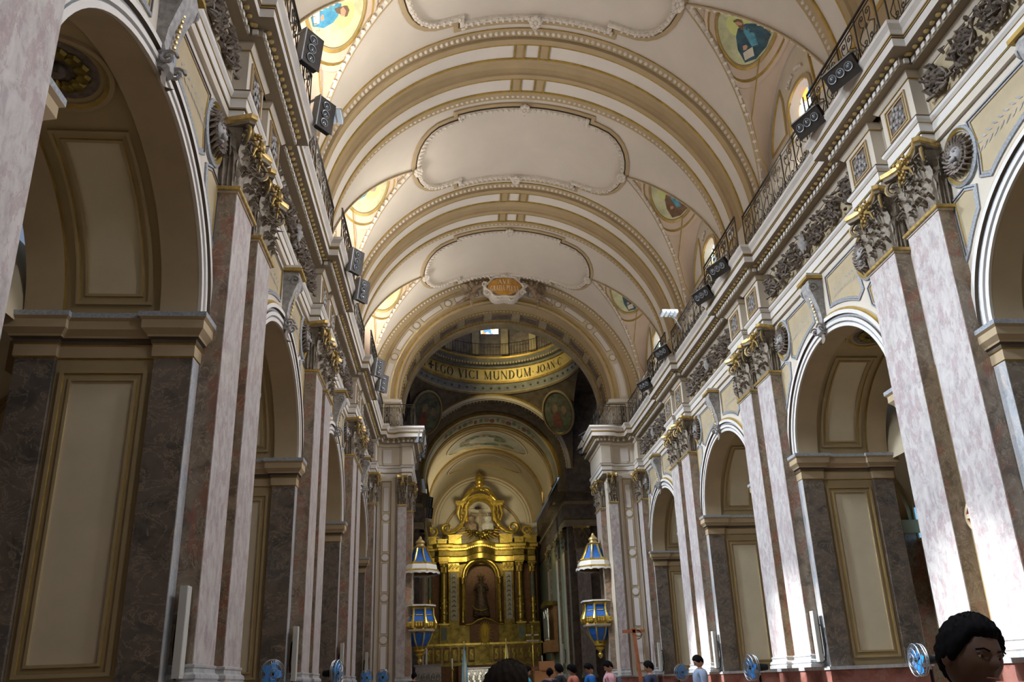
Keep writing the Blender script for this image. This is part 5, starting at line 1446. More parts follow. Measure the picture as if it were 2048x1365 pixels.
figure('seated_figure', 'seated draped figure left of the cross in the altar crest', 'statue', (AX - 0.85, AY + 0.2, 13.75), 1.55, 'statue_bronze', True, ((0.5, 0.7), (-0.3, 0.5)), robe_w=0.62)
figure('seated_figure', 'seated grey draped figure right of the cross in the altar crest', 'statue', (AX + 0.55, AY + 0.2, 13.75), 1.5, 'relief_grey', True, ((0.3, 0.5), (-0.5, 0.72)), robe_w=0.66)
m = MB(); m.box(-0.09, 0.09, -0.06, 0.06, 0, 1.9, 'statue_bronze'); m.box(-0.85, 0.85, -0.05, 0.05, 1.38, 1.52, 'statue_bronze')
tag(m.build('crest_cross', loc=(AX - 0.1, AY + 0.45, 13.7)), 'dark cross between two figures in the altar crest', 'cross')
st = thing('star_glory', 'dark spiky star on a thin rod in the crest arch opening', 'star', (AX - 0.3, AY + 0.55, 15.75))
m = MB()
for i in range(16):
    a = PI * i / 8; m.tube([(0, 0, 0), (0.36 * math.cos(a), 0, 0.24 * math.sin(a))], [0.05, 0.006], 'wrought_iron', 4)
m.build('rays', st); m = MB(); m.tube([(-0.7, 0, -0.05), (0.9, 0, -0.05)], 0.015, 'wrought_iron', 4); m.build('rod', st)

# altar table with frontal, silver fronted table, candles, flags, cross
def box_thing(name, label, cat, loc, parts):
    t = thing(name, label, cat, loc)
    for nm, fn in parts:
        m = MB(); fn(m); m.build(nm, t)
    return t
def f_tab(m): m.box(-2.1, 2.1, -0.5, 0.9, 0, 0.9 + 1.8, 'wood')
def f_top(m): m.box(-2.2, 2.2, -0.6, 0.9, 2.7, 2.85, 'dark_gilding')
def f_emb(m):
    sp = [(0.5 * math.cos(a), 0.42 * math.sin(a)) for a in [2 * PI * i / 24 for i in range(25)]]
    m.tube([(a, -0.56, 1.75 + b) for a, b in sp], 0.05, 'gilding', 6)
    for q in (-1, 1):
        m.tube([(q * u, -0.58, 1.75 + v) for u, v in spiral(0.28, 0, 0.24, 1.4, 18, q)], 0.035, 'gilding', 5)
    m.tube([(0, -0.6, 1.4), (0, -0.6, 2.15)], 0.04, 'gilding', 5)
box_thing('altar_table', 'dark wooden altar table with a gilt wreath emblem below the altarpiece', 'altar', (AX + 0.05, AY - 2.2, FLOOR + 1.3 - 1.3), [('body', f_tab), ('table_top', f_top), ('gilt_emblem', f_emb)])
def silver_front(loc, w, h, label, em):
    t = thing('silver_altar_frontal', label, 'altar', loc)
    m = MB(); m.box(-w / 2, w / 2, 0, 0.9, 0, h, 'silver'); m.build('body', t)
    m = MB(); m.box(-w / 2 - 0.08, w / 2 + 0.08, -0.08, 0.98, h, h + 0.1, 'pulpit_white'); m.build('table_top', t)
    m = MB()
    k = 5
    for i in range(k):
        x = -w / 2 + w * (i + 0.5) / k
        P = [(x - w * 0.07, 0.15), (x - w * 0.07, h * 0.6)] + [(x - w * 0.07 * math.cos(PI * j / 8), h * 0.6 + w * 0.07 * math.sin(PI * j / 8)) for j in range(1, 8)] + [(x + w * 0.07, h * 0.6), (x + w * 0.07, 0.15)]
        m.tube([(a, -0.03, b) for a, b in P], 0.03, 'silver', 6)
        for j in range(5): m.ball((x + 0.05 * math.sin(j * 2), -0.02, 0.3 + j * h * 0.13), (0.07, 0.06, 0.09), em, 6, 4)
    m.build('relief_arcade', t)
    return t
silver_front((-0.95, 52.0, 1.25), 1.9, 1.25, 'brightly lit silver altar frontal in the centre behind the crowd', 'lit_silver')
silver_front((-4.15, 46.5, 1.2), 1.5, 1.45, 'dim silver fronted side altar at the foot of the left pulpit', 'silver')
l = bpy.data.lights.new('frontal_lamp', 'AREA'); l.size = 1.6; l.energy = 75; l.color = (1, 0.95, 0.8)  # unseen fill light added to brighten the flags and silver frontal
lo = bpy.data.objects.new('frontal_lamp', l); COL.objects.link(lo); lo.location = (-0.9, 47.6, 4.6); lo.rotation_euler = Vector((0, 1.0, -0.45)).to_track_quat('-Z', 'Y').to_euler(); lo.visible_camera = False
def flag(loc, H, cols, label):
    t = thing('flag', label, 'flag', loc)
    m = MB(); m.tube([(0, 0, 0), (0, 0, H)], 0.025, 'gilding', 6); m.ball((0, 0, H + 0.05), (0.04, 0.04, 0.09), 'gilding', 6, 5); m.build('pole', t)
    m = MB(); rows = []
    n = 15
    for j in range(10):
        u = j / 9; z = H * (0.97 - 0.62 * u); wd = 0.06 + 0.42 * u ** 0.8
        rows.append([(-wd * 0.4 + wd * v / (n - 1), 0.06 * math.sin(v * 1.6 + u) - 0.02, z - 0.25 * (v / (n - 1)) * u) for v in range(n)])
    for i, c in enumerate(cols):
        a = i * (n - 1) // len(cols); b = (i + 1) * (n - 1) // len(cols)
        m.grid([r[a:b + 1] for r in rows], c)
    m.build('cloth', t)
flag((-1.98, 50.5, FLOOR), 3.9, ['flag_blue', 'flag_white', 'flag_blue'], 'drooping light blue and white flag left of the altar')
flag((0.75, 50.5, FLOOR), 4.0, ['flag_yellow', 'flag_yellow', 'flag_white'], 'drooping yellow and white flag right of the altar centre')
t = thing('processional_cross', 'tall gilt processional cross with wide arms right of the altar', 'cross', (2.45, 50.0, FLOOR))
m = MB(); m.tube([(0, 0, 0), (0, 0, 3.9)], 0.035, 'gilding', 6); m.build('staff', t)
m = MB(); m.box(-0.05, 0.05, -0.04, 0.04, 3.6, 4.75, 'gilding'); m.box(-0.36, 0.36, -0.04, 0.04, 4.2, 4.3, 'silver'); m.box(-0.42, 0.42, -0.06, 0.06, 3.86, 3.95, 'silver')
for a, b in ((-0.36, 4.25), (0.36, 4.25), (0, 4.78)): m.ball((a, 0, b), 0.07, 'gilding', 8, 6)
m.build('cross_head', t)
for i, (x, y) in enumerate(((-2.75, 51.5), (3.2, 51.5))):
    t = thing('tall_candlestick', f'tall brass candlestick with white candle on the {"left" if x < 0 else "right"} of the altar steps', 'candlestick', (x, y, FLOOR))
    m = MB(); m.lathe([(0.22, 0), (0.2, 0.1), (0.06, 0.25), (0.05, 1.0), (0.09, 1.1), (0.05, 1.2), (0.05, 2.2), (0.12, 2.3), (0.14, 2.36)], 'gilding', n=12); m.build('stand', t)
    m = MB(); m.tube([(0, 0, 2.36), (0, 0, 3.0)], 0.04, 'pulpit_white', 8); m.build('candle', t)
# organ front on the right chancel wall
t = thing('organ_case', 'dark organ case with silver pipes on the right chancel wall', 'organ', (4.35, 55.5, 4.3))
m = MB(); m.box(-0.45, 0.35, -1.4, 1.4, -0.8, 0.0, 'wood'); m.box(-0.5, 0.35, -1.5, 1.5, 2.4, 2.7, 'dark_gilding'); m.box(0.1, 0.35, -1.4, 1.4, 0, 2.4, 'wood'); m.build('case', t)
for i in range(15):
    m = MB(); y = -1.25 + 2.5 * i / 14; h = 1.5 + 0.7 * abs(math.cos(i * 0.45)); m.lathe([(0.02, 0.0), (0.07, 0.25), (0.07, h), (0.0, h)], 'silver', (-0.3, y, 0), 8); m.build('pipe', t)

# ------------------------------------------------------------------ hanging pulpits
def pulpit(sx, label):
    t = thing('hanging_pulpit', label, 'pulpit', (sx * 4.2, 36.1, 2.45), 0)
    # octagonal lathe helper
    def oct_(m, prof, mats, cz=0.0, tw=PI / 8):
        for q in range(len(prof) - 1):
            m.grid([[(r * math.cos(tw + i * PI / 4), r * math.sin(tw + i * PI / 4), z + cz) for i in range(8)] for r, z in prof[q:q + 2]], mats if isinstance(mats, str) else mats[q], close_v=True)
    b = 1.45
    m = MB()
    oct_(m, [(0.0, b - 0.05), (0.60, b - 0.02), (0.72, b + 0.06), (0.76, b + 0.14), (0.70, b + 0.22), (0.74, b + 0.32), (0.76, b + 0.5), (0.66, b + 0.75), (0.63, b + 1.05), (0.68, b + 1.14), (0.80, b + 1.18), (0.80, b + 1.25), (0.66, b + 1.27), (0.6, b + 1.2), (0.6, b + 0.2)],
         ['gilding', 'gilding', 'pulpit_white', 'gilding', 'gilding', 'gilding', 'pulpit_blue', 'pulpit_blue', 'gilding', 'gilding', 'pulpit_white', 'gilding', 'wood', 'wood'])
    bowl = m.build('bowl', t, smooth=0)
    for i in range(8):
        a = PI / 8 + i * PI / 4; m = MB()
        m.tube([(r * math.cos(a), r * math.sin(a), z) for r, z in ((0.75, b + 0.2), (0.80, b + 0.4), (0.74, b + 0.6), (0.68, b + 0.8), (0.67, b + 1.1))], [0.06, 0.09, 0.06, 0.05, 0.05], 'gilding', 6)
        m.build('corner_rib', bowl)
        a += PI / 8; k = math.cos(PI / 8)
        m = MB()
        for z, r in ((b + 0.30, 0.77), (b + 0.36, 0.76), (b + 0.42, 0.76)):
            for q in (-0.12, 0, 0.12): m.ball((r * k * math.cos(a) - q * math.sin(a), r * k * math.sin(a) + q * math.cos(a), z), (0.075, 0.075, 0.07), 'gilding', 6, 4)
        m.tube([(0.66 * k * math.cos(a) - q * math.sin(a), 0.66 * k * math.sin(a) + q * math.cos(a), b + 0.78 + 0.05 * math.cos(q * 30)) for q in (-0.16, -0.05, 0.05, 0.16)], 0.025, 'bead_gold', 5)
        m.build('shell_ornament', bowl)
    m = MB()
    oct_(m, [(0.62, b - 0.02), (0.5, b - 0.3), (0.32, b - 0.6), (0.2, b - 0.72)], ['pulpit_blue', 'pulpit_blue', 'gilding'])
    for i in range(8):
        a = PI / 8 + i * PI / 4; m.tube([(r * math.cos(a), r * math.sin(a), z) for r, z in ((0.62, b), (0.52, b - 0.3), (0.33, b - 0.6), (0.2, b - 0.74))], 0.035, 'gilding', 5)
    m.lathe([(0.2, b - 0.7), (0.28, b - 0.74), (0.28, b - 0.8), (0.16, b - 0.86), (0.22, b - 0.92), (0.2, b - 0.98), (0.08, b - 1.06), (0.06, b - 1.12), (0.12, b - 1.2), (0.12, b - 1.28), (0.06, b - 1.36), (0.0, b - 1.42)], 'gilding', n=14)
    m.build('pendant_foot', t)
    # canopy
    c = 4.1
    m = MB()
    oct_(m, [(0.8, c + 0.12), (0.95, c + 0.12), (0.95, c + 0.2), (0.88, c + 0.24), (0.84, c + 0.42), (0.80, c + 0.46), (0.80, c + 0.52), (0.62, c + 0.6), (0.44, c + 0.95), (0.32, c + 1.25), (0.26, c + 1.32)],
         ['wood', 'gilding', 'gilding', 'pulpit_white', 'pulpit_white', 'gilding', 'gilding', 'pulpit_blue', 'pulpit_blue', 'gilding'])
    can = m.build('canopy', t, smooth=0)
    m = MB(); n = 64
    m.grid([[(0.93 * f(i) * math.cos(2 * PI * i / n), 0.93 * f(i) * math.sin(2 * PI * i / n), c + z(i)) for i in range(n)] for f, z in (((lambda i: 1.0), (lambda i: 0.14)), ((lambda i: 1.0), (lambda i: 0.0 + 0.05 * abs(math.sin(i * PI / 4)))))], 'pulpit_white', close_v=True)
    m.build('scalloped_valance', can)
    m = MB()
    for i in range(8):
        a = PI / 8 + i * PI / 4; m.tube([(r * math.cos(a), r * math.sin(a), z) for r, z in ((0.82, c + 0.5), (0.64, c + 0.6), (0.46, c + 0.95), (0.33, c + 1.27))], 0.045, 'gilding', 5)
    m.build('canopy_ribs', can)
    m = MB(); m.lathe([(0.28, c + 1.3), (0.33, c + 1.34), (0.2, c + 1.42), (0.18, c + 1.5), (0.24, c + 1.54), (0.2, c + 1.64), (0.12, c + 1.7), (0.07, c + 1.78), (0.05, c + 1.86), (0, c + 1.9)], 'bead_gold', n=14); m.build('finial', can)
    m = MB()
    for q in (-0.42, 0.42): m.box(0.30 * sx, 0.36 * sx, q - 0.03, q + 0.03, b + 1.2, c + 0.2, 'silver')
    m.box(0.36 * sx, 0.44 * sx, -0.45, 0.45, b + 1.2, c + 0.2, 'marble_brown')
    m.build('back_board', t)
pulpit(1, 'blue and gilt hanging pulpit under its canopy on the right crossing pier')
pulpit(-1, 'blue and gilt hanging pulpit under its canopy on the left crossing pier')
# ------------------------------------------------------------------ console keystones, lion heads, frieze reliefs
def make_keystone():
    t = thing('keystone_console', '', 'keystone')
    # local: -x out of the wall, y along it, z up from 9.4
    m = MB(); prof = [(0.10, 0.0), (0.17, 0.05), (0.16, 0.2), (0.12, 0.35), (0.15, 0.6), (0.24, 0.9), (0.33, 1.15), (0.36, 1.3), (0.33, 1.42)]
    rows = []
    for d, z in prof:
        w = 0.13 + 0.08 * z / 1.42
        rows.append([(0, -w, z), (-d, -w, z), (-d - 0.02, -w * 0.5, z), (-d, 0, z), (-d - 0.02, w * 0.5, z), (-d, w, z), (0, w, z)])
    m.grid(rows, 'relief_grey'); m.add(rows[0], [list(range(7))], 'relief_grey'); m.build('console_body', t)
    for q in (-1, 1):
        m = MB()
        m.tube([(-0.19 - u * 1.0, q * 0.15, 0.13 + v) for u, v in spiral(0, 0, 0.12, 1.5, 16, 1)], 0.025, 'relief_grey', 5)
        m.tube([(-0.26 + u * 1.0, q * 0.21, 1.2 + v) for u, v in spiral(0, 0, 0.14, 1.5, 16, 1)], 0.028, 'relief_grey', 5)
        m.build('scroll', t)
    m = MB()
    for i in range(8): m.ball((-0.17 - 0.012 * i, 0, 0.35 + 0.09 * i), (0.03, 0.03, 0.035), 'bead_gold', 6, 4)
    m.build('bead_string', t)
    m = MB(); m.box(-0.42, 0, -0.27, 0.27, 1.42, 1.5, 'gold_line'); m.box(-0.39, 0, -0.24, 0.24, 1.5, 1.58, 'architrave_white'); m.build('cap_block', t)
    m = MB(); m.grid(leaf_rows(0.5, 0.09, 0.10, lambda a, o, u: (-0.10 - o * 0.6, a, 0.02 - u * 0.5), n=6), 'relief_bronze'); m.build('leaf', t)
    return t
names5 = ['behind the viewer', 'nearest', 'second', 'third', 'fourth', 'last']
kproto = None
for s in (1, -1):
    side = 'right' if s > 0 else 'left'
    for k in range(-1, 3):
        yc = pier_y(k) + BAY / 2
        lab = f'scrolled console keystone on the {names5[k + 2]} arch of the {side} arcade'
        if kproto is None:
            kproto = make_keystone(); kproto['label'] = lab; kproto['group'] = 'keystones of the nave arches'; kproto.location = (s * WX, yc, 9.42)
        else: dup(kproto, (s * WX, yc, 9.42), 0 if s > 0 else PI, lab)
def make_lion():
    t = thing('lion_head_medallion', '', 'medallion')
    mp = lambda a, b, h: (-h, a, b)
    m = MB(); sweep(m, ell_path(0, 0, 0.37, 0.52, 32), [(-0.07, 0), (-0.06, 0.05), (-0.02, 0.07), (0.02, 0.03), (0.04, 0.05), (0.05, 0.0)], mp, True, ['grey_line', 'grey_line', 'gold_line', 'grey_line', 'gold_line'])
    disc(m, 0, 0, 0.37, 0.52, 0.01, mp, 'ornament_gold_ground', 28, 1); m.build('oval_frame', t)
    m = MB(); rnd = random.Random(11)
    for i in range(44):
        a = 2 * PI * i / 44 * 2.0; r0 = 0.14 + 0.10 * (i >= 22)
        m.tube([mp(r0 * math.cos(a), 0.02 + r0 * 1.15 * math.sin(a), 0.10), mp((r0 + 0.07) * math.cos(a + 0.25), 0.02 + (r0 + 0.09) * math.sin(a + 0.25), 0.13), mp((r0 + 0.13) * math.cos(a + 0.1), (r0 + 0.16) * math.sin(a + 0.1), 0.04)], [0.03, 0.035, 0.01], 'relief_bronze', 5)
    m.build('mane', t)
    m = MB()
    m.ball(mp(0, 0.02, 0.08), (0.13, 0.15, 0.18), 'relief_grey', 14, 10); m.ball(mp(0, -0.07, 0.19), (0.06, 0.075, 0.06), 'relief_grey', 10, 7)
    m.ball(mp(0, -0.16, 0.15), (0.05, 0.05, 0.04), 'relief_grey', 8, 6); m.ball(mp(0, -0.03, 0.245), (0.025, 0.035, 0.02), 'relief_bronze', 8, 5)
    for q in (-1, 1):
        m.ball(mp(q * 0.06, 0.05, 0.19), (0.02, 0.026, 0.02), 'relief_bronze', 8, 5); m.tube([mp(q * 0.03, 0.08, 0.2), mp(q * 0.1, 0.10, 0.17)], 0.016, 'relief_grey', 5)
        m.ball(mp(q * 0.13, 0.16, 0.1), (0.03, 0.04, 0.05), 'relief_grey', 8, 5)
    m.build('lion_head', t)
    return t
lproto = None
for s in (1, -1):
    side = 'right' if s > 0 else 'left'
    for k in range(-1, 3):
        for q in (-1, 1):
            y = pier_y(k) + BAY / 2 + q * 2.18
            lab = f'oval lion head medallion at the {"near" if q < 0 else "far"} shoulder of the {names5[k + 2]} {side} arch'
            if lproto is None:
                lproto = make_lion(); lproto['label'] = lab; lproto['group'] = 'lion head medallions'; lproto.location = (s * WX, y, 10.3)
            else: dup(lproto, (s * WX, y, 10.3), 0 if s > 0 else PI, lab)
def make_relief():
    t = thing('frieze_relief', '', 'relief')
    W = BAY / 2 - 1.27
    mp = lambda a, b, h: (-h, a, b)
    m = MB(); m.grid([[mp(-W, -0.42, 0.004), mp(W, -0.42, 0.004)], [mp(-W, 0.42, 0.004), mp(W, 0.42, 0.004)]], 'ornament_gold_ground'); m.build('gilt_ground', t, smooth=0)
    rnd = random.Random(4)
    for q in (-1, 1):
        for i in range(3):
            m = MB()
            cx = q * (0.55 + 0.79 * i); up = 1 if i % 2 else -1
            sp = spiral(cx, 0.0, 0.34, 1.75, 30, up * q, -PI / 2 * up)
            m.tube([mp(a, b, 0.07 + 0.03 * math.sin(j)) for j, (a, b) in enumerate(sp)], [0.042 - 0.02 * j / 30 for j in range(31)], 'relief_bronze', 6)
            for j in range(44):
                a, b = sp[min(30, j % 31)] if j < 31 else (cx + rnd.uniform(-0.45, 0.45), rnd.choice((-1, 1)) * rnd.uniform(0.2, 0.36))
                ang = rnd.uniform(0, 2 * PI); l = rnd.uniform(0.09, 0.19)
                m.tube([mp(a, b, 0.08), mp(a + l * 0.6 * math.cos(ang), b + l * 0.6 * math.sin(ang), 0.15), mp(a + l * math.cos(ang + 0.5), max(-0.4, min(0.4, b + l * math.sin(ang + 0.5))), 0.09)], [0.025, 0.045, 0.01], 'relief_bronze', 5)
            for j in range(6): m.ball(mp(cx + 0.06 * math.cos(j), 0.06 * math.sin(j), 0.11), 0.04, 'relief_bronze', 6, 4)
            m.build('acanthus_scroll', t)
    m = MB(); m.lathe([(0.04, -0.38), (0.1, -0.36), (0.05, -0.28), (0.14, -0.12), (0.19, 0.05), (0.12, 0.16), (0.16, 0.22), (0.06, 0.28), (0.03, 0.36)], 'relief_grey', (-0.08, 0, 0), 14)
    for j in range(10): m.ball((-0.16, 0.16 * math.cos(j * 2), 0.28 * math.sin(j * 1.3)), (0.05, 0.06, 0.07), 'relief_bronze', 6, 4)
    m.build('urn', t)
    return t
rproto = None
for s in (1, -1):
    side = 'right' if s > 0 else 'left'
    for k in range(-1, 3):
        lab = f'dark acanthus scroll relief in the {side} frieze over the {names5[k + 2]} arch'
        loc = (s * (6.43), pier_y(k) + BAY / 2 - (0.12 if k == 2 else 0), 11.97)
        if rproto is None:
            rproto = make_relief(); rproto['label'] = lab; rproto['group'] = 'acanthus frieze reliefs'; rproto.location = loc
        else: dup(rproto, loc, 0 if s > 0 else PI, lab)

# ------------------------------------------------------------------ wrought iron balustrades
def balustrade(L, n, name_ends=True):
    """local: y along, z up, -x towards the nave"""
    t = thing('iron_balustrade', '', 'balustrade')
    H = 1.12
    m = MB(); m.box(-0.022, 0.022, -L / 2, L / 2, H - 0.02, H + 0.015, 'wrought_iron'); m.build('handrail', t, smooth=0)
    m = MB(); m.box(-0.012, 0.012, -L / 2, L / 2, 0.08, 0.105, 'wrought_iron'); m.box(-0.01, 0.01, -L / 2, L / 2, H - 0.12, H - 0.10, 'wrought_iron'); m.build('lower_rail', t, smooth=0)
    u = L / n
    for i in range(n + 1):
        y = -L / 2 + u * i; m = MB(); m.box(-0.012, 0.012, y - 0.012, y + 0.012, 0, H, 'wrought_iron'); m.build('baluster', t, smooth=0)
    for i in range(n):
        y = -L / 2 + u * (i + 0.5); m = MB()
        for q in (-1, 1):
            # tall lyre curve with curled ends and two inner scrolls
            top = spiral(q * 0.10 * u / 0.62, 0.84, 0.085, 1.2, 12, q, PI * (0 if q > 0 else 1))
            bot = spiral(q * 0.10 * u / 0.62, 0.26, 0.085, 1.2, 12, -q, PI * (0 if q > 0 else 1))
            a = u * 0.36
            S = [(p[0], p[1]) for p in bot[::-1]] + [(q * a, 0.36), (q * a * 1.08, 0.46), (q * a * 0.6, 0.56), (q * a * 0.35, 0.62), (q * a * 0.7, 0.7)] + [(p[0], p[1]) for p in top]
            m.tube([(0, y + p, z) for p, z in S], 0.0125, 'wrought_iron', 4)
            m.tube([(0, y + p, z) for p, z in [(0, 0.1), (q * a * 0.5, 0.18), (q * a * 1.1, 0.16), (q * a * 1.2, 0.28)]], 0.011, 'wrought_iron', 4)
        m.tube([(0, y, 0.1), (0, y, 1.0)], 0.011, 'wrought_iron', 4)
        m.ball((0, y, 0.58), (0.02, 0.045, 0.07), 'wrought_iron', 6, 4)
        m.build('scroll_panel', t)
    return t
pb = balustrade(2.84, 4); bb = balustrade(BAY - 2.84, 7); sb = balustrade(0.22, 1)
first = {}
def put_b(proto_, key, loc, rz, lab, group):
    if key not in first:
        first[key] = 1; proto_.location = loc; proto_.rotation_euler = (0, 0, rz); proto_['label'] = lab; proto_['group'] = group
    else: dup(proto_, loc, rz, lab)
for s in (1, -1):
    side = 'right' if s > 0 else 'left'
    for k in range(-1, 3):
        put_b(pb, 'p', (s * 5.66, pier_y(k), 13.285), 0 if s > 0 else PI, f'scrolled iron balustrade section standing forward above the {names5[k + 2]} {side} pilaster pair', 'balustrades over the piers')
        put_b(bb, 'b', (s * 5.90, pier_y(k) + BAY / 2, 13.285), 0 if s > 0 else PI, f'long scrolled iron balustrade above the {names5[k + 2]} {side} arch, set back', 'balustrades over the arches')
    put_b(sb, 's', (s * 5.72, 34.0, 13.285), PI / 2, f'short return of iron railing at the {side} end of the nave cornice', 'railing returns')
    dup(pb, (s * 5.05, 34.0, 13.285), PI / 2, f'iron balustrade section facing the nave in front of the {side} end arch foot', scale=(1, 0.46, 1))
    dup(pb, (s * 4.42, 35.4, 13.285), 0 if s > 0 else PI, f'iron balustrade section turning into the crossing on the {side}')
    dup(bb, (s * 4.3, 50.5, 13.3), 0 if s > 0 else PI, f'dark iron balustrade along the {side} chancel cornice')

# ------------------------------------------------------------------ floodlights on the cornices
def make_flood():
    t = thing('floodlight', '', 'floodlight')
    m = MB(); m.box(-0.08, 0.06, -0.34, 0.34, -0.2, 0.2, 'black_plastic'); m.box(-0.10, -0.08, -0.36, 0.36, -0.22, 0.22, 'wrought_iron'); m.build('housing', t, smooth=0)
    for i in (-1, 0, 1):
        m = MB(); c = (-0.105, i * 0.2, 0.02)
        m.tube([(c[0] - 0.01, c[1] + 0.085 * math.cos(a), c[2] + 0.085 * math.sin(a)) for a in [2 * PI * j / 16 for j in range(17)]], 0.013, 'grey_metal', 5)
        m.ball(c, (0.02, 0.07, 0.07), 'lens_glass', 12, 6); m.ball((c[0] - 0.015, c[1], c[2]), (0.02, 0.022, 0.022), 'grey_metal', 8, 5); m.build('lamp', t)
    m = MB(); m.box(-0.1, 0.45, -0.32, -0.28, 0.2, 0.23, 'grey_metal'); m.box(-0.1, 0.45, 0.28, 0.32, 0.2, 0.23, 'grey_metal'); m.box(0.4, 0.45, -0.32, 0.32, 0.2, 0.23, 'grey_metal'); m.box(-0.12, 0.08, -0.36, 0.36, 0.2, 0.225, 'grey_metal'); m.build('bracket', t, smooth=0)
    return t
fp_ = make_flood(); used = False
floods = [(1, 5.42, 11.75, 13.30), (1, 5.42, 13.25, 13.36), (1, 5.42, 19.35, 13.27), (1, 5.42, 20.9, 13.22), (1, 5.42, 25.8, 13.45), (1, 5.42, 28.6, 13.25), (1, 4.1, 35.6, 13.3), (1, 4.15, 36.8, 12.9),
          (-1, 5.40, 12.1, 13.62), (-1, 5.40, 13.75, 13.5), (-1, 5.40, 19.4, 13.3), (-1, 5.40, 21.0, 13.25), (-1, 5.40, 26.5, 13.05), (-1, 5.40, 28.15, 13.1), (-1, 4.15, 34.1, 12.85), (-1, 4.15, 36.4, 12.8), (-1, 4.15, 48.0, 12.9), (-1, 4.15, 48.0, 12.2)]
cnt = {1: 0, -1: 0}
ordw = ['first', 'second', 'third', 'fourth', 'fifth', 'sixth', 'seventh', 'eighth', 'ninth', 'tenth', 'eleventh']
for (s, x, y, z) in floods:
    lab = f'{ordw[cnt[s]]} black three lamp floodlight hanging off the {"right" if s > 0 else "left"} cornice, counted from the viewer'; cnt[s] += 1
    tlt = 0.5 if s < 0 else 0.35
    o = fp_ if not used else dup(fp_)
    used = True
    o['label'] = lab; o['group'] = 'floodlights on the cornices'
    o.location = (s * x, y, z); o.rotation_euler = (0, 0, 0)
    face = Vector((-s * 0.72, -0.62 if s < 0 else -0.30, -0.55 if s > 0 else -0.15)).normalized()      # direction of the lamps
    xa = -face; ya = Vector((0, 0, 1)).cross(xa).normalized(); za = xa.cross(ya)
    ya2, za2 = (ya, za) if s > 0 else (-za, ya)
    o.rotation_euler = Matrix((xa, ya2, za2)).transposed().to_euler()
def led(loc, s, lab):
    t = thing('led_floodlight', lab, 'floodlight', loc, 0)
    m = MB(); m.tube([(s * 0.55, 0.1, -0.75), (0.25 * s, 0.05, -0.2), (0, 0, 0)], 0.03, 'grey_metal', 6); m.build('arm', t)
    m = MB(); m.box(-0.3, 0.3, -0.2, 0.15, 0.02, 0.10, 'grey_metal'); m.build('back_plate', t)
    for i in range(4):
        m = MB(); x = -0.24 + 0.16 * i; m.box(x - 0.05, x + 0.05, -0.26, 0.12, -0.06, 0.03, 'lit_white'); m.build('lamp_tube', t)
led((5.45, 24.7, 14.5), 1, 'white four tube lamp head on an arm above the right balustrade')
led((-5.35, 14.2, 12.95 + 0.9), -1, 'bright white four tube lamp head on the left balustrade')

# ------------------------------------------------------------------ column loudspeakers, station cross, wooden cross
def column_speaker(loc, rz, lab, group):
    t = thing('column_loudspeaker', lab, 'loudspeaker', loc, rz, group)
    m = MB(); m.box(-0.10, 0.0, -0.09, 0.09, 0, 1.22, 'speaker_white'); m.box(-0.105, -0.10, -0.075, 0.075, 0.03, 1.19, 'speaker_white'); m.build('cabinet', t)
    m = MB(); m.tube([(0.0, -0.05, 0.9), (0.06, -0.13, 0.85), (0.08, -0.14, 0.4), (0.03, -0.12, 0.02), (0.0, -0.05, 0.0)], 0.022, 'black_plastic', 6); m.build('cable_bracket', t)
    return t
sp_proto = None
for s in (1, -1):
    side = 'right' if s > 0 else 'left'
    for k in (0, 1, 2):
        lab = f'slim white column loudspeaker on the {names5[k + 2]} {side} pier'
        loc = (s * 6.36, pier_y(k) - 1.32, 1.8)
        if sp_proto is None: sp_proto = column_speaker(loc, 0, lab, 'column loudspeakers on the piers')
        else: dup(sp_proto, loc, 0 if s > 0 else PI, lab)
    dup(sp_proto, (s * 6.36, 33.45, 1.8), 0 if s > 0 else PI, f'slim white column loudspeaker beside the {side} crossing pier')
    dup(sp_proto, (s * 4.4, 49.5, 2.6), 0 if s > 0 else PI, f'distant column loudspeaker on the {side} chancel pilaster')
t = thing('station_cross', 'round cream plaque with a red cross between the nearest right pilasters', 'plaque', (6.5, 12.12, 4.1))
mp = lambda a, b, h: (-h, a, b)
m = MB(); disc(m, 0, 0, 0.24, 0.24, 0.05, mp, 'plaque_red', 24, 1); sweep(m, ell_path(0, 0, 0.24, 0.24, 24), [(-0.05, 0), (-0.05, 0.06), (0.02, 0.07), (0.02, 0.04)], mp, True, 'cream_paint'); m.build('disc', t)
m = MB(); m.box(-0.075, -0.04, -0.04, 0.04, -0.23, 0.23, 'cream_paint'); m.box(-0.075, -0.04, -0.23, 0.23, -0.04, 0.04, 'cream_paint'); m.build('cross_bars', t, smooth=0)
m = MB(); m.ball((-0.04, 0, -0.36), (0.04, 0.05, 0.06), 'relief_grey', 8, 6); m.build('bracket_knob', t)
t = thing('leaning_cross', 'reddish wooden cross leaning against the right crossing pier', 'cross', (5.55, 33.75, FLOOR))
m = MB(); tl = Matrix.Rotation(-0.07, 4, 'Y')
TT = lambda x, y, z: tuple(tl @ Vector((x, y, z)))
m.box(-0.07, 0.07, -0.05, 0.05, 0.0, 3.5, 'wood_red', TT); m.build('upright', t, smooth=0)
m = MB(); m.box(-0.52, 0.48, -0.05, 0.05, 3.28, 3.42, 'wood_red', lambda x, y, z: (x - 0.22, y, z)); m.build('crossbar', t, smooth=0)
m = MB(); m.tube([(-0.12 + 0.2 * math.cos(a), -0.07, 3.2 + 0.2 * math.sin(a)) for a in [PI * 0.5 - PI * j / 14 for j in range(15)]], 0.02, 'wrought_iron', 5); m.build('wreath', t)

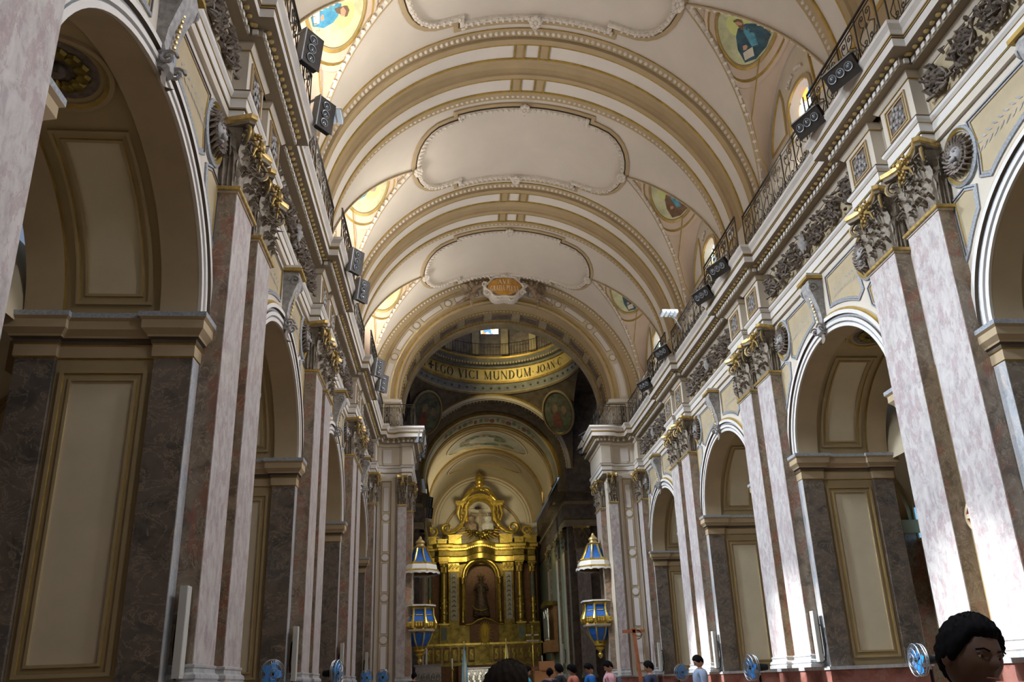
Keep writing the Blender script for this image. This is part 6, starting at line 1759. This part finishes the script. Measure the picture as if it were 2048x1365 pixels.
# ------------------------------------------------------------------ fans
def make_fan():
    t = thing('pedestal_fan', '', 'fan')
    # local: rotor axis along -y, base at z 0, hub at z 1.5
    hz = 1.5
    m = MB()
    for r, y in ((0.25, -0.06), (0.25, -0.14), (0.18, -0.17), (0.1, -0.185), (0.24, -0.02), (0.15, 0.0)):
        m.tube([(r * math.cos(a), y, hz + r * math.sin(a)) for a in [2 * PI * i / 24 for i in range(25)]], 0.005 if r < 0.24 else 0.008, 'fan_wire', 4)
    for i in range(28):
        a = 2 * PI * i / 28; c, s_ = math.cos(a), math.sin(a)
        m.tube([(0.04 * c, -0.19, hz + 0.04 * s_), (0.15 * c, -0.175, hz + 0.15 * s_), (0.25 * c, -0.12, hz + 0.25 * s_), (0.25 * c, -0.06, hz + 0.25 * s_), (0.16 * c, 0.0, hz + 0.16 * s_), (0.05 * c, 0.02, hz + 0.05 * s_)], 0.003, 'fan_wire', 3, cap=False)
    m.build('cage', t)
    for i in range(5):
        m = MB(); a0 = 2 * PI * i / 5; rows = []
        for j in range(6):
            r = 0.04 + 0.18 * j / 5; w = 0.03 + 0.11 * math.sin(PI * (0.25 + 0.6 * j / 5))
            rows.append([(r * math.cos(a0 + v * w / max(r, 0.06)), -0.09 + v * 0.03, hz + r * math.sin(a0 + v * w / max(r, 0.06))) for v in (-0.6, 0, 0.6)])
        m.grid(rows, 'fan_blue'); m.build('blade', t)
    m = MB(); m.ball((0, -0.1, hz), (0.045, 0.05, 0.045), 'black_plastic', 10, 6); m.lathe([(0.0, -0.15), (0.06, -0.13), (0.075, 0.0), (0.07, 0.06), (0, 0.08)], 'black_plastic', n=14, T=lambda x, y, z: (x, 0.12 - z, hz + y)); m.build('motor', t)
    m = MB(); m.tube([(0, 0.08, 0.03), (0, 0.08, hz - 0.05)], 0.018, 'grey_metal', 8); m.tube([(0, 0.08, 0.8), (0, 0.08, hz - 0.15)], 0.026, 'black_plastic', 8); m.build('pole', t)
    m = MB(); m.lathe([(0.24, 0.0), (0.24, 0.02), (0.1, 0.05), (0.04, 0.08)], 'black_plastic', (0, 0.08, 0), 20); m.build('base', t)
    return t
fan0 = make_fan(); fu = False
for (x, y, rz, lab) in ((4.78, 11.8, -1.75, 'large blue bladed pedestal fan seen side on beside the foreground man'),
                        (3.35, 15.2, -1.5, 'blue bladed pedestal fan seen from the side in front of the right arcade panel'),
                        (4.5, 24.4, 0.35, 'bright blue fan facing the viewer beside the man reading'),
                        (-6.5, 17.0, 0.6, 'dark fan silhouette at the foot of the second left arch'),
                        (-5.4, 18.4, 1.3, 'dark fan near the third left pilaster pair, seen edge on'),
                        (-5.95, 30.0, 0.5, 'dark blue fan near the end of the left arcade'),
                        (-5.35, 30.3, 0.2, 'small dark fan against the left crossing pier')):
    o = fan0 if not fu else dup(fan0)
    fu = True; o.location = (x, y, FLOOR); o.rotation_euler = (0, 0, rz); o['label'] = lab; o['group'] = 'pedestal fans'; o.scale = (1, 1, 1.16 if x < 0 else 1.0)
# ------------------------------------------------------------------ chapel windows in the aisles
for i, (s, y, z0, z1) in enumerate(((-1, 21.2, 5.2, 7.6), (1, 25.9, 6.2, 8.2), (1, 18.2, 6.2, 8.2), (-1, 13.4, 6.2, 8.2))):
    m = MB(); P = [(-0.7, z0), (0.7, z0), (0.7, z1)] + [(0.7 * math.cos(PI * j / 8), z1 + 0.7 * math.sin(PI * j / 8)) for j in range(1, 8)] + [(-0.7, z1)]
    m.add([(s * 14.86, y + a, b) for a, b in P], [list(range(len(P)))], 'sky_glass')
    sweep(m, P, [(-0.12, 0), (-0.12, 0.08), (0, 0.08), (0, 0)], lambda a, b, h: (s * (14.88 - h), y + a, b), True, 'tan')
    struct(m.build(f'window_{40 + i}', smooth=0))
# ------------------------------------------------------------------ bodies grown from joints
def skin_mesh(name, verts, edges, radii, subdiv=2, root=0):
    me = bpy.data.meshes.new(name + '_joints'); me.from_pydata(verts, edges, [])
    o = bpy.data.objects.new(name + '_joints', me); COL.objects.link(o)
    md = o.modifiers.new('skin', 'SKIN')
    if not me.skin_vertices: 
        import bmesh
        bm = bmesh.new(); bm.from_mesh(me); bm.verts.layers.skin.verify(); bm.to_mesh(me); bm.free()
    sv = me.skin_vertices[0].data
    for i, r in enumerate(radii):
        sv[i].radius = (r if isinstance(r, tuple) else (r, r)); sv[i].use_root = (i == root)
    md.use_smooth_shade = True
    sb = o.modifiers.new('sub', 'SUBSURF'); sb.levels = subdiv; sb.render_levels = subdiv
    dg = bpy.context.evaluated_depsgraph_get()
    ev = o.evaluated_get(dg); out = bpy.data.meshes.new_from_object(ev)
    bpy.data.objects.remove(o); 
    V = [tuple(v.co) for v in out.vertices]; Fc = [tuple(p.vertices) for p in out.polygons]
    bpy.data.meshes.remove(out)
    return V, Fc
def g2(x, y, cx, cy, sx, sy): return math.exp(-((x - cx) / sx) ** 2 - ((y - cy) / sy) ** 2)
def head_point(az, el, R=1.0):
    """az 0 = face direction (-y), el elevation; metres for a head 0.235 high"""
    cx, cz = math.sin(az) * math.cos(el), math.sin(el); cy = -math.cos(az) * math.cos(el)
    x, y, z = 0.077 * cx, 0.097 * cy, 0.118 * cz
    low = max(0.0, -cz)
    x *= 1 - 0.30 * low ** 1.2; 
    if cy < 0: y *= 1 - 0.06 * low; z -= 0.0
    else: y *= 1 - 0.28 * low
    a = (az + PI) % (2 * PI) - PI
    e = el
    nose = g2(a, e, 0, -0.12, 0.13, 0.16) * 0.022 + g2(a, e, 0, 0.06, 0.09, 0.18) * 0.008
    brow = g2(a, e, 0.36, 0.22, 0.28, 0.07) * 0.005 + g2(a, e, -0.36, 0.22, 0.28, 0.07) * 0.005
    sock = -g2(a, e, 0.36, 0.09, 0.18, 0.09) * 0.009 - g2(a, e, -0.36, 0.09, 0.18, 0.09) * 0.009
    lips = g2(a, e, 0, -0.42, 0.26, 0.05) * 0.006 + g2(a, e, 0, -0.52, 0.2, 0.045) * 0.006 - g2(a, e, 0, -0.47, 0.26, 0.018) * 0.004
    chin = g2(a, e, 0, -0.80, 0.4, 0.15) * 0.012
    cheek = g2(a, e, 0.62, -0.12, 0.22, 0.2) * 0.004 + g2(a, e, -0.62, -0.12, 0.22, 0.2) * 0.004
    d = nose + brow + sock + lips + chin + cheek
    return (x + d * math.sin(az), y - d * math.cos(az), z - chin * 0.4)
def add_head(mb, T, skin='skin'):
    nu, nv = 48, 36
    rows = []
    for j in range(nv + 1):
        el = -PI / 2 + PI * j / nv
        rows.append([T(*head_point(2 * PI * i / nu, el)) for i in range(nu)])
    mb.grid(rows, skin, close_v=True)
    for q in (-1, 1):       # ears and eyes
        for k in range(2):
            mb.ball((0, 0, 0), (0.010 - 0.003 * k, 0.018 - 0.005 * k, 0.031 - 0.009 * k), skin, 10, 8, T=lambda x, y, z, q=q, k=k: T(q * (0.077 + 0.004 * k) + x + q * 0.25 * y, 0.008 + y, -0.005 + z))
        mb.ball((0, 0, 0), 0.0115, 'eye_white', 12, 9, T=lambda x, y, z, q=q: T(q * 0.031 + x, -0.0755 + y, 0.010 + z))
        mb.ball((0, 0, 0), 0.0058, 'eye_dark', 8, 6, T=lambda x, y, z, q=q: T(q * 0.031 + x, -0.0848 + y * 0.5, 0.0085 + z))
        mb.ball((0, 0, 0), 0.0132, skin, 12, 9, T=lambda x, y, z, q=q: T(q * 0.031 + x * 1.2, -0.0745 + y, 0.0165 + z * 0.85))
        mb.ball((0, 0, 0), 0.0122, skin, 12, 9, T=lambda x, y, z, q=q: T(q * 0.031 + x * 1.2, -0.0740 + y, -0.0010 + z * 0.7))
        mb.tube([T(q * 0.014, -0.096, 0.026), T(q * 0.033, -0.095, 0.032), T(q * 0.052, -0.082, 0.026)], 0.0028, 'hair_black', 5)
    mb.tube([T(-0.022, -0.094, -0.054), T(0, -0.100, -0.053), T(0.022, -0.094, -0.054)], 0.0022, 'lip', 5)
def hair_mesh(mb, T, mat, kind='short', seed=1):
    rnd = random.Random(seed); nu, nv = 64, 40
    rows = []
    for j in range(nv + 1):
        el = -PI / 2 + PI * j / nv; row = []
        for i in range(nu):
            az = 2 * PI * i / nu; a = abs((az + PI) % (2 * PI) - PI)
            # hairline: high on the brow, down to the nape
            line = 0.62 if a < 0.7 else (0.62 - 0.75 * (a - 0.7) / 0.65 if a < 1.35 else (-0.13 - 0.1 * (a - 1.35) if a < 1.75 else -0.17 - 0.75 * (a - 1.75) / 1.39))
            if kind == 'long': line = 0.60 if a < 0.6 else max(-0.85, 0.6 - 1.9 * (a - 0.6))
            k = 1 / (1 + math.exp(-(el - line) / 0.045))
            thick = 0.014 + 0.010 * max(0, math.sin(el)) + (0.01 if kind == 'long' else 0)
            wob = 0.0035 * math.sin(az * 17 + el * 9) + 0.003 * math.sin(az * 29 - el * 13 + seed) + rnd.uniform(-0.0022, 0.0022)
            p = Vector(head_point(az, el)); n = p.normalized()
            p = p + n * (k * (thick + wob) - (1 - k) * 0.012)
            row.append(T(*p))
        rows.append(row)
    mb.grid(rows, mat, close_v=True)
    if kind == 'bun': mb.ball((0, 0, 0), 0.045, mat, 12, 9, T=lambda x, y, z: T(x, 0.115 + y, 0.05 + z))
for nm, c in (('shirt_blue_grey', (0.30, 0.38, 0.52)), ('shirt_navy', (0.035, 0.05, 0.10)), ('shirt_pink', (0.66, 0.36, 0.40)), ('shirt_blue', (0.01, 0.12, 0.40)), ('shirt_red', (0.48, 0.15, 0.10)),
              ('shirt_cyan', (0.05, 0.38, 0.62)), ('shirt_black', (0.02, 0.02, 0.03)), ('trousers', (0.04, 0.045, 0.06)), ('shoe', (0.02, 0.015, 0.012)), ('bag_grey', (0.08, 0.09, 0.12)), ('paper', (0.7, 0.7, 0.68)), ('scarf_mauve', (0.30, 0.17, 0.20))):
    plain(nm, c, 0.85, var=0.15, vs=10)
def finger_hand(mb, wrist, direction, up, skin='skin', curl=0.5, side=1):
    """palm with five separate tapering fingers"""
    d = Vector(direction).normalized(); u = Vector(up); u = (u - d * u.dot(d)).normalized(); s = d.cross(u) * side; w = Vector(wrist)
    rows = []
    for k, (t, hw, hh) in enumerate(((-0.02, 0.026, 0.02), (0.01, 0.032, 0.018), (0.05, 0.040, 0.015), (0.085, 0.041, 0.012), (0.095, 0.036, 0.008))):
        rows.append([tuple(w + d * t + s * hw * math.cos(a) + u * hh * math.sin(a)) for a in [2 * PI * i / 10 for i in range(10)]])
    mb.grid(rows, skin, close_v=True); mb.add(rows[-1], [list(range(10))], skin)
    for i, (off, L) in enumerate(((-0.030, 0.062), (-0.010, 0.076), (0.010, 0.080), (0.030, 0.070))):
        b = w + d * 0.088 + s * off; pts = [b]; a = 0.0
        for q, f in enumerate((0.45, 0.32, 0.26)):
            a += curl * (0.7 + 0.2 * i / 3); pts.append(pts[-1] + (d * math.cos(a) - u * math.sin(a)) * L * f)
        mb.tube([tuple(p) for p in pts], [0.0088, 0.0082, 0.0074, 0.0055], skin, 8)
    b = w + d * 0.03 - s * 0.03; pts = [b, b + (d * 0.5 - s * 0.8 - u * 0.3).normalized() * 0.034, b + (d * 0.8 - s * 0.6 - u * 0.5).normalized() * 0.062]
    mb.tube([tuple(p) for p in pts], [0.011, 0.0095, 0.007], skin, 8)
def person(label, x, y, face, H=1.72, shirt='shirt_navy', hair='hair_black', hkind='short', look_down=0.35, tilt=0.0, arms='down', skin='skin', extra=None, group=None, head_turn=0.0, z0=FLOOR, trousers='trousers'):
    """face = heading angle of the face direction, 0 looks along -y"""
    t = thing('person', label, 'person', (x, y, z0), face, group)
    k = H / 1.72
    S = lambda a, b, c: (a * k, b * k, c * k)
    V = [(0, 0, 0.95), (0, -0.005, 1.12), (0, -0.01, 1.28), (0, 0.0, 1.40), (0, 0.0, 1.475), (0, -0.01, 1.53)]
    E = [(0, 1), (1, 2), (2, 3), (3, 4), (4, 5)]; Rr = [(0.165, 0.155), (0.155, 0.15), (0.18, 0.17), (0.15, 0.155), (0.062, 0.062), (0.055, 0.055)]
    poses = {'down': ((0.215, 0.0, 1.385), (0.25, 0.01, 1.10), (0.225, -0.06, 0.86)),
             'read': ((0.20, 0.0, 1.38), (0.235, -0.02, 1.12), (0.10, -0.26, 1.12)),
             'raise': ((0.20, 0.0, 1.38), (0.27, -0.16, 1.28), (0.16, -0.34, 1.50))}
    hands = []
    for q in (1, -1):
        P = poses['down'] if (arms == 'raise' and q < 0) else poses[arms]
        b = len(V)
        V += [(q * P[0][0] * 0.62, P[0][1], 1.405), (q * P[0][0], P[0][1], P[0][2]), (q * P[1][0], P[1][1], P[1][2]), (q * P[2][0], P[2][1], P[2][2])]
        E += [(3, b), (b, b + 1), (b + 1, b + 2), (b + 2, b + 3)]; Rr += [(0.095, 0.09), 0.075, 0.056, 0.033]
        hands.append((q, Vector(V[b + 3]), (Vector(V[b + 3]) - Vector(V[b + 2])).normalized()))
    for q in (1, -1):
        b = len(V); V += [(q * 0.09, 0.0, 0.86), (q * 0.105, -0.01, 0.50), (q * 0.11, 0.015, 0.09), (q * 0.12, -0.10, 0.045)]
        E += [(0, b), (b, b + 1), (b + 1, b + 2), (b + 2, b + 3)]; Rr += [(0.10, 0.10), 0.062, 0.042, (0.042, 0.035)]
    v, fcs = skin_mesh('p', [S(*p) for p in V], E, [(r[0] * k, r[1] * k) if isinstance(r, tuple) else r * k for r in Rr])
    m = MB()
    by = {}
    for f_ in fcs:
        c = Vector((0, 0, 0))
        for i in f_: c += Vector(v[i])
        c /= len(f_); z = c.z / k
        hand_near = min((c - hv * k).length for _, hv, _ in hands)
        mt = skin if z > 1.475 else (shirt if z > 0.93 or abs(c.x / k) > 0.19 else (trousers if z > 0.09 else 'shoe'))
        if hand_near < 0.05 * k: mt = skin
        by.setdefault(mt, []).append(f_)
    base = len(m.v); m.v.extend(v)
    for mt, fl in by.items():
        i_ = m.mi(mt)
        for f_ in fl: m.f.append([base + q for q in f_]); m.m.append(i_)
    Mh = Matrix.Translation(Vector(S(0, -0.015, 1.625))) @ Matrix.Rotation(head_turn, 4, 'Z') @ Matrix.Rotation(look_down, 4, 'X') @ Matrix.Rotation(tilt, 4, 'Y') @ Matrix.Scale(k, 4)
    Th = lambda a, b, c: tuple(Mh @ Vector((a, b, c)))
    add_head(m, Th, skin)
    for q, hv, hd in hands:
        finger_hand(m, hv * k, hd, (0, 0.3, 1) if arms != 'down' else (q, 0, 0), skin, 0.45, q)
    # collar
    m.tube([S(0.062 * math.cos(a), -0.005 + 0.062 * math.sin(a), 1.475 - 0.012 * math.sin(a)) for a in [2 * PI * i / 16 for i in range(17)]], 0.014 * k, shirt, 6)
    m.build('body', t, smooth=60)
    h = MB(); hair_mesh(h, Th, hair, hkind, int(x * 10) + 3); h.build('hair', t, smooth=80)
    if extra:
        for kind in extra:
            q = MB()
            if kind == 'backpack':
                q.ball(S(0, 0.20, 1.18), (0.15 * k, 0.10 * k, 0.22 * k), 'bag_grey', 14, 10)
                for sd in (-1, 1): q.tube([S(sd * 0.11, 0.10, 1.42), S(sd * 0.12, -0.02, 1.47), S(sd * 0.12, -0.125, 1.36), S(sd * 0.13, -0.12, 1.15), S(sd * 0.12, 0.1, 1.05)], 0.016, 'bag_grey', 6)
                q.build('backpack', t)
            if kind == 'paper':
                q.add([S(-0.10, -0.36, 1.10), S(0.10, -0.36, 1.10), S(0.10, -0.50, 1.18), S(-0.10, -0.50, 1.18), S(-0.10, -0.36, 1.095), S(0.10, -0.36, 1.095), S(0.10, -0.50, 1.175), S(-0.10, -0.50, 1.175)], [(0, 1, 2, 3), (7, 6, 5, 4), (0, 4, 5, 1), (2, 6, 7, 3)], 'paper'); 
                o = q.build('leaflet', None, smooth=0); o.matrix_world = Matrix.Translation(Vector((x, y, z0))) @ Matrix.Rotation(face, 4, 'Z'); tag(o, 'white folded leaflet held by the man reading', 'leaflet')
            if kind == 'phone':
                q.box(0.12, 0.19, -0.455, -0.445, 1.50, 1.63, 'black_plastic'); q.box(0.125, 0.185, -0.444, -0.442, 1.51, 1.62, 'lit_white')
                o = q.build('phone', None, smooth=0); o.matrix_world = Matrix.Translation(Vector((x, y, z0))) @ Matrix.Rotation(face, 4, 'Z'); tag(o, 'phone with lit screen raised in a hand before the silver altar', 'phone')
            if kind == 'scarf':
                q.tube([S(0.10 * math.cos(a), 0.0 + 0.09 * math.sin(a), 1.45 + 0.02 * math.sin(2 * a)) for a in [2 * PI * i / 16 for i in range(17)]], 0.035, 'scarf_mauve', 8); q.build('scarf', t)
            if kind == 'bag_strap':
                q.tube([S(0.10, 0.1, 1.42), S(0.06, 0.0, 1.48), S(0.0, -0.13, 1.3), S(-0.15, -0.1, 1.0)], 0.014, 'black_plastic', 6); q.build('bag_strap', t)
    return t
L_ = -PI / 2      # face towards -x: face dir (0,-1) rotated by -90 deg gives (-1,0)
person('large dark haired man close to the camera at lower right, face turned half right', -1.07, 2.28, 0.08, 1.66, 'shirt_black', 'hair_black', 'short', 0.10, 0.16, skin='skin_dark', z0=0.05)
person('dark haired head seen from behind at bottom centre, turned towards the right', -2.452, 3.05, 1.95, 1.60, 'shirt_black', 'hair_brown', 'short', 0.05, 0.0, z0=0.04)
person('man in pale blue shirt reading a leaflet beside the right arcade', 2.45, 15.94, L_, 1.76, 'shirt_blue_grey', look_down=0.55, arms='read', extra=['paper'])
person('man in dark navy shirt facing left in front of the leaning cross', 1.42, 16.07, L_ - 0.5, 1.68, 'shirt_navy', look_down=0.35)
person('young man in a pink shirt with grey backpack looking down', 0.9, 17.75, L_, 1.75, 'shirt_pink', look_down=0.6, extra=['backpack'])
person('man in a bright blue shirt bent forward between two others', 0.60, 18.6, L_, 1.73, 'shirt_blue', look_down=0.65)
person('person in a rusty red blouse looking down in the crowd', 0.25, 19.0, L_ + 0.1, 1.72, 'shirt_red', hkind='long', look_down=0.6)
person('person with black bobbed hair behind the rusty red blouse', 0.22, 21.2, L_ - 0.4, 1.78, 'shirt_black', hkind='long', look_down=0.4, extra=['bag_strap'])
person('dark haired woman from behind with a mauve scarf', -0.25, 19.6, PI - 0.3, 1.66, 'shirt_black', hkind='bun', look_down=0.2, extra=['scarf'])
person('man in a cyan shirt with a dark strap facing right', -0.92, 18.89, PI / 2, 1.72, 'shirt_cyan', look_down=0.5, extra=['bag_strap'])
person('dark clothed person lifting a phone in front of the silver altar', -1.55, 17.0, PI + 0.1, 1.66, 'shirt_black', look_down=0.0, arms='raise', extra=['phone'])
person('shadowed person standing near the left pulpit', -4.05, 28.0, PI - 0.5, 1.80, 'shirt_black', look_down=0.1)
# lectern behind the crowd, its warm light put into the orange colour
t = thing('lit_lectern', 'warm orange lit reading desk behind the crowd right of centre', 'lectern', (2.0, 40.0, FLOOR))
m = MB(); m.box(-0.55, 0.55, -0.2, 0.3, 0, 1.9, 'desk_orange'); m.build('stand', t)
m = MB(); m.box(-0.3, 0.5, -0.25, 0.3, 1.9, 2.35, 'desk_orange'); m.build('desk_top', t)
m = MB(); m.box(-0.65, -0.1, -0.1, 0.3, 1.95, 2.1, 'wood'); m.build('shelf', t)

# ------------------------------------------------------------------ cartouche and angels over the crossing arch
CY = 33.5; CC = 20.36
t = thing('cartouche', 'gold oval tablet in a white scrolled frame over the crossing arch', 'cartouche', (0, CY, CC))
mp = lambda a, b, h: (a, -h, b)
m = MB(); rows = []
for k in range(7):
    r = k / 6; rows.append([mp(0.83 * r * math.cos(a), 0.47 * r * (1 + 0.06 * math.cos(4 * a)) * math.sin(a), 0.46 - 0.10 * r * r) for a in [2 * PI * i / 40 for i in range(41)]])
m.grid(rows, 'gilding_warm'); m.build('gold_tablet', t)
m = MB()
P = [((0.86 + 0.07 * math.cos(6 * a)) * math.cos(a), (0.52 + 0.06 * math.cos(6 * a)) * math.sin(a)) for a in [2 * PI * i / 60 for i in range(60)]]
sweep(m, P, [(0.06, 0.18), (0.03, 0.33), (-0.04, 0.38), (-0.10, 0.30), (-0.15, 0.10), (-0.12, -0.3)], mp, True, 'stucco_ornament')
m.build('scrolled_frame', t)
for i, (a, b, q) in enumerate(((-0.62, 0.50, 1), (0.62, 0.50, -1), (-0.98, 0.12, 1), (0.98, 0.12, -1), (-0.9, -0.32, -1), (0.9, -0.32, 1), (-0.32, -0.62, 1), (0.32, -0.62, -1), (-0.28, 0.66, -1), (0.28, 0.66, 1))):
    m = MB(); m.tube([mp(a + u, b + v, 0.30) for u, v in spiral(0, 0, 0.15, 1.4, 16, q)], [0.055 * (1 - 0.5 * j / 16) for j in range(17)], 'stucco_ornament', 6); m.build('curl', t)
m = MB()
for i in range(9): m.grid(leaf_rows(0.32, 0.05, 0.10, lambda s_, o, u, i=i: mp((i - 4) * 0.07 + s_ + (i - 4) * u * 0.4, 0.55 + u, 0.28 + o), n=6), 'stucco_ornament')
m.build('palmette', t)
m = MB()
def flat_text(mb, text, cx, cz, H, fn, mat, width):
    w0 = sum(glyph(c)[1] + 0.12 for c in text) - 0.12; w = width; x = cx - w / 2; sx = width / w0
    for ch in text:
        polys, adv = glyph(ch)
        for P_ in polys: mb.add([fn(x + gx * sx, cz + gy * H) for gx, gy in P_], [list(range(len(P_)))], mat)
        x += (adv + 0.12) * sx
fn = lambda a, b: mp(a, b - 0.05 * a * a, 0.475 - 0.10 * min(1, (a / 0.83) ** 2 + (b / 0.5) ** 2))
flat_text(m, 'AVE', 0.0, 0.09, 0.26, fn, 'letter_white', 0.66); flat_text(m, 'GRATIA PLENA', 0.0, -0.27, 0.27, fn, 'letter_white', 1.40); m.build('lettering', t, smooth=0)
def angel(sd, label):
    t = thing('winged_angel_statue', label, 'statue', (sd * 1.52, CY - 0.1, CC - 0.38)); t.scale = (0.92, 1, 0.92)
    V = [(0, 0, 0), (-0.04 * sd, -0.02, 0.22), (-0.10 * sd, -0.03, 0.42), (-0.14 * sd, -0.05, 0.55),
         (-0.42 * sd, -0.16, 0.50), (-0.66 * sd, -0.14, 0.52), (0.10 * sd, -0.12, 0.58), (0.22 * sd, -0.16, 0.80),
         (0.10 * sd, -0.12, -0.25), (0.16 * sd, -0.16, -0.50), (0.10 * sd, -0.02, -0.74),
         (0.36 * sd, -0.08, -0.22), (0.74 * sd, -0.04, -0.45), (1.0 * sd, -0.06, -0.62)]
    E = [(0, 1), (1, 2), (2, 3), (2, 4), (4, 5), (2, 6), (6, 7), (0, 8), (8, 9), (9, 10), (0, 11), (11, 12), (12, 13)]
    Rr = [0.17, 0.14, 0.15, 0.06, 0.06, 0.035, 0.06, 0.04, 0.12, 0.08, 0.05, 0.13, 0.09, 0.045]
    v, fcs = skin_mesh('a', V, E, Rr, 2)
    m = MB(); m.add(v, fcs, 'angel_bronze')
    m.ball((-0.17 * sd, -0.10, 0.68), (0.10, 0.11, 0.125), 'angel_bronze', 14, 10); m.ball((-0.18 * sd, -0.20, 0.66), (0.02, 0.03, 0.03), 'angel_bronze', 6, 4)
    m.build('body', t, smooth=60)
    h = MB()
    for i in range(16):
        a = i * 2.4; h.ball((-0.16 * sd + 0.10 * math.cos(a), -0.06 + 0.09 * math.sin(a), 0.74 + 0.004 * i), 0.045, 'angel_bronze', 6, 5)
    h.build('curly_hair', t)
    for w in range(2):
        g = MB(); root = Vector((0.10 * sd + 0.10 * sd * w, 0.06 + 0.10 * w, 0.34))
        for i in range(11):
            L = (0.72 - 0.035 * i) * (1 - 0.15 * w); a = 0.95 - 0.155 * i - 0.25 * w
            e = root + Vector((sd * L * math.cos(a), 0.02 * i, L * math.sin(a) * 0.62))
            mid = (root + e) / 2 + Vector((0.0, -0.05, 0.07))
            g.tube([tuple(root), tuple(mid), tuple(e)], [0.05, 0.055, 0.018], 'angel_bronze', 6, flat=0.45)
        g.tube([tuple(root), tuple(root + Vector((sd * 0.2, -0.03, 0.28))), tuple(root + Vector((sd * 0.45, 0, 0.36)))], [0.06, 0.06, 0.03], 'angel_bronze', 7)
        g.build('wing', t)
    d = MB()
    for i in range(4):
        q = i / 3
        d.tube([(-0.12 * sd, -0.16, 0.02 - 0.05 * q), (0.12 * sd, -0.20, -0.10 - 0.12 * q), (0.42 * sd, -0.14, -0.12 - 0.20 * q), (0.62 * sd, -0.1, -0.02 - 0.30 * q)], [0.03, 0.05, 0.045, 0.012], 'angel_bronze', 6)
    d.build('drapery', t)
angel(-1, 'dark winged angel statue left of the gold cartouche'); angel(1, 'dark winged angel statue right of the gold cartouche')
